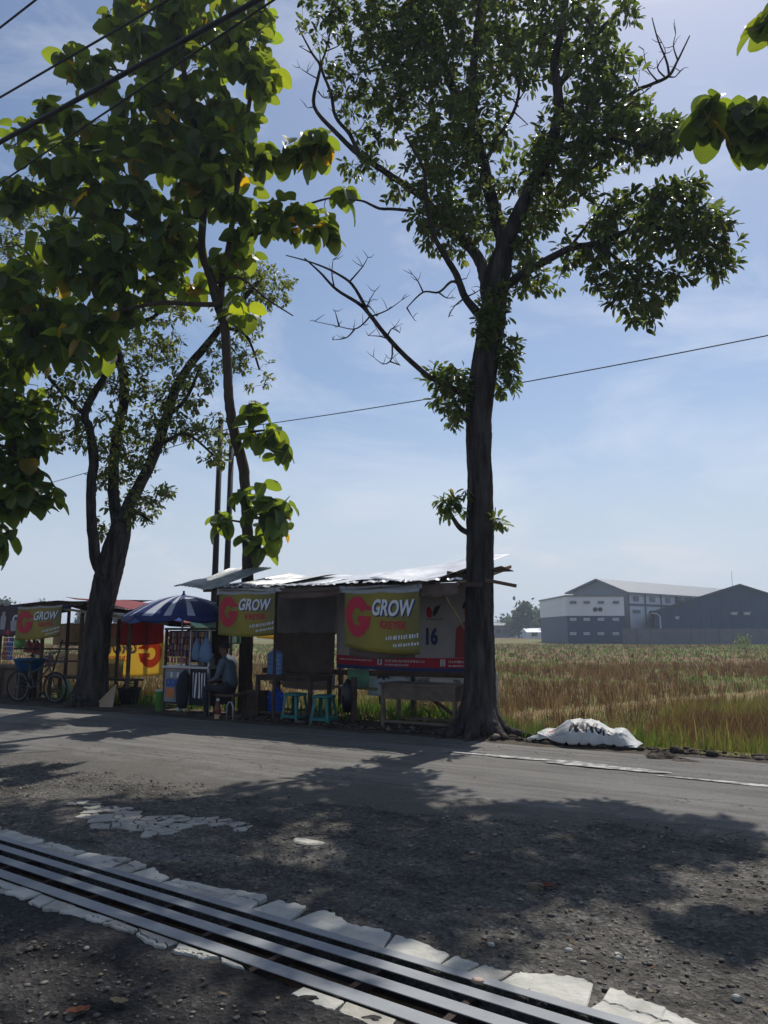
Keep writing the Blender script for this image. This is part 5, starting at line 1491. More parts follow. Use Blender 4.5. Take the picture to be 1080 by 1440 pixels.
def scribble(s, a0, a1, b0, b1, n, m, parent, off=.007, slope=0.0, mirror=False):
    """a line of print too small to read: separate little strokes"""
    rr = random.Random(n * 7 + int(a0 * 100))
    V, F = [], []; a = a0
    while a < a1:
        w = (a1 - a0) / n * rr.uniform(.35, .75); h = rr.uniform(.7, 1.0)
        b = len(V); t = (a - a0) / (a1 - a0)
        q = [(a, b0 + slope * t), (a + w, b0 + slope * t), (a + w, b0 + (b1 - b0) * h + slope * t), (a, b0 + (b1 - b0) * h + slope * t)]
        V += [(1 - x, y) if mirror else (x, y) for x, y in q]; F.append((b, b + 1, b + 2, b + 3))
        a += (a1 - a0) / n * rr.uniform(.8, 1.2)
    return s.poly(V, F, m, parent, off, 'small_print')
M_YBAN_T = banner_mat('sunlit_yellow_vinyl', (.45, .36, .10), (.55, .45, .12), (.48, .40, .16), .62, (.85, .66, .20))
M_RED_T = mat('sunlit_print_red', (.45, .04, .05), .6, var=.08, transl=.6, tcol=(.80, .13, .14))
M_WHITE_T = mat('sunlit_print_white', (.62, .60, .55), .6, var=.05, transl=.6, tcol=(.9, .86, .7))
def grow_banner(label, s, mirror=False, torn=False):
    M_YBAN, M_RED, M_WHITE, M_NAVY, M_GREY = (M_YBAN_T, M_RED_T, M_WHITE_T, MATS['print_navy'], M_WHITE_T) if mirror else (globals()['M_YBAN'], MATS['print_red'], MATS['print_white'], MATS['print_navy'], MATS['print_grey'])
    e = empty('advertising_banner', s.P(.5, 0)); tag(e, label, 'banner')
    s.sheet('cloth', M_YBAN, e)
    s.rect(0, 1, .94, .995, M_GREY, e, .005, mirror=mirror, name='hem')
    s.big_g(.02, .36, .20, .90, M_RED, e, mirror=mirror)
    s.text('GROW', .40, .94, .555, .82, M_NAVY, e, .007, shear=.03, bold=.035, mirror=mirror)
    s.text('GROW', .385, .925, .575, .835, M_WHITE, e, .011, shear=.03, bold=.03, mirror=mirror)
    s.text('KREYEK', .50, .84, .375, .50, M_RED, e, .008, bold=.03, mirror=mirror)
    scribble(s, .58, .97, .20, .27, 12, M_WHITE, e, slope=.05, mirror=mirror)
    scribble(s, .68, .97, .10, .155, 9, M_WHITE, e, slope=.04, mirror=mirror)
    for a in (.02, .5, .98):
        q = s.P(a, .985); MB().tube([q, q + Vector((0, .04, .12))], .004, 5).build('tie', M_WIRE, e)
    return e

# ---------------------------------------------------------------- right stall
VF, VR = 9.95, 11.95
st = empty('food_stall', W(-7.2, 11, 0)); tag(st, 'open wooden roadside stall under patched silver and zinc sheets beside the grey trunk', 'stall')
def post(u, v, z, r=.045, m=M_WOOD_D, root=None, lean=(0, 0)):
    g = float(zv(u, v)) if v < 11 else float(gz(u, v))
    MB().tube([W(u, v, g - .08), W(u + lean[0] * .5, v + lean[1] * .5, (g + z) / 2), W(u + lean[0], v + lean[1], z)], [r * 1.05, r, r * .95], 8, jit=.06).build('post', m, root)
for u, v, z, r in ((-9.72, 10.72, 2.45, .06), (-9.75, 11.4, 2.5, .045), (-6.62, 10.5, .75, .05), (-9.3, VR, 2.45, .05), (-7.82, VR, 2.45, .05), (-6.3, VR, 2.5, .05), (-4.85, VR, 2.55, .05), (-8.0, 10.2, 2.15, .028)):
    post(u, v, z, r, M_WOOD_D, st)
def beam(a, b, w=.06, h=.07, m=M_WOOD_D, root=None, name='beam'):
    MB().bar(a, b, w, h).build(name, m, root)
beam(W(-9.4, VF, 2.19), W(-4.15, VF, 2.14), .05, .06, M_WOOD_D, st)
beam(W(-9.6, VR, 2.40), W(-4.7, VR, 2.50), .06, .07, M_WOOD_D, st)
beam(W(-9.6, VR - .06, .72), W(-4.75, VR - .06, .76), .06, .10, M_WOOD_D, st, 'rail')
beam(W(-9.4, VR - .1, .50), W(-7.0, VR - .1, .46), .05, .05, M_BAMBOO, st, 'rail')
for u in (-9.2, -8.2, -7.3, -6.3, -5.3, -4.5):
    beam(W(u, VF - .05, 2.19 - (u + 9.2) * .008), W(u, VR + .1, 2.46 + (u + 9.2) * .02), .04, .05, M_BAMBOO, st, 'rafter')
a = pv(622, 832, 10.0); b = pv(660, 895, 10.3)
beam(W(a[0], 10.0, a[1]), W(b[0], 10.3, b[1]), .03, .03, M_BAMBOO, st, 'brace')
a = pv(632, 812, 10.1); beam(W(a[0] - .1, 10.25, 2.35), W(-3.75, 10.25, 2.12), .05, .05, M_WOOD_B, st, 'beam')
a = pv(640, 806, 10.4); MB().sheet(lambda p, q: W(-4.75 + .75 * p, 10.35 + .5 * q, 2.28 + .10 * q + .14 * p * (1 - q)), 4, 4).build('roof_board', M_BTARP, st, solid=.01)
# roof sheets: front edge (u, z) and rear edge; each sheet its own part
def roof_sheet(u0, u1, zf0, zf1, zr0, zr1, m, seed, vf=VF - .1, vr=VR + .25, corr=0.0, droop=.03, name='roof_sheet', lift=0.0):
    def fn(p, q):
        u = u0 + (u1 - u0) * p
        z = (zf0 + (zf1 - zf0) * p) * (1 - q) + (zr0 + (zr1 - zr0) * p) * q
        z += .035 * math.sin(5 * p + seed) * math.sin(4 * q + seed * 2) - droop * math.sin(PI * p) * (1 - q) + lift
        z += .02 * (float(vnoise(np.array(p * 6.), np.array(q * 6.), seed)) - .5)
        if corr: z += corr * math.sin(p * abs(u1 - u0) / .076 * 2 * PI)
        v = vf + (vr - vf) * q + .05 * (float(vnoise(np.array(p * 5.), np.array(0.), seed + 3)) - .5) * (1 - q)
        return W(u, v, z)
    na = int(abs(u1 - u0) / .019) if corr else 26
    MB().sheet(fn, max(6, na), 12).build(name, m, st, smooth=True, solid=.004)
roof_sheet(-9.95, -8.90, 2.24, 2.23, 2.70, 2.66, M_ZINC, 1, vf=9.75, vr=11.2, corr=.011, droop=0)
roof_sheet(-9.05, -7.95, 2.235, 2.225, 2.56, 2.52, M_ZINC, 2, vf=9.78, vr=12.0, corr=.011, droop=0, lift=.01)
roof_sheet(-8.5, -6.9, 2.225, 2.20, 2.50, 2.46, M_SILVER, 3, lift=.035)
roof_sheet(-7.05, -5.7, 2.20, 2.195, 2.50, 2.60, M_SILVER, 4, lift=.05)
roof_sheet(-5.95, -4.55, 2.20, 2.22, 2.62, 2.72, M_SILVER, 5, lift=.07, droop=.05)
roof_sheet(-8.9, -4.6, 2.18, 2.165, 2.42, 2.5, M_BTARP, 6, lift=.0, droop=.05)
# sagging valance strips along the front
for k, (u0, u1, z0, z1, m) in enumerate([(-9.05, -7.6, 2.10, 2.22, M_SILVER), (-7.75, -6.45, 2.02, 2.19, M_BTARP), (-6.5, -5.05, 2.07, 2.18, M_GREY), (-5.1, -4.5, 1.98, 2.18, M_BTARP)]):
    Surf(u0, u1, z0, z1, VF - .06, .03, k * 2, dz=(0, .03, 0, 0)).sheet('valance', m, st, 18, 4)
# torn loose strips catching the light on the front edge
for k in range(16):
    u = -8.9 + k * .28 + random.uniform(-.1, .1); z = 2.235 + random.uniform(-.01, .02)
    l = random.uniform(.12, .4)
    MB().sheet(lambda p, q: W(u + l * p, VF - .14 - .05 * q, z + .01 * math.sin(9 * p + k) - .03 * q), 5, 2).build('torn_strip', M_SILVER, st, solid=.003)
# back cloths
s = Surf(-9.26, -7.84, 1.42, 2.30, VR - .12, .02, 3); tag(s.sheet('tarp', M_GTARP), 'grey woven tarp, upper half of the stall back wall', 'tarp')
s = Surf(-9.28, -7.86, .72, 1.46, VR - .15, .022, 5); tag(s.sheet('tarp', M_BTARP), 'dark brown tarp hanging below the grey one at the stall back', 'tarp')
s = Surf(-9.1, -7.88, .42, .70, VR - .1, .02, 8); tag(s.sheet('tarp', M_GTARP), 'narrow pale grey tarp strip under the back rail', 'tarp')

# printed hoarding at the back
s = Surf(-7.82, -4.72, .82, 2.32, VR - .16, .012, 1.3)
e = empty('printed_hoarding', s.P(.5, 0)); tag(e, 'large pale printed vinyl hoarding with red foot band and number 16', 'hoarding')
s.sheet('cloth', M_WBAN, e, 40, 18)
s.rect(0, 1, .045, .155, M_RED, e, .005, 30, name='red_band')
s.rect(0, 1, 0, .045, M_NAVY, e, .005, 30, name='dark_band')
for a, t in ((.285, '1'), (.685, '2')):
    s.rect(a, a + .03, .065, .14, M_WHITE, e, .008, 2, name='number_box')
    s.text(t, a + .010, a + .020, .075, .13, M_NAVY, e, .011)
    scribble(s, a + .05, a + .30, .10, .13, 26, M_WHITE, e, .008)
    scribble(s, a + .05, a + .20, .06, .08, 16, M_WHITE, e, .008)
scribble(s, .02, .24, .10, .12, 26, M_WHITE, e, .008)
s.text('16', .60, .672, .30, .50, M_NAVY, e, .009, bold=.05)
s.rect(.60, .70, .585, .592, M_BLACKP, e, .008, 4)
V = [(.605, .62), (.632, .60), (.640, .68), (.618, .74), (.603, .70)]; s.poly(V, [(0, 1, 2, 3, 4)], M_RED, e, .008, 'emblem')
V = [(.640, .62), (.662, .64), (.692, .75), (.655, .73), (.645, .68)]; s.poly(V, [(0, 1, 2, 3, 4)], M_BLACKP, e, .009, 'emblem')
scribble(s, .58, .72, .83, .86, 18, M_NAVY, e, .008)
# printed half-length picture at the right
M_SKINP = mat('print_skin', (.36, .20, .14), .6, var=.05)
cx, cy = .86, .66
s.poly([(cx + .033 * math.cos(t), cy + .10 * math.sin(t)) for t in np.linspace(0, 2 * PI, 15)[:-1]], [tuple(range(14))], M_SKINP, e, .008, 'printed_face')
s.poly([(cx + .040 * math.cos(t), cy + .035 + .11 * math.sin(t)) for t in np.linspace(.1, PI - .1, 10)] + [(cx - .03, cy + .04), (cx + .03, cy + .04)], [tuple(range(12))], M_BLACKP, e, .010, 'printed_hair')
s.poly([(cx - .09, .16), (cx + .09, .16), (cx + .08, .48), (cx + .03, .56), (cx - .03, .56), (cx - .08, .48)], [(0, 1, 2, 3, 4, 5)], mat('print_dull_red', (.30, .05, .06), .6, var=.1), e, .007, 'printed_shirt')

# lower printed strip
s = Surf(-7.22, -4.72, .34, .80, VR - .02, .012, 2.2)
e = empty('printed_strip', s.P(.5, 0)); tag(e, 'low pale vinyl strip printed X-BANER and ROLL UP BANER behind the bench', 'banner')
s.sheet('cloth', M_XBAN, e, 30, 8)
s.text('X-BANER', .38, .50, .62, .76, M_BLACKP, e, .009, bold=.02)
s.text('ROLL UP BANER', .385, .605, .40, .54, M_BLACKP, e, .009, bold=.02)
s.text('PIN', .68, .73, .62, .76, M_BLACKP, e, .009, bold=.02)
s.text('GAN', .69, .75, .40, .54, M_BLACKP, e, .009, bold=.02)
s.poly([(.09, .46), (.14, .46), (.14, .40), (.18, .50), (.14, .60), (.14, .54), (.09, .54)], [(0, 1, 6), (1, 5, 6), (1, 2, 3), (1, 3, 5), (5, 3, 4)], mat('print_blue', (.03, .10, .35), .6, var=.05), e, .009, 'arrow')
V = [(.12 + .07 * math.cos(t) * (1 + .3 * math.cos(9 * t)), .83 + .16 * math.sin(t) * (1 + .3 * math.cos(9 * t))) for t in np.linspace(0, 2 * PI, 37)[:-1]]
s.poly(V, [tuple(range(36))], M_BLACKP, e, .009, 'leaf_print')
s.poly([(.27, .95), (.36, .95), (.35, .62), (.30, .78)], [(0, 1, 2, 3)], M_GREY, e, .009, 'torn_flap')

# green cloth piece at the left of that strip
s = Surf(-7.55, -7.1, .50, .82, VR - .2, .02, 6); tag(s.sheet('cloth_scrap', mat('pale_green_cloth', (.14, .26, .20), .8, var=.2, transl=.3, tcol=(.2, .4, .28))), 'pale green cloth scrap hanging by the back rail', 'cloth')

grow_banner('yellow GROW banner with big red letter, wider one hung before the pale hoarding', Surf(-6.39, -5.09, 1.20, 2.12, VF - .10, .016, .7, dz=(.05, -.05, 0, 0), curl=-.03))
grow_banner('yellow GROW banner hung over the seated man', Surf(-8.94, -7.73, 1.42, 2.16, VF - .12, .014, 2.0, dz=(0, 0, 0, -.02)))
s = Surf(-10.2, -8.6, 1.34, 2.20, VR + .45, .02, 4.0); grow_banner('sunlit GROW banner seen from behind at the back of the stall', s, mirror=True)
# dark lining hung behind the wide front banner
s = Surf(-6.35, -5.2, 1.10, 1.9, VF - .02, .02, 9); tag(s.sheet('tarp', M_BTARP), 'dark tarp edge peeping below the wider GROW banner', 'tarp')

# ---------------------------------------------------------------- tables, stools, jugs
def table(name, label, u0, u1, v0, v1, h, m, apron=.10, leg=.05, shelf=None, over=.04):
    e = empty(name, W((u0 + u1) / 2, (v0 + v1) / 2, 0)); tag(e, label, 'table')
    g = lambda u, v: float(zv(u, v)) - .05
    n = 4
    for k in range(n):
        a = v0 - over + (v1 - v0 + 2 * over) * k / n; b = v0 - over + (v1 - v0 + 2 * over) * (k + 1) / n - .006
        MB().ubox(u0 - over, u1 + over, a, b, h - .03, h + random.uniform(0, .003)).build('plank', m, e)
    for a, b in (((u0, v0), (u1, v0)), ((u0, v1), (u1, v1)), ((u0, v0), (u0, v1)), ((u1, v0), (u1, v1))):
        MB().bar(W(a[0], a[1], h - .032 - apron / 2), W(b[0], b[1], h - .032 - apron / 2), .025, apron).build('apron', m, e)
    for u in (u0, u1):
        for v in (v0, v1):
            MB().bar(W(u, v, g(u, v)), W(u, v, h - .031), leg, leg * .96).build('leg', m, e)
    if shelf:
        for v in (v0, v1): MB().bar(W(u0, v, shelf), W(u1, v, shelf), .03, .035).build('stretcher', m, e)
    return e
M_TBL = mat('grey_brown_wood', (.085, .062, .048), .8, col2=(.17, .13, .10), scale=6, bump=.4, bscale=30)
table('wooden_table', 'weathered brown wooden table with deep apron beside the grey trunk', -5.92, -4.72, 10.22, 10.72, .70, M_TBL, .20, .05, .14)
table('wooden_table', 'dark wooden table carrying a blue water jug', -8.52, -7.42, 10.42, 10.98, .74, M_WOOD_D, .06, .06, .12)
MB_ = MB().bar(W(-5.62, 10.9, .55), W(-4.72, 10.8, .05), .05, .04); tag(MB_.build('loose_plank', M_WOOD_B), 'slanting loose plank behind the weathered table', 'plank')
# bag hanging on the short post
mb = MB(); mb.tube([W(-6.72, 10.48, .72), W(-6.73, 10.48, .6), W(-6.72, 10.48, .40), W(-6.72, 10.48, .20)], [.03, .10, .12, .07], 10, jit=.1)
tag(mb.build('bin_bag', mat('black_plastic', (.014, .014, .016), .35, var=.2, bump=.5, bscale=20), smooth=True), 'black plastic bag hanging from the short post', 'bag')
M_TEAL = mat('teal_plastic', (.012, .135, .135), .38, var=.12, scale=4)
def stool(u, v, label, rz=0.0, group=None):
    g = float(zv(u, v)) - .01
    e = empty('plastic_stool', W(u, v, g)); tag(e, label, 'stool', group)
    c = W(u, v, g); Rm = Matrix.Rotation(R(-30) + rz, 3, 'Z')
    def L_(x, y, z): return c + Rm @ Vector((x, y, z))
    prof = [(.155, .425), (.160, .435), (.155, .452), (.13, .462), (.05, .460)]
    mb = MB()
    def sq(r, z, n=24):
        out = []
        for k in range(n):
            t = 2 * PI * k / n; cc, ss = math.cos(t), math.sin(t)
            q = (abs(cc) ** 6 + abs(ss) ** 6) ** (-1 / 6)
            out.append(L_(r * q * cc, r * q * ss, z))
        return out
    rows = [sq(r, z) for r, z in prof]
    b = 0; n = 24
    for rw in rows: mb.v += [tuple(x) for x in rw]
    for i in range(len(rows) - 1):
        for k in range(n): mb.f.append((i * n + k, i * n + (k + 1) % n, (i + 1) * n + (k + 1) % n, (i + 1) * n + k)); mb.m.append(0)
    mb.f.append(tuple((len(rows) - 1) * n + k for k in range(n))); mb.m.append(0)
    mb.build('seat', M_TEAL, e, smooth=True, solid=.006)
    for sx in (-1, 1):
        for sy in (-1, 1):
            p, q = L_(sx * .125, sy * .125, .43), L_(sx * .175, sy * .175, 0)
            mb = MB(); d = Rm @ Vector((0, sy, 0)); d2 = Rm @ Vector((sx, 0, 0))
            # angle section leg
            for dd, w in ((d, .055), (d2, .055)):
                a0, a1 = p, q
                n_ = dd * -w
                nn = (d2 if dd is d else d) * -.006
                mb.add([a0, a0 + n_, a1 + n_ * .75, a1, a0 + nn, a0 + n_ + nn, a1 + n_ * .75 + nn, a1 + nn], [(0, 1, 2, 3), (7, 6, 5, 4), (0, 4, 5, 1), (1, 5, 6, 2), (2, 6, 7, 3), (3, 7, 4, 0)])
            mb.build('leg', M_TEAL, e)
    for x0, y0, x1, y1 in ((-1, -1, 1, -1), (1, -1, 1, 1), (1, 1, -1, 1), (-1, 1, -1, -1)):
        MB().bar(L_(x0 * .163, y0 * .163, .10), L_(x1 * .163, y1 * .163, .10), .012, .045).build('stretcher', M_TEAL, e)
    return e
stool(-7.62, 10.28, 'teal plastic stool in front of the dark table')
stool(-6.98, 10.18, 'teal plastic stool standing alone between the dark table and the short post', .15)

def pet_mat(name, c, a=.55):
    m, N, K, p = node_mat(name)
    p.inputs['Base Color'].default_value = (*c, 1); p.inputs['Roughness'].default_value = .12; p.inputs['IOR'].default_value = 1.33
    p.inputs['Transmission Weight'].default_value = a
    tcn = N.new('ShaderNodeTexCoord'); bump(N, K, p, noise(N, K, tcn.outputs['Object'], 14, 3), .15, .01)
    tr = N.new('ShaderNodeBsdfTranslucent'); tr.inputs['Color'].default_value = (*[min(1, q * 1.3) for q in c], 1)
    ms = N.new('ShaderNodeMixShader'); ms.inputs['Fac'].default_value = .35
    K.new(p.outputs['BSDF'], ms.inputs[1]); K.new(tr.outputs['BSDF'], ms.inputs[2]); K.new(ms.outputs['Shader'], N['Material Output'].inputs['Surface'])
    return m
M_JUG = pet_mat('blue_water_jug', (.05, .20, .75)); M_JUG2 = pet_mat('clear_blue_jug', (.25, .42, .70)); M_CAP = mat('blue_cap', (.02, .06, .25), .4, var=.1)
def jug(u, v, z, label, m=M_JUG):
    e = empty('water_jug', W(u, v, z)); tag(e, label, 'jug')
    c = W(u, v, z)
    pr = [(.115, 0), (.130, .012)]
    for k in range(4):
        z0 = .02 + k * .075
        pr += [(.134, z0), (.134, z0 + .045), (.127, z0 + .055), (.127, z0 + .065)]
    pr += [(.134, .325), (.130, .35), (.10, .385), (.05, .41), (.028, .42), (.028, .455)]
    MB().lathe(c, pr, 24).build('bottle', m, e, smooth=True)
    MB().lathe(c + Vector((0, 0, .445)), [(.032, 0), (.032, .04), (.028, .048)], 16).build('cap', M_CAP, e)
jug(-8.32, 10.62, .742, 'clear blue water jug standing on the dark table', M_JUG2)
jug(-8.36, 10.72, .06, 'deep blue water jug on the ground under the dark table')
M_PINK = mat('pink_plastic', (.45, .08, .14), .5, var=.1)
mb = MB(); mb.lathe(W(-8.62, 10.85, 0), [(.10, 0), (.12, .02), (.13, .30), (.135, .32), (.125, .33)], 18)
e = empty('pink_bucket', W(-8.62, 10.85, 0)); tag(e, 'dull pink plastic bucket beside the deep blue jug', 'bucket'); mb.build('tub', M_PINK, e, smooth=True); MB().lathe(W(-8.62, 10.85, .325), [(.14, 0), (.145, .012), (.12, .03), (.02, .035)], 18).build('lid', M_WHITE, e)
MB().ubox(-8.55, -7.4, 10.5, 10.9, .04, .06).build('pallet', M_WOOD_D)
tag(bpy.data.objects['pallet'], 'low dark boards on the ground under the dark table', 'boards')

# ---------------------------------------------------------------- bicycles
M_TYRE = mat('black_rubber', (.015, .015, .016), .8, var=.2); M_CHROME = mat('dull_chrome', (.16, .165, .175), .35, var=.1, metal=.8)
def bicycle(u, v, heading, label, mframe, basket=None, lean=.08):
    g = float(zv(u, v)) if v < 11 else float(gz(u, v))
    e = empty('bicycle', W(u, v, g)); tag(e, label, 'bicycle')
    c = W(u, v, g); Rm = Matrix.Rotation(R(-30) + heading, 3, 'Z') @ Matrix.Rotation(lean, 3, 'X')
    def Q(x, y, z): return c + Rm @ Vector((x, y, z))
    r = .30
    for x in (-.50, .50):
        wh_ = empty('wheel', (0, 0, 0)); wh_.parent = e; wh_.location = Q(x, 0, r) - c
        mb = MB(); n = 28
        mb.tube([Q(x + r * math.cos(2 * PI * k / n), 0, r + r * math.sin(2 * PI * k / n)) for k in range(n + 1)], .022, 8, cap=False); mb.build('tyre', M_TYRE, wh_, smooth=True)
        mb = MB(); mb.tube([Q(x + .27 * math.cos(2 * PI * k / n), 0, r + .27 * math.sin(2 * PI * k / n)) for k in range(n + 1)], .012, 6, cap=False); mb.build('rim', M_CHROME, wh_, smooth=True)
        mb = MB(); mb.tube([Q(x, -.04, r), Q(x, .04, r)], .022, 8); mb.build('hub', M_CHROME, wh_)
        mb = MB()
        for k in range(16):
            t = 2 * PI * k / 16; mb.tube([Q(x, .02 * (-1) ** k, r), Q(x + .27 * math.cos(t), 0, r + .27 * math.sin(t))], .0022, 4, cap=False)
        tag(mb.build('spokes', M_CHROME, wh_), None, kind='stuff')
    fr = MB()
    for a, b, rr in (((-.50, 0, r), (-.08, 0, .30), .013), ((-.50, 0, r), (-.20, 0, .72), .012), ((-.08, 0, .30), (-.22, 0, .80), .017), ((-.08, 0, .30), (.34, 0, .72), .018), ((-.17, 0, .58), (.33, 0, .78), .015), ((.50, 0, r), (.33, 0, .74), .015), ((.33, 0, .70), (.30, 0, .92), .015)):
        fr.tube([Q(*a), Q(*b)], rr, 8)
    fr.build('frame', mframe, e)
    mb = MB(); mb.tube([Q(.18, -.28, .98), Q(.27, -.26, 1.0), Q(.31, -.1, .94), Q(.31, .1, .94), Q(.27, .26, 1.0), Q(.18, .28, .98)], .012, 8); mb.build('handlebar', M_CHROME, e)
    for s_ in (-1, 1):
        MB().tube([Q(.20, s_ * .275, .985), Q(.10, s_ * .29, .97)], .017, 8).build('grip', M_TYRE, e)
    mb = MB(); mb.add([Q(-.36, -.10, .83), Q(-.36, .10, .83), Q(-.10, .025, .84), Q(-.10, -.025, .84), Q(-.34, -.07, .78), Q(-.34, .07, .78), Q(-.12, .02, .80), Q(-.12, -.02, .80)], [(0, 3, 2, 1), (4, 5, 6, 7), (0, 1, 5, 4), (1, 2, 6, 5), (2, 3, 7, 6), (3, 0, 4, 7)]); mb.build('saddle', M_TYRE, e, bevel=.015)
    mb = MB(); mb.tube([Q(-.08, -.09, .30), Q(-.08, .09, .30)], .018, 8); mb.tube([Q(-.08, .09, .30), Q(.02, .09, .17)], .01, 6); mb.tube([Q(-.08, -.09, .30), Q(-.18, -.09, .43)], .01, 6); mb.build('crank', M_CHROME, e)
    for x, y, z in ((.02, .13, .17), (-.18, -.13, .43)): MB().box(Q(x, y, z), (.09, .08, .025), Rm).build('pedal', M_TYRE, e)
    MB().bar(Q(-.2, .08, .28), Q(-.32, .2, .0), .016).build('kickstand', M_CHROME, e)
    if basket:
        mb = MB()
        rows = [(.10, .12, .80), (.13, .16, .90), (.15, .19, 1.02)]
        for (a, b, z) in rows:
            P = [Q(.52 + sx * a, sy * b, z) for sx, sy in ((-1, -1), (1, -1), (1, 1), (-1, 1), (-1, -1))]; mb.tube(P, .006, 5)
        for sx in np.linspace(-1, 1, 6):
            for sy in (-1, 1): mb.tube([Q(.52 + sx * .10, sy * .12, .80), Q(.52 + sx * .15, sy * .19, 1.02)], .004, 4); mb.tube([Q(.52 + sy * .10, sx * .12, .80), Q(.52 + sy * .15, sx * .19, 1.02)], .004, 4)
        mb.build('basket', basket, e)
    return e
bicycle(pv(596, 1000, 12.6)[0], 12.6, .5, 'small pink bicycle parked in the grass behind the weathered table', M_PINK, None, .1)

# ---------------------------------------------------------------- cart with sachets, umbrella and bags
ct = empty('vendor_cart', W(-10.05, 10.45, 0)); tag(ct, 'narrow drinks cart hung with sachets under the blue umbrella', 'cart')
M_CART = mat('pale_painted_board', (.17, .175, .18), .7, col2=(.27, .275, .28), scale=4, bump=.2)
M_ALU = mat('aluminium_frame', (.45, .46, .48), .4, var=.1, metal=.6)
cu0, cu1, cv0, cv1 = -10.52, -9.45, 10.20, 10.75
MB().ubox(cu0, cu1, cv0, cv1, .18, .82).build('cabinet', mat('dark_cabinet', (.03, .03, .035), .7, var=.3), ct)
MB().ubox(cu0 - .04, cu1 + .03, cv0 - .05, cv1 + .03, .82, .86).build('counter', M_ALU, ct)
MB().ubox(cu0 + .02, cu0 + .62, cv0 - .02, cv0 - .003, .22, .80).build('front_panel', M_CART, ct)
MB().ubox(cu0 - .02, cu0 - .003, cv0 + .02, cv1 - .02, .22, .80).build('side_panel', M_CART, ct)
MB().ubox(cu0 - .03, cu1 + .02, cv0 - .03, cv1 + .02, 1.50, 1.54).build('top_shelf', M_WOOD_B, ct)
for u in (cu0, cu1):
    for v in (cv0, cv1):
        MB().bar(W(u, v, -.01), W(u, v, 1.50), .04).build('post', M_ALU if u == cu1 else M_WOOD_D, ct)
MB().bar(W(cu0 + .62, cv0 - .01, .2), W(cu0 + .62, cv0 - .01, 1.5), .02).build('upright', M_ALU, ct)
MB().ubox(cu0 + .03, cu1 - .03, cv1 - .04, cv1 - .02, .9, 1.49).build('back_panel', mat('dark_maroon_board', (.05, .025, .03), .7, var=.3), ct)
MB().ubox(cu0 + .02, cu1 - .3, cv0 + .05, cv0 + .06, 1.02, 1.49).build('sachet_card', mat('dark_card', (.035, .02, .028), .7, var=.3), ct)
# stickers and lettering on the panel
def sticker(u0, u1, z0, z1, m, name='sticker'): MB().ubox(u0, u1, cv0 - .025, cv0 - .0205, z0, z1).build(name, m, ct)
M_BLUEP = mat('print_mid_blue', (.03, .08, .30), .5, var=.1); M_ORG = mat('print_orange', (.55, .16, .04), .5, var=.15); M_GRNP = mat('print_green', (.10, .22, .06), .5, var=.2)
sticker(cu0 + .06, cu0 + .58, .49, .62, M_BLUEP)
sticker(cu0 + .08, cu0 + .26, .30, .46, M_ORG); sticker(cu0 + .30, cu0 + .56, .26, .44, M_GRNP)
sticker(cu0 + .05, cu0 + .58, .82 - .015, .86, M_RED, 'red_edge')
for k in range(6): sticker(cu0 + .08 + .08 * k, cu0 + .135 + .08 * k, .655, .745, M_WHITE if k % 2 else M_GREY, 'faded_letter')
for k in range(4): MB().lathe(W(cu0 + .12 + .11 * k, cv0 - .026, .555), [(.0, 0), (.012, .001), (.0, .03)], 6).build('dot', M_WHITE, ct)
# hanging sachet strips
SAC = [mat('sachet_%d' % k, c, .3, var=.25, scale=14) for k, c in enumerate([(.22, .05, .05), (.10, .05, .09), (.30, .16, .06), (.24, .20, .18), (.07, .05, .14), (.16, .06, .03)])]
for k in range(13):
    u = cu0 + .05 + k * .082
    nrow = 5 if u < cu0 + .62 else 3
    for j in range(nrow):
        z = 1.47 - j * .115
        cxy = W(u + random.uniform(-.006, .006), cv0 + .02 + random.uniform(-.012, .012), z - .05)
        MB().box(cxy, (.062, .012, .10), Matrix.Rotation(R(-30) + random.uniform(-.3, .3), 3, 'Z')).build('sachet', SAC[(k * 2 + j * (k % 3)) % 6], ct, bevel=.005)
for k in range(3):
    mb = MB(); mb.lathe(W(-9.95 + k * .14, 10.5, .86), [(.045, 0), (.05, .01), (.05, .12), (.03, .16), (.028, .18)], 14); mb.build('jar', pet_mat('jar_%d' % k, [(.6, .6, .6), (.5, .3, .2), (.6, .62, .65)][k], .6), ct, smooth=True)
    MB().lathe(W(-9.95 + k * .14, 10.5, 1.04), [(.034, 0), (.034, .03), (.03, .035)], 12).build('jar_lid', [M_WHITE, M_RED, M_WHITE][k], ct)
# pale blue plastic bags
M_BAG = mat('pale_blue_plastic', (.26, .38, .55), .35, var=.15, scale=8, bump=.6, bscale=14, transl=.5, tcol=(.40, .56, .78))
def bag(u, v, z, w, h, label, m=M_BAG):
    c = W(u, v, z)
    mb = MB()
    prof = [(.15, 0), (.85, .05), (1.0, .25), (.95, .5), (.75, .72), (.35, .86), (.18, 1.0)]
    n = 14
    for (r, t) in prof:
        for k in range(n):
            a = 2 * PI * k / n
            q = 1 + .12 * math.sin(5 * a + t * 9) + random.uniform(-.05, .05)
            p = c + W(r * w / 2 * q * math.cos(a), r * w * .32 * q * math.sin(a), h * (t - 1)); mb.v.append(tuple(p))
    for i in range(len(prof) - 1):
        for k in range(n): mb.f.append((i * n + k, i * n + (k + 1) % n, (i + 1) * n + (k + 1) % n, (i + 1) * n + k)); mb.m.append(0)
    mb.f.append(tuple(range(n))[::-1]); mb.m.append(0)
    e = empty('plastic_bag', c + Vector((0, 0, -h))); tag(e, label, 'bag')
    mb.build('sack', m, e, smooth=True)
    MB().tube([c, c + Vector((0, 0, .10)), c + Vector((.02, 0, .16))], .006, 5).build('handle_loop', m, e)
bag(-9.70, 10.13, 1.35, .19, .38, 'smaller pale blue plastic bag hanging from the cart')
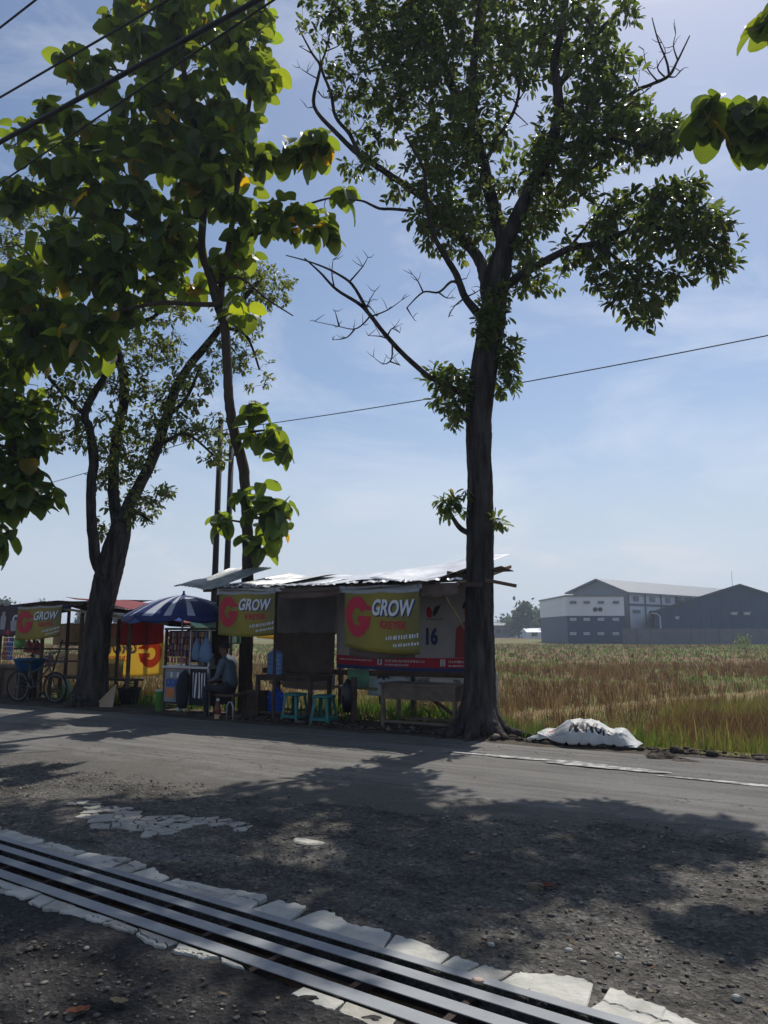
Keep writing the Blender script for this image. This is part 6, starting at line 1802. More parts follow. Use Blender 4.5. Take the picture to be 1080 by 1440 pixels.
bag(-9.47, 10.12, 1.37, .26, .44, 'larger pale blue plastic bag at the cart corner post')
# striped cloth and dark bag on the cart side
s = Surf(-9.72, -9.40, .34, .78, 10.08, .02, 3.3)
e = empty('striped_cloth', s.P(.5, 0)); tag(e, 'black and white striped cloth hanging on the cart beside the man', 'cloth'); s.sheet('cloth', M_BLACKP, e, 14, 8)
for k in range(5): s.rect(.06 + .2 * k, .14 + .2 * k, .02, .98, M_WHITE, e, .007, 1, 8, name='stripe')
mb = MB(); mb.tube([W(-9.88, 10.02, .14), W(-9.88, 10.02, .25), W(-9.90, 10.02, .50), W(-9.88, 10.04, .72), W(-9.86, 10.06, .80)], [.06, .10, .11, .09, .02], 12, jit=.14)
tag(mb.build('rucksack', mat('black_cloth', (.012, .013, .018), .8, var=.3, bump=.5, bscale=20), smooth=True), 'bulky black bag hung on the front of the drinks cart', 'bag')
# green bucket left of the cart
e = empty('green_bucket', W(-10.75, 10.35, 0)); tag(e, 'light green plastic bucket beside the cart foot', 'bucket')
MB().lathe(W(-10.75, 10.35, .0), [(.075, 0), (.085, .01), (.10, .36), (.11, .37), (.11, .385), (.095, .385)], 18).build('tub', mat('green_plastic', (.10, .28, .06), .45, var=.15), e, smooth=True)
MB().lathe(W(-10.75, 10.35, .386), [(.112, 0), (.114, .01), (.09, .02), (.01, .022)], 18).build('lid', M_WHITE, e)
# crate with pale goods below the cart
e = empty('goods_tray', W(-10.1, 10.35, 0)); tag(e, 'small tray with pale and green goods under the cart', 'tray')
MB().ubox(-10.32, -9.98, 10.22, 10.45, -.02, .04).build('tray', M_WOOD_B, e)
for k in range(4):
    MB().lathe(W(-10.27 + .08 * k, 10.32, .04), [(.01, 0), (.035, .02), (.04, .05), (.02, .08)], 10).build('fruit', [M_WHITE, mat('fruit_green', (.22, .36, .06), .5), M_WHITE, mat('fruit_yellow', (.45, .36, .08), .5)][k], e, smooth=True)
# red bottle with a white cap
e = empty('sauce_bottle', W(-9.02, 9.98, 0)); tag(e, 'dark red bottle with white cap on the ground by the man', 'bottle')
MB().lathe(W(-9.02, 9.98, -.01), [(.05, 0), (.055, .01), (.055, .20), (.045, .25), (.022, .30), (.02, .32)], 16).build('body', mat('dark_red_liquid', (.16, .02, .018), .25, var=.2), e, smooth=True)
MB().lathe(W(-9.02, 9.98, .31), [(.025, 0), (.025, .035), (.02, .04)], 12).build('cap', M_WHITE, e)
MB().lathe(W(-9.02, 9.98, .02), [(.0565, 0), (.0565, .07)], 16).build('paper_label', mat('tan_label', (.45, .30, .15), .6, var=.1), e)

# umbrella
M_UMB = mat('navy_umbrella', (.018, .032, .15), .55, var=.15, scale=4, transl=.25, tcol=(.03, .07, .35)); M_UMBW = mat('white_umbrella_stripe', (.55, .58, .66), .55, var=.05, transl=.3, tcol=(.5, .55, .7)); M_UMBL = mat('pale_blue_valance', (.20, .32, .62), .6, var=.1, transl=.6, tcol=(.42, .58, .95))
uc = W(-10.28, 10.35, 0); ur, uzt, uze = 1.08, 2.14, 1.76
um = empty('market_umbrella', uc); tag(um, 'blue and white striped market umbrella over the drinks cart', 'umbrella')
MB().tube([uc + Vector((.0, 0, -.02)), uc + Vector((0, 0, uzt))], .018, 10).build('pole', M_ALU, um)
MB().lathe(uc + Vector((0, 0, uzt - .02)), [(.05, 0), (.04, .03), (.02, .06), (.02, .10)], 10).build('finial', M_UMB, um)
ng = 8
for g in range(ng):
    a0 = 2 * PI * g / ng + .2; a1 = a0 + 2 * PI / ng
    na, nr = 12, 10
    mb = MB(); V = []
    for j in range(nr + 1):
        t = j / nr
        for i in range(na + 1):
            a = a0 + (a1 - a0) * i / na
            sag = 1 - .035 * math.sin(PI * i / na) * t
            chord = math.cos(PI / ng) / math.cos((a - a0) - PI / ng)
            r = ur * t * (.35 + .65 * (chord if t > .2 else 1)) if False else ur * t * (chord * .6 + .4)
            V.append(uc + Vector((r * math.cos(a), r * math.sin(a), uzt - (uzt - uze) * (t ** 1.7) - .02 * math.sin(PI * i / na) * t)))
    mb.v = [tuple(v) for v in V]
    for j in range(nr):
        for i in range(na):
            q = j * (na + 1) + i; mb.f.append((q, q + 1, q + na + 2, q + na + 1))
            w = i / na
            stripe = (g in (4, 5)) and ((i in (2, 3, 4) and 1 <= j) or (i in (8, 9) and 2 <= j)) or (g == 6 and ((j in (3, 4) and 2 <= i <= 8) or (i in (2, 3) and j > 4)))
            mb.m.append(1 if stripe else 0)
    mb.build('gore', [M_UMB, M_UMBW], um, smooth=True, solid=.003)
    mb = MB()
    def fv(p, q, a0=a0, a1=a1):
        a = a0 + (a1 - a0) * p; chord = math.cos(PI / ng) / math.cos((a - a0) - PI / ng); r = ur * (chord * .6 + .4) + .005
        hgt = .05 + .07 * (abs(math.sin(PI * p)) ** .5)
        return uc + Vector((r * math.cos(a), r * math.sin(a), uze - .02 * math.sin(PI * p) - hgt * q))
    mb.sheet(fv, 12, 3).build('valance', M_UMB if g in (4, 5, 6, 7) else M_UMBL, um, smooth=True, solid=.003)
    a = a0; tip = uc + Vector((ur * math.cos(a), ur * math.sin(a), uze - .012))
    MB().tube([uc + Vector((0, 0, uzt - .05)), uc + Vector((ur * .55 * math.cos(a), ur * .55 * math.sin(a), uzt - (uzt - uze) * .37 - .012)), tip], .006, 6).build('rib', M_ALU, um)
    MB().tube([uc + Vector((0, 0, uzt - .45)), uc + Vector((ur * .5 * math.cos(a), ur * .5 * math.sin(a), uzt - (uzt - uze) * .32 - .015))], .005, 6).build('strut', M_ALU, um)

# pale sheet hanging behind the cart, lit from behind
s = Surf(-11.0, -9.55, 1.25, 1.72, 11.3, .02, 4.4); tag(s.sheet('plastic_sheet', mat('pale_green_sheet', (.30, .42, .40), .6, var=.25, scale=5, transl=.5, tcol=(.45, .60, .55))), 'pale translucent sheet hanging behind the cart', 'sheet')

# ---------------------------------------------------------------- the seated man
def person(c, fwd, label):
    """c: ground point under the pelvis; fwd: heading angle in the world xy plane"""
    e = empty('person', c); tag(e, label, 'person')
    f = Vector((math.cos(fwd), math.sin(fwd), 0)); s_ = Vector((-f.y, f.x, 0))
    def Q(x, y, z): return Vector(c) + f * x + s_ * y + Vector((0, 0, z))
    J = {}; E_ = []; mats_ = {}
    def add(n, p, r, par=None, zone='shirt'):
        J[n] = (p, r if isinstance(r, tuple) else (r, r), par, zone)
    add('pelvis', (0, 0, .52), (.15, .13), None, 'trousers')
    add('belly', (.02, 0, .66), (.155, .125), 'pelvis'); add('chest', (.07, 0, .84), (.165, .125), 'belly'); add('upper', (.10, 0, .97), (.13, .10), 'chest')
    add('neckb', (.135, 0, 1.045), .06, 'upper'); add('neck', (.16, 0, 1.095), .054, 'neckb', 'skin'); add('jaw', (.19, 0, 1.14), (.068, .074), 'neck', 'skin'); add('head', (.185, 0, 1.205), (.082, .096), 'jaw', 'skin'); add('crown', (.175, 0, 1.265), (.062, .075), 'head', 'skin')
    add('nose', (.285, 0, 1.175), .014, 'head', 'skin'); add('chin', (.255, 0, 1.105), .026, 'jaw', 'skin')
    for k, n in ((1, 'l'), (-1, 'r')):
        add('ear' + n, (.175, k * .088, 1.185), (.012, .020), 'head', 'skin')
        add('sh' + n, (.08, k * .165, .965), .072, 'upper'); add('ua' + n, (.10, k * .215, .83), .056, 'sh' + n); add('el' + n, (.14, k * .235, .69), .046, 'ua' + n)
        add('fa' + n, (.26, k * .19, .645), .042, 'el' + n); add('wr' + n, (.37, k * .13, .615), .028, 'fa' + n, 'skin'); add('pa' + n, (.43, k * .115, .600), (.026, .038), 'wr' + n, 'skin')
        for q, (dy, l, dz) in enumerate(((-.030, .070, 0), (-.010, .082, .004), (.010, .078, .004), (.030, .062, 0))):
            add('f%d%s' % (q, n), (.465 + l * .4, k * (.115 + dy * .9), .600 + dz), .0095, 'pa' + n, 'skin'); add('g%d%s' % (q, n), (.465 + l * .85, k * (.115 + dy), .578 + dz), .0085, 'f%d%s' % (q, n), 'skin')
        add('t0' + n, (.42, k * .075, .598), .011, 'pa' + n, 'skin'); add('t1' + n, (.455, k * .06, .585), .0095, 't0' + n, 'skin')
        add('hip' + n, (.06, k * .10, .50), .105, 'pelvis', 'trousers'); add('th' + n, (.26, k * .125, .515), .085, 'hip' + n, 'trousers'); add('kn' + n, (.44, k * .14, .505), .066, 'th' + n, 'trousers')
        add('ca' + n, (.425, k * .14, .32), .058, 'kn' + n, 'trousers'); add('an' + n, (.40, k * .14, .105), .044, 'ca' + n, 'trousers'); add('he' + n, (.405, k * .14, .045), .040, 'an' + n, 'shoe'); add('ba' + n, (.50, k * .15, .032), (.032, .042), 'he' + n, 'shoe'); add('to' + n, (.575, k * .155, .026), (.024, .036), 'ba' + n, 'shoe')
    names = list(J)
    me = bpy.data.meshes.new('body')
    me.from_pydata([Q(*J[n][0]) - Vector(c) for n in names], [(names.index(J[n][2]), i) for i, n in enumerate(names) if J[n][2]], [])
    o = bpy.data.objects.new('body', me); C.objects.link(o)
    md = o.modifiers.new('skin', 'SKIN'); md.use_smooth_shade = True
    for i, n in enumerate(names):
        sv = me.skin_vertices[0].data[i]; sv.radius = J[n][1]; sv.use_root = (n == 'pelvis')
    md = o.modifiers.new('sub', 'SUBSURF'); md.levels = 2; md.render_levels = 2
    dg = bpy.context.evaluated_depsgraph_get(); dg.update()
    m2 = bpy.data.meshes.new_from_object(o.evaluated_get(dg))
    bpy.data.objects.remove(o)
    zones = ['skin', 'shirt', 'trousers', 'shoe']
    for m in (mat('brown_skin', (.13, .065, .042), .55, var=.12, scale=20), mat('blue_grey_shirt', (.075, .105, .135), .85, var=.2, scale=10, bump=.4, bscale=18), mat('black_trousers', (.018, .018, .024), .85, var=.2, scale=10, bump=.4, bscale=18), mat('dark_sandals', (.035, .028, .025), .7, var=.2)):
        m2.materials.append(m)
    segs = []
    for n in names:
        if J[n][2]:
            a, b = Q(*J[J[n][2]][0]) - Vector(c), Q(*J[n][0]) - Vector(c); segs.append((a, b, zones.index(J[n][3])))
    for p in m2.polygons:
        best, bi = 9, 1
        for a, b, z in segs:
            t = max(0, min(1, (p.center - a).dot(b - a) / max(1e-9, (b - a).length_squared)))
            d = (p.center - a.lerp(b, t)).length
            if d < best: best, bi = d, z
        p.material_index = bi; p.use_smooth = True
    m2.name = 'body'
    link('body', m2, e)
    # short dark hair as a cap over the skull
    mb = MB(); n, mrow = 18, 8
    hc = Vector((.172, 0, 1.212))
    for j in range(mrow + 1):
        t = j / mrow * 1.75
        for k in range(n):
            a = 2 * PI * k / n
            front = math.cos(a) > .2
            tt = min(t, 1.05) if front else t
            r = .100 + .006 * random.random()
            p = hc + Vector((r * 1.08 * math.sin(tt) * math.cos(a), r * .93 * math.sin(tt) * math.sin(a), r * 1.02 * math.cos(tt)))
            mb.v.append(tuple(Q(*p)))
    for j in range(mrow):
        for k in range(n): mb.f.append((j * n + k, j * n + (k + 1) % n, (j + 1) * n + (k + 1) % n, (j + 1) * n + k)); mb.m.append(0)
    mb.build('hair', mat('black_hair', (.012, .010, .010), .6, var=.3, scale=40, bump=.6, bscale=90), e, smooth=True)
    for k in (1, -1):
        p = Q(.262, k * .032, 1.196); MB().lathe(p, [(.002, -.009), (.011, -.004), (.011, .004), (.002, .009)], 8).build('eye', mat('eye_dark', (.05, .045, .045), .3), e)
    MB().bar(Q(.268, -.022, 1.135), Q(.268, .022, 1.135), .008, .008).build('mouth', mat('lip', (.11, .045, .04), .5), e)
    return e
man_c = W(-9.02, 10.30, -.005)
person(man_c, R(-30) + PI + .12, 'man in a blue grey shirt and black trousers sitting beside the cart')
# his low stool
e = empty('wooden_stool', W(-9.0, 10.30, 0)); tag(e, 'low dark wooden stool under the seated man', 'stool')
MB().ubox(-9.22, -8.78, 10.10, 10.50, .37, .41).build('seat', M_WOOD_D, e)
for u in (-9.18, -8.82):
    for v in (10.14, 10.46): MB().bar(W(u, v, -.02), W(u, v, .37), .045).build('leg', M_WOOD_D, e)
# pale chair frame hoop beside it
mb = MB(); mb.tube([W(-8.82, 9.98, 0), W(-8.82, 9.98, .22), W(-8.78, 9.98, .30), W(-8.72, 9.98, .30), W(-8.68, 9.98, .22), W(-8.68, 9.98, 0)], .012, 8)
tag(mb.build('metal_hoop', M_ALU, smooth=True), 'pale metal hoop standing on the ground by the red bottle', 'hoop')
mb = MB(); mb.ubox(-8.9, -8.55, 10.45, 10.8, .0, .45); tag(mb.build('dark_crate', M_WOOD_D, bevel=.01), 'dark wooden crate behind the low stool', 'crate')
# drinks pouch in his hands
# ---------------------------------------------------------------- left stall
VB = 10.75
lb = empty('food_stall', W(-14, 11.8, 0)); tag(lb, 'left roadside stall roofed with maroon tarp beside the three stemmed tree', 'stall')
def U(x, y, v): return pv(x, y, v)
for x, ytop, v in ((63, 850, 10.8), (117, 846, 10.9), (184, 865, 10.9), (4, 850, 10.8), (52, 850, 12.6), (98, 850, 12.6), (168, 870, 12.6)):
    u, z = U(x, ytop, v); post(u, v, z, .045, M_WOOD_B if v < 11 else M_WOOD_D, lb)
# roof: navy part on the left, maroon on the right with a drooping end
def roofB(xs, ys, vr, dz, m, seed, name='roof_sheet', vf=VB - .15):
    P = [U(x, y, vf) for x, y in zip(xs, ys)]
    def fn(p, q):
        t = p * (len(P) - 1); i = min(int(t), len(P) - 2); k = t - i
        u = P[i][0] * (1 - k) + P[i + 1][0] * k; z = P[i][1] * (1 - k) + P[i + 1][1] * k
        return W(u, vf + (vr - vf) * q, z + dz * q + .03 * math.sin(9 * p + seed) * math.sin(3 * q + seed) + .03 * (float(vnoise(np.array(p * 7.), np.array(q * 5.), seed)) - .5))
    MB().sheet(fn, 26, 10).build(name, m, lb, smooth=True, solid=.005)
roofB((-60, 0, 60, 100), (857, 852, 847, 843), 12.9, .02, M_NAVYT, 2)
roofB((92, 110, 125, 160, 190, 215, 232), (840, 842, 846, 852, 858, 866, 876), 12.9, -.05, M_RTARP, 3)
roofB((90, 110, 128, 165, 200, 238), (852, 855, 858, 862, 870, 879), 12.9, -.03, M_WOOD_D, 5, 'roof_lining')
P = [U(x, y, VB - .17) for x, y in ((88, 856), (236, 877))]
beam(W(P[0][0], VB - .17, P[0][1]), W(P[1][0], VB - .17, P[1][1]), .04, .05, M_BAMBOO, lb)
P = [U(x, y, VB - .1) for x, y in ((-50, 857), (120, 846))]
beam(W(P[0][0], VB - .1, P[0][1] - .04), W(P[1][0], VB - .1, P[1][1] - .04), .05, .05, M_WOOD_D, lb)
for yy in (913, 930):
    a, b = U(20, yy - 1, 10.95), U(118, yy, 10.95); beam(W(a[0], 10.95, a[1]), W(b[0], 10.95, b[1]), .035, .04, M_WOOD_D, lb, 'rail')
a, b = U(70, 930, 12.6), U(180, 930, 12.6)
a, b = U(85, 904, 12.5), U(120, 905, 12.5); beam(W(a[0], 12.5, a[1]), W(b[0], 12.5, b[1]), .04, .04, M_WOOD_D, lb, 'rail')
a, b = U(74, 945, 11.0), U(88, 900, 11.4); beam(W(a[0], 11.0, a[1]), W(b[0], 11.4, b[1]), .03, .03, M_WOOD_D, lb, 'brace')
# valance strip: navy with a white wave
a, b = U(30, 856, VB - .2), U(97, 843, VB - .2)
s = Surf(a[0], b[0], a[1] - .12, a[1] + .02, VB - .2, .015, 1, dz=(0, .03, 0, .05)); s.sheet('valance', M_NAVYT, lb, 20, 4)
s.poly([(.05, .55), (.25, .15), (.45, .35), (.85, .5), (.85, .85), (.5, .75), (.3, .55), (.1, .85)], [(0, 1, 6, 7), (1, 2, 5, 6), (2, 3, 4, 5)], M_WHITE, lb, .008, 'white_wave')
# banners
a, b = U(27, 852, VB - .22), U(86, 898, VB - .22)
grow_banner('small faded GROW banner on the front of the left stall', Surf(a[0], b[0], b[1] + .02, a[1] - .02, VB - .24, .014, 5.0, dz=(-.06, .04, 0, .02)))
a, b = U(-30, 852, VB - .22), U(28, 893, VB - .22)
s = Surf(a[0], b[0], b[1], a[1], VB - .23, .014, 1.0)
e = empty('advertising_banner', s.P(.5, 0)); tag(e, 'dark banner with pale bottle and cup pictures beside the small GROW banner', 'banner'); s.sheet('cloth', mat('dark_maroon_vinyl', (.05, .03, .045), .6, var=.4, scale=2, transl=.1), e)
s.poly([(.58, .22), (.68, .22), (.69, .62), (.66, .70), (.66, .80), (.60, .80), (.60, .70), (.57, .62)], [(0, 1, 2, 7), (7, 2, 3, 6), (6, 3, 4, 5)], M_GREY, e, .008, 'bottle_print')
s.poly([(.80, .15), (.96, .15), (1.0, .50), (.78, .50)], [(0, 1, 2, 3)], M_GREY, e, .008, 'cup_print')
s.poly([(.89 + .07 * math.cos(t), .55 + .14 * math.sin(t)) for t in np.linspace(0, 2 * PI, 13)[:-1]], [tuple(range(12))], M_WHITE, e, .010, 'cream_print'); s.poly([(.89 + .035 * math.cos(t), .55 + .08 * math.sin(t)) for t in np.linspace(0, 2 * PI, 11)[:-1]], [tuple(range(10))], M_NAVY, e, .012, 'cream_print')
s.poly([(.92, .68), (.97, .80), (.99, .78), (.95, .66)], [(0, 1, 2, 3)], M_WHITE, e, .010, 'straw_print')
s.poly([(.70, .05), (.80, .05), (.78, .22), (.72, .18)], [(0, 1, 2, 3)], M_RED, e, .010, 'red_print')
# maroon side cloth and the back-lit banner
a, b = U(164, 878, 12.7), U(229, 911, 12.7)
s = Surf(a[0], b[0], b[1], a[1] + .05, 12.7, .03, 2, dz=(.06, .10, .05, 0)); tag(s.sheet('tarp', M_RTARP), 'maroon cloth hanging at the open end of the left stall', 'tarp')
a, b = U(150, 898, 13.25), U(228, 955, 13.25)
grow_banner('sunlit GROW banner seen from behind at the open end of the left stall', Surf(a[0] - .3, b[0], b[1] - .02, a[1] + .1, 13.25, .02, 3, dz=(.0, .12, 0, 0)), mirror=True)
M_CARD = mat('tan_board', (.36, .26, .16), .85, col2=(.46, .35, .23), scale=3, transl=.12)
a, b = U(76, 876, 12.75), U(122, 907, 12.75)
s = Surf(a[0], b[0], b[1], a[1], 12.75, .01, 2); tag(s.sheet('wall_board', M_CARD, None, 12, 8, .01), 'tan cardboard sheet at the back of the left stall', 'board')
a, b = U(150, 876, 12.75), U(167, 908, 12.75)
s = Surf(a[0], b[0], b[1], a[1], 12.76, .01, 4); e = empty('wall_board', s.P(.5, 0)); tag(e, 'narrow tan board with a red mark beside the maroon cloth', 'board'); s.sheet('board', M_CARD, e, 8, 8, .01); s.poly([(.3, .35), (.75, .35), (.85, .9), (.2, .9)], [(0, 1, 2, 3)], M_ORG, e, .01, 'red_mark')
a, b = U(85, 918, 12.8), U(118, 950, 12.8)
s = Surf(a[0], b[0], b[1], a[1], 12.8, .01, 5); tag(s.sheet('plastic_sheet', mat('grey_brown_sheet', (.18, .15, .12), .6, var=.3, scale=3, transl=.45, tcol=(.42, .36, .27))), 'translucent grey sheet low at the back of the left stall', 'sheet')
a, b = U(146, 925, 12.8), U(172, 953, 12.8)
s = Surf(a[0], b[0], b[1], a[1], 12.82, .01, 5); tag(s.sheet('plastic_sheet', mat('clear_sheet', (.25, .24, .15), .4, var=.3, scale=3, transl=.5, tcol=(.45, .42, .2))), 'thin olive plastic sheet beside the sunlit banner', 'sheet')
# bench planks
e = empty('long_bench', W(-13.6, 11.2, 0)); tag(e, 'long dark plank bench inside the left stall', 'bench')
a, b = U(66, 953, 11.1), U(188, 955, 11.1)
for k in range(3): MB().ubox(a[0], b[0], 11.02 + .12 * k, 11.13 + .12 * k, .46, .50).build('plank', M_WOOD_D, e)
for t in (.06, .5, .94):
    u = a[0] + (b[0] - a[0]) * t; MB().bar(W(u, 11.06, -.05), W(u, 11.06, .46), .06).build('leg', M_WOOD_D, e); MB().bar(W(u, 11.32, -.05), W(u, 11.32, .46), .06).build('leg', M_WOOD_D, e)
    MB().bar(W(u, 11.06, .2), W(u, 11.32, .2), .03).build('stretcher', M_WOOD_D, e)
# counter at the very left
e = empty('stall_counter', W(-15.6, 10.9, 0)); tag(e, 'dark boxy counter at the outer end of the left stall', 'counter')
a, b = U(-60, 940, 10.7), U(27, 940, 10.7)
MB().ubox(a[0], b[0], 10.72, 11.3, 0.0, .66).build('cabinet', M_WOOD_D, e)
MB().ubox(a[0] - .04, b[0] + .05, 10.66, 11.36, .66, .70).build('top', M_WOOD_B, e)
for k in range(4):
    u = a[0] + (b[0] - a[0]) * (k + .5) / 4; MB().ubox(u - .22, u + .22, 10.70, 10.715, .08, .6).build('door_panel', M_WOOD_B, e)
# blue sachet strips, green pack, pink packs
M_SB = mat('blue_sachet', (.03, .07, .36), .3, var=.2, scale=10)
for k, (x, m, lab) in enumerate(((16, M_SB, 'strip of shiny blue sachets hanging left of the small GROW banner'), (9, SAC[0], 'strip of red sachets beside the shiny blue ones'))):
    a = U(x, 890, 10.6); e = empty('sachet_strip', W(a[0], 10.6, a[1] - .55)); tag(e, lab, 'sachets')
    for j in range(6):
        for i in range(2):
            MB().box(W(a[0] + .09 * i - .04, 10.6 + random.uniform(-.01, .01), a[1] - .05 - j * .10), (.075, .025, .09), Matrix.Rotation(R(-30) + random.uniform(-.25, .25), 3, 'Z')).build('sachet', m, e, bevel=.008)
a = U(28, 902, 10.65); mb = MB(); mb.lathe(W(a[0], 10.65, a[1] - .15), [(.02, 0), (.10, .04), (.13, .13), (.11, .22), (.04, .28), (.02, .30)], 14); tag(mb.build('green_pack', mat('green_crisps', (.16, .38, .12), .4, var=.4, scale=14, bump=.4), smooth=True), 'round green snack pack hanging under the small GROW banner', 'snack pack')
for k, (x, y) in enumerate(((40, 908), (52, 910), (70, 928))):
    a = U(x, y, 11.3 + .2 * k); bag(a[0], 11.3 + .2 * k, a[1] + .16, .26, .32, ('pale pink bag on the stall rail, left one', 'pale pink bag under the middle of the small GROW banner', 'red pink bag hanging by the stall post')[k], mat('pink_bag', (.50, .20, .20), .5, var=.2, transl=.4, tcol=(.7, .3, .28)))
# blue basin
a = U(42, 934, 10.55); e = empty('blue_basin', W(a[0], 10.55, a[1] - .18)); tag(e, 'wide blue plastic basin above the bicycle', 'basin')
MB().lathe(W(a[0], 10.55, a[1] - .14), [(.20, 0), (.22, .01), (.33, .24), (.36, .25), (.36, .265), (.32, .255), (.21, .03), (.02, .025)], 26).build('bowl', mat('blue_plastic', (.02, .10, .24), .4, var=.15), e, smooth=True)
zb_ = a[1] - .14
for dx in (-.15, .15):
    for dy in (-.12, .12): MB().tube([W(a[0] + dx * 1.2, 10.55 + dy * 1.2, -.02), W(a[0] + dx, 10.55 + dy, zb_)], .012, 6).build('stand_leg', M_CHROME, e)
b = U(60, 985, 10.25)
bicycle(b[0] - .25, 10.28, .15, 'old dark bicycle parked before the left stall counter', mat('dark_frame', (.03, .032, .04), .5, var=.2), M_CHROME, .06)
# black rubber basket and a plastic bag under the bench
a = U(184, 985, 11.0); e = empty('black_basket', W(a[0], 10.95, 0)); tag(e, 'black rubber basket under the end of the long bench', 'basket')
MB().lathe(W(a[0], 10.95, 0), [(.13, 0), (.15, .02), (.23, .32), (.25, .34), (.23, .345), (.14, .04), (.01, .035)], 20).build('tub', M_TYRE, e, smooth=True)
MB().tube([W(a[0] - .22, 10.95, .34), W(a[0] - .12, 10.95, .44), W(a[0] + .12, 10.95, .44), W(a[0] + .22, 10.95, .34)], .012, 6).build('handle', M_TYRE, e)
a = U(94, 970, 11.5); bag(a[0], 11.5, .42, .30, .42, 'pale mint plastic bag standing under the long bench', mat('mint_bag', (.40, .52, .45), .5, var=.2, transl=.5, tcol=(.55, .72, .62)))
# board leaning on the trunk foot
a = Vector((*gpx(141, 996), 0)); ux, vx = uv_of(a.x, a.y)
mb = MB(); q = [W(ux - .24, vx - .02, -.02), W(ux + .30, vx + .02, -.02), W(ux + .17, vx + .20, .45), W(ux - .02, vx + .18, .30)]
d = W(0, .025, .01); mb.add(q + [x + d for x in q], [(0, 1, 2, 3), (7, 6, 5, 4), (0, 4, 5, 1), (1, 5, 6, 2), (2, 6, 7, 3), (3, 7, 4, 0)])
tag(mb.build('plywood_board', M_CARD), 'tan triangular board leaning on the foot of the three stemmed tree', 'board')

# ---------------------------------------------------------------- crumpled sack on the verge
M_SACK = mat('white_woven_sack', (.42, .42, .41), .6, col2=(.60, .60, .59), scale=5, bump=.5, bscale=16, transl=.12)
su0, sv0 = uv_of(*gpx(742, 1044)); su1, sv1 = uv_of(*gpx(898, 1056))
SL = su1 - su0
def sack_P(a, b, off=0.0):
    """a along the sack, b from the front foot (0) over the top to the rear (1)"""
    prof = .07 + .20 * math.exp(-((a - .50) / .24) ** 4) + .06 * math.exp(-((a - .12) / .08) ** 2) + .12 * math.exp(-((a - .85) / .09) ** 2)
    prof *= min(1, 6 * a, 8 * (1 - a)) ** .6
    th = PI * b
    w = .30 * (.6 + .4 * prof / .36)
    cr = .022 * (1 - abs(math.sin(19 * a + 9 * b + 2 * math.sin(8 * a + 3 * b)))) ** 3 + .03 * (1 - abs(math.sin(11 * a - 8 * b + 1.5 * math.sin(13 * a)))) ** 4 + .05 * (float(fbm(np.array(a * 7.), np.array(b * 4.), 3, 301)) - .5)
    cr *= (.55 + .9 * (1 - math.sin(th))) * min(1, 8 * a, 8 * (1 - a))
    z = prof * math.sin(th) ** .8 + cr
    v = sv0 + (sv1 - sv0) * a + .12 - w * math.cos(th) + .03 * math.sin(11 * a) * (1 - b) 
    p = W(su0 + SL * a, v - off * .8 * math.cos(th) - off * .2, 0.05 + z + off * math.sin(th))
    return p
e = empty('plastic_sack', W((su0 + su1) / 2, sv0 + .1, .05)); tag(e, 'crumpled white plastic sack with black print lying on the verge', 'sack')
SNA, SNB = 300, 70
smb = MB().sheet(lambda a, b: sack_P(a, b), SNA, SNB)
fa = (np.arange(SNA) + .5) / SNA; fb = (np.arange(SNB) + .5) / SNB
FA, FB = np.meshgrid(fa, fb); FA, FB = FA.ravel(), FB.ravel()
def sack_print(body, a0, a1, b0, b1, mi, bold=.05):
    V, F = text_geo(body, 1.0, bold, 0)
    x = (FA - a0) / (a1 - a0); y = (FB - b0) / (b1 - b0)
    hit = np.zeros(len(FA), bool)
    for f in F:
        p, q, r_ = V[f[0]], V[f[1]], V[f[2]]
        d1 = (q[0] - p[0]) * (y - p[1]) - (q[1] - p[1]) * (x - p[0]); d2 = (r_[0] - q[0]) * (y - q[1]) - (r_[1] - q[1]) * (x - q[0]); d3 = (p[0] - r_[0]) * (y - r_[1]) - (p[1] - r_[1]) * (x - r_[0])
        hit |= ((d1 >= 0) & (d2 >= 0) & (d3 >= 0)) | ((d1 <= 0) & (d2 <= 0) & (d3 <= 0))
    for i in np.nonzero(hit)[0]: smb.m[int(i)] = mi
sack_print('MANUK', .42, .78, .16, .38, 1, .05)
sack_print('MANUK', .12, .40, .10, .22, 2, .04)
for i in np.nonzero((np.abs(FA - .36 - .02 * np.sin(FB * 20)) < .07) & (FB > .26) & (FB < .44))[0]: smb.m[int(i)] = 2
for i in np.nonzero((np.abs(FA - .24) < .04) & (FB > .30) & (FB < .46))[0]: smb.m[int(i)] = 3
for i in np.nonzero((np.abs(FA - .06) < .04) & (FB > .22) & (FB < .60))[0]: smb.m[int(i)] = 1
smb.build('sheet', [M_SACK, M_BLACKP, M_GREY, mat('print_salmon', (.55, .16, .12), .6)], e, smooth=True, solid=.004)
# earth heap right of the sack
def heap(x, y, w, h, label):
    c = gpx(x, y); uu, vv = uv_of(*c); mb = MB()
    def fn(p, q):
        a = 2 * PI * p; r = q * w * (1 + .3 * math.sin(3 * a + 1))
        return W(uu + r * math.cos(a), vv + r * .6 * math.sin(a), -.02 + h * (1 - q * q) * (1 + .5 * (float(vnoise(np.array(p * 9.), np.array(q * 4.), 77)) - .5)))
    mb.sheet(fn, 24, 8); tag(mb.build('earth_heap', M_DIRT, smooth=False), label, 'earth')
heap(928, 1066, .22, .10, 'small dark earth heap beside the white sack')
heap(960, 1070, .20, .05, 'flat dark earth heap further along the verge from the sack')

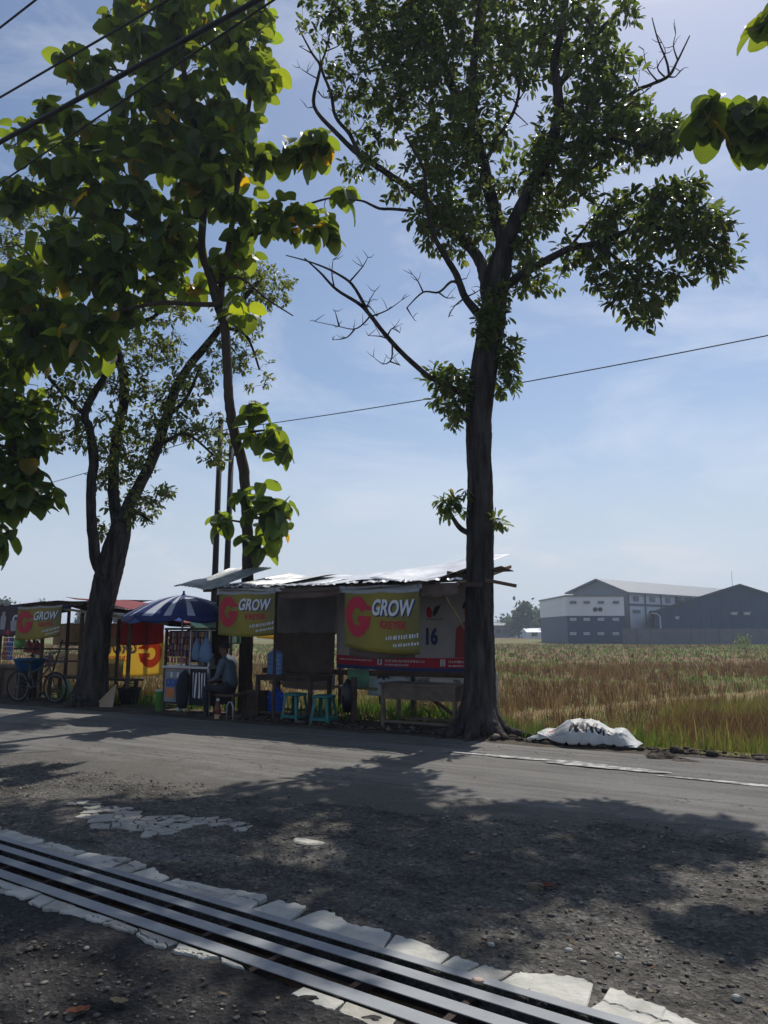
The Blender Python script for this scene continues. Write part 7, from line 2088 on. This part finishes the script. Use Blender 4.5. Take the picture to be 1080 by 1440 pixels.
# ---------------------------------------------------------------- bits on the gravel
c = gpx(752, 1242); uu, vv = uv_of(*c); z0 = shoulder_z(uu, vv)
mb = MB(); mb.prism([tuple(W(uu + .055 * math.cos(a) * (1 + .2 * math.sin(2 * a)), vv + .035 * math.sin(a))[:2]) for a in np.linspace(0, 2 * PI, 9)[:-1]], z0 - .02, z0 + .028, shrink=.016); tag(mb.build('broken_stone', mat('tan_stone', (.14, .115, .085), .9, var=.3, scale=20)), 'small tan broken stone touching the curled rust leaf', 'stone')
def curl_leaf(px, py, s, col, label, ang=0.):
    c = gpx(px, py); uu, vv = uv_of(*c); z0 = max(shoulder_z(uu, vv), -.05) + .02
    def fn(p, q):
        x = (p - .5) * 2; w = math.sqrt(max(0, 1 - x * x)) * .45
        y = (q - .5) * 2 * w
        return W(uu + s * (x * math.cos(ang) - y * math.sin(ang)), vv + s * (x * math.sin(ang) + y * math.cos(ang)), z0 + s * (.9 * y * y + .25 * x * x + .05 * math.sin(9 * x)))
    m = mat('curled_leaf_%s' % label[:6], col, .8, var=.3, scale=30, transl=.2); tag(MB().sheet(fn, 10, 6).build('dry_leaf', m, None, smooth=True, solid=.002), label, 'leaf')
curl_leaf(766, 1243, .07, (.15, .05, .022), 'curled rust red dry leaf lying on the gravel', .4)
curl_leaf(110, 1412, .05, (.20, .13, .06), 'curled tan dry leaf on the shaded gravel below the drain', .9)
curl_leaf(168, 1398, .045, (.24, .19, .11), 'pale dry leaf on the shaded gravel below the drain', .2)
for k, (x, y) in enumerate(((672, 1379), (1035, 1388), (868, 1330), (870, 1334), (690, 1320), (800, 1325))):
    uu, vv = uv_of(*gpx(x, y)); z0 = shoulder_z(uu, vv)
    r = .02 if k else .03
    if k == 0: z0 = .002
    mb = MB(); mb.prism([tuple(W(uu + r * math.cos(a) * random.uniform(.7, 1.2), vv + r * .7 * math.sin(a) * random.uniform(.7, 1.2))[:2]) for a in np.linspace(0, 2 * PI, 8)[:-1]], z0 - .01, z0 + r * (.25 if k == 0 else .6), shrink=.006)
    tag(mb.build('pale_pebble', mat('pink_pebble', (.42, .30, .24), .8) if k == 0 else M_CONC), ('flat pinkish chip lying on the steel drain bar', 'white pebble at the outer end of the sunlit gravel', 'white chip in the middle of the sunlit gravel', 'white chip touching another chip in the sunlit gravel', 'grey white chip near the drain edge', 'white chip between the drain and the long shade')[k], 'pebble')
# litter beside the trunk foot of the left tree
for k in range(5):
    x, y = 158 + k * 9, 985 + (k % 2) * 5
    uu, vv = uv_of(*gpx(x, y)); zz = float(zv(uu, vv))
    mb = MB(); mb.sheet(lambda p, q: W(uu + .10 * (p - .5), vv + .08 * (q - .5), zz + .02 + .03 * math.sin(5 * p + k) * math.cos(4 * q)), 5, 5)
    tag(mb.build('paper_scrap', [M_WHITE, M_CARD, M_WHITE, M_GREY, M_CARD][k], None, solid=.002), ['white paper scrap touching the tan triangular board', 'tan card scrap next to the tan triangular board', 'white paper scrap midway between the triangular board and the black basket', 'grey paper scrap near the black basket', 'tan card scrap just before the black basket'][k], 'litter')

# ================================================================== HAZE
hz = MB().box((0, 0, 9.0), (6600, 6600, 22.0)).build('haze', None)
hz.data.materials.clear()
m = bpy.data.materials.new('pale_haze'); m.use_nodes = True
N, K = m.node_tree.nodes, m.node_tree.links
N.remove(N['Principled BSDF'])
pvn = N.new('ShaderNodeVolumePrincipled'); pvn.inputs['Color'].default_value = (.72, .84, 1.0, 1); pvn.inputs['Density'].default_value = 0.0008; pvn.inputs['Anisotropy'].default_value = .3
K.new(pvn.outputs['Volume'], N['Material Output'].inputs['Volume'])
hz.data.materials.append(m); hz.display_type = 'WIRE'
tag(hz, 'pale blue haze in the air over the whole place', 'haze', kind='stuff')
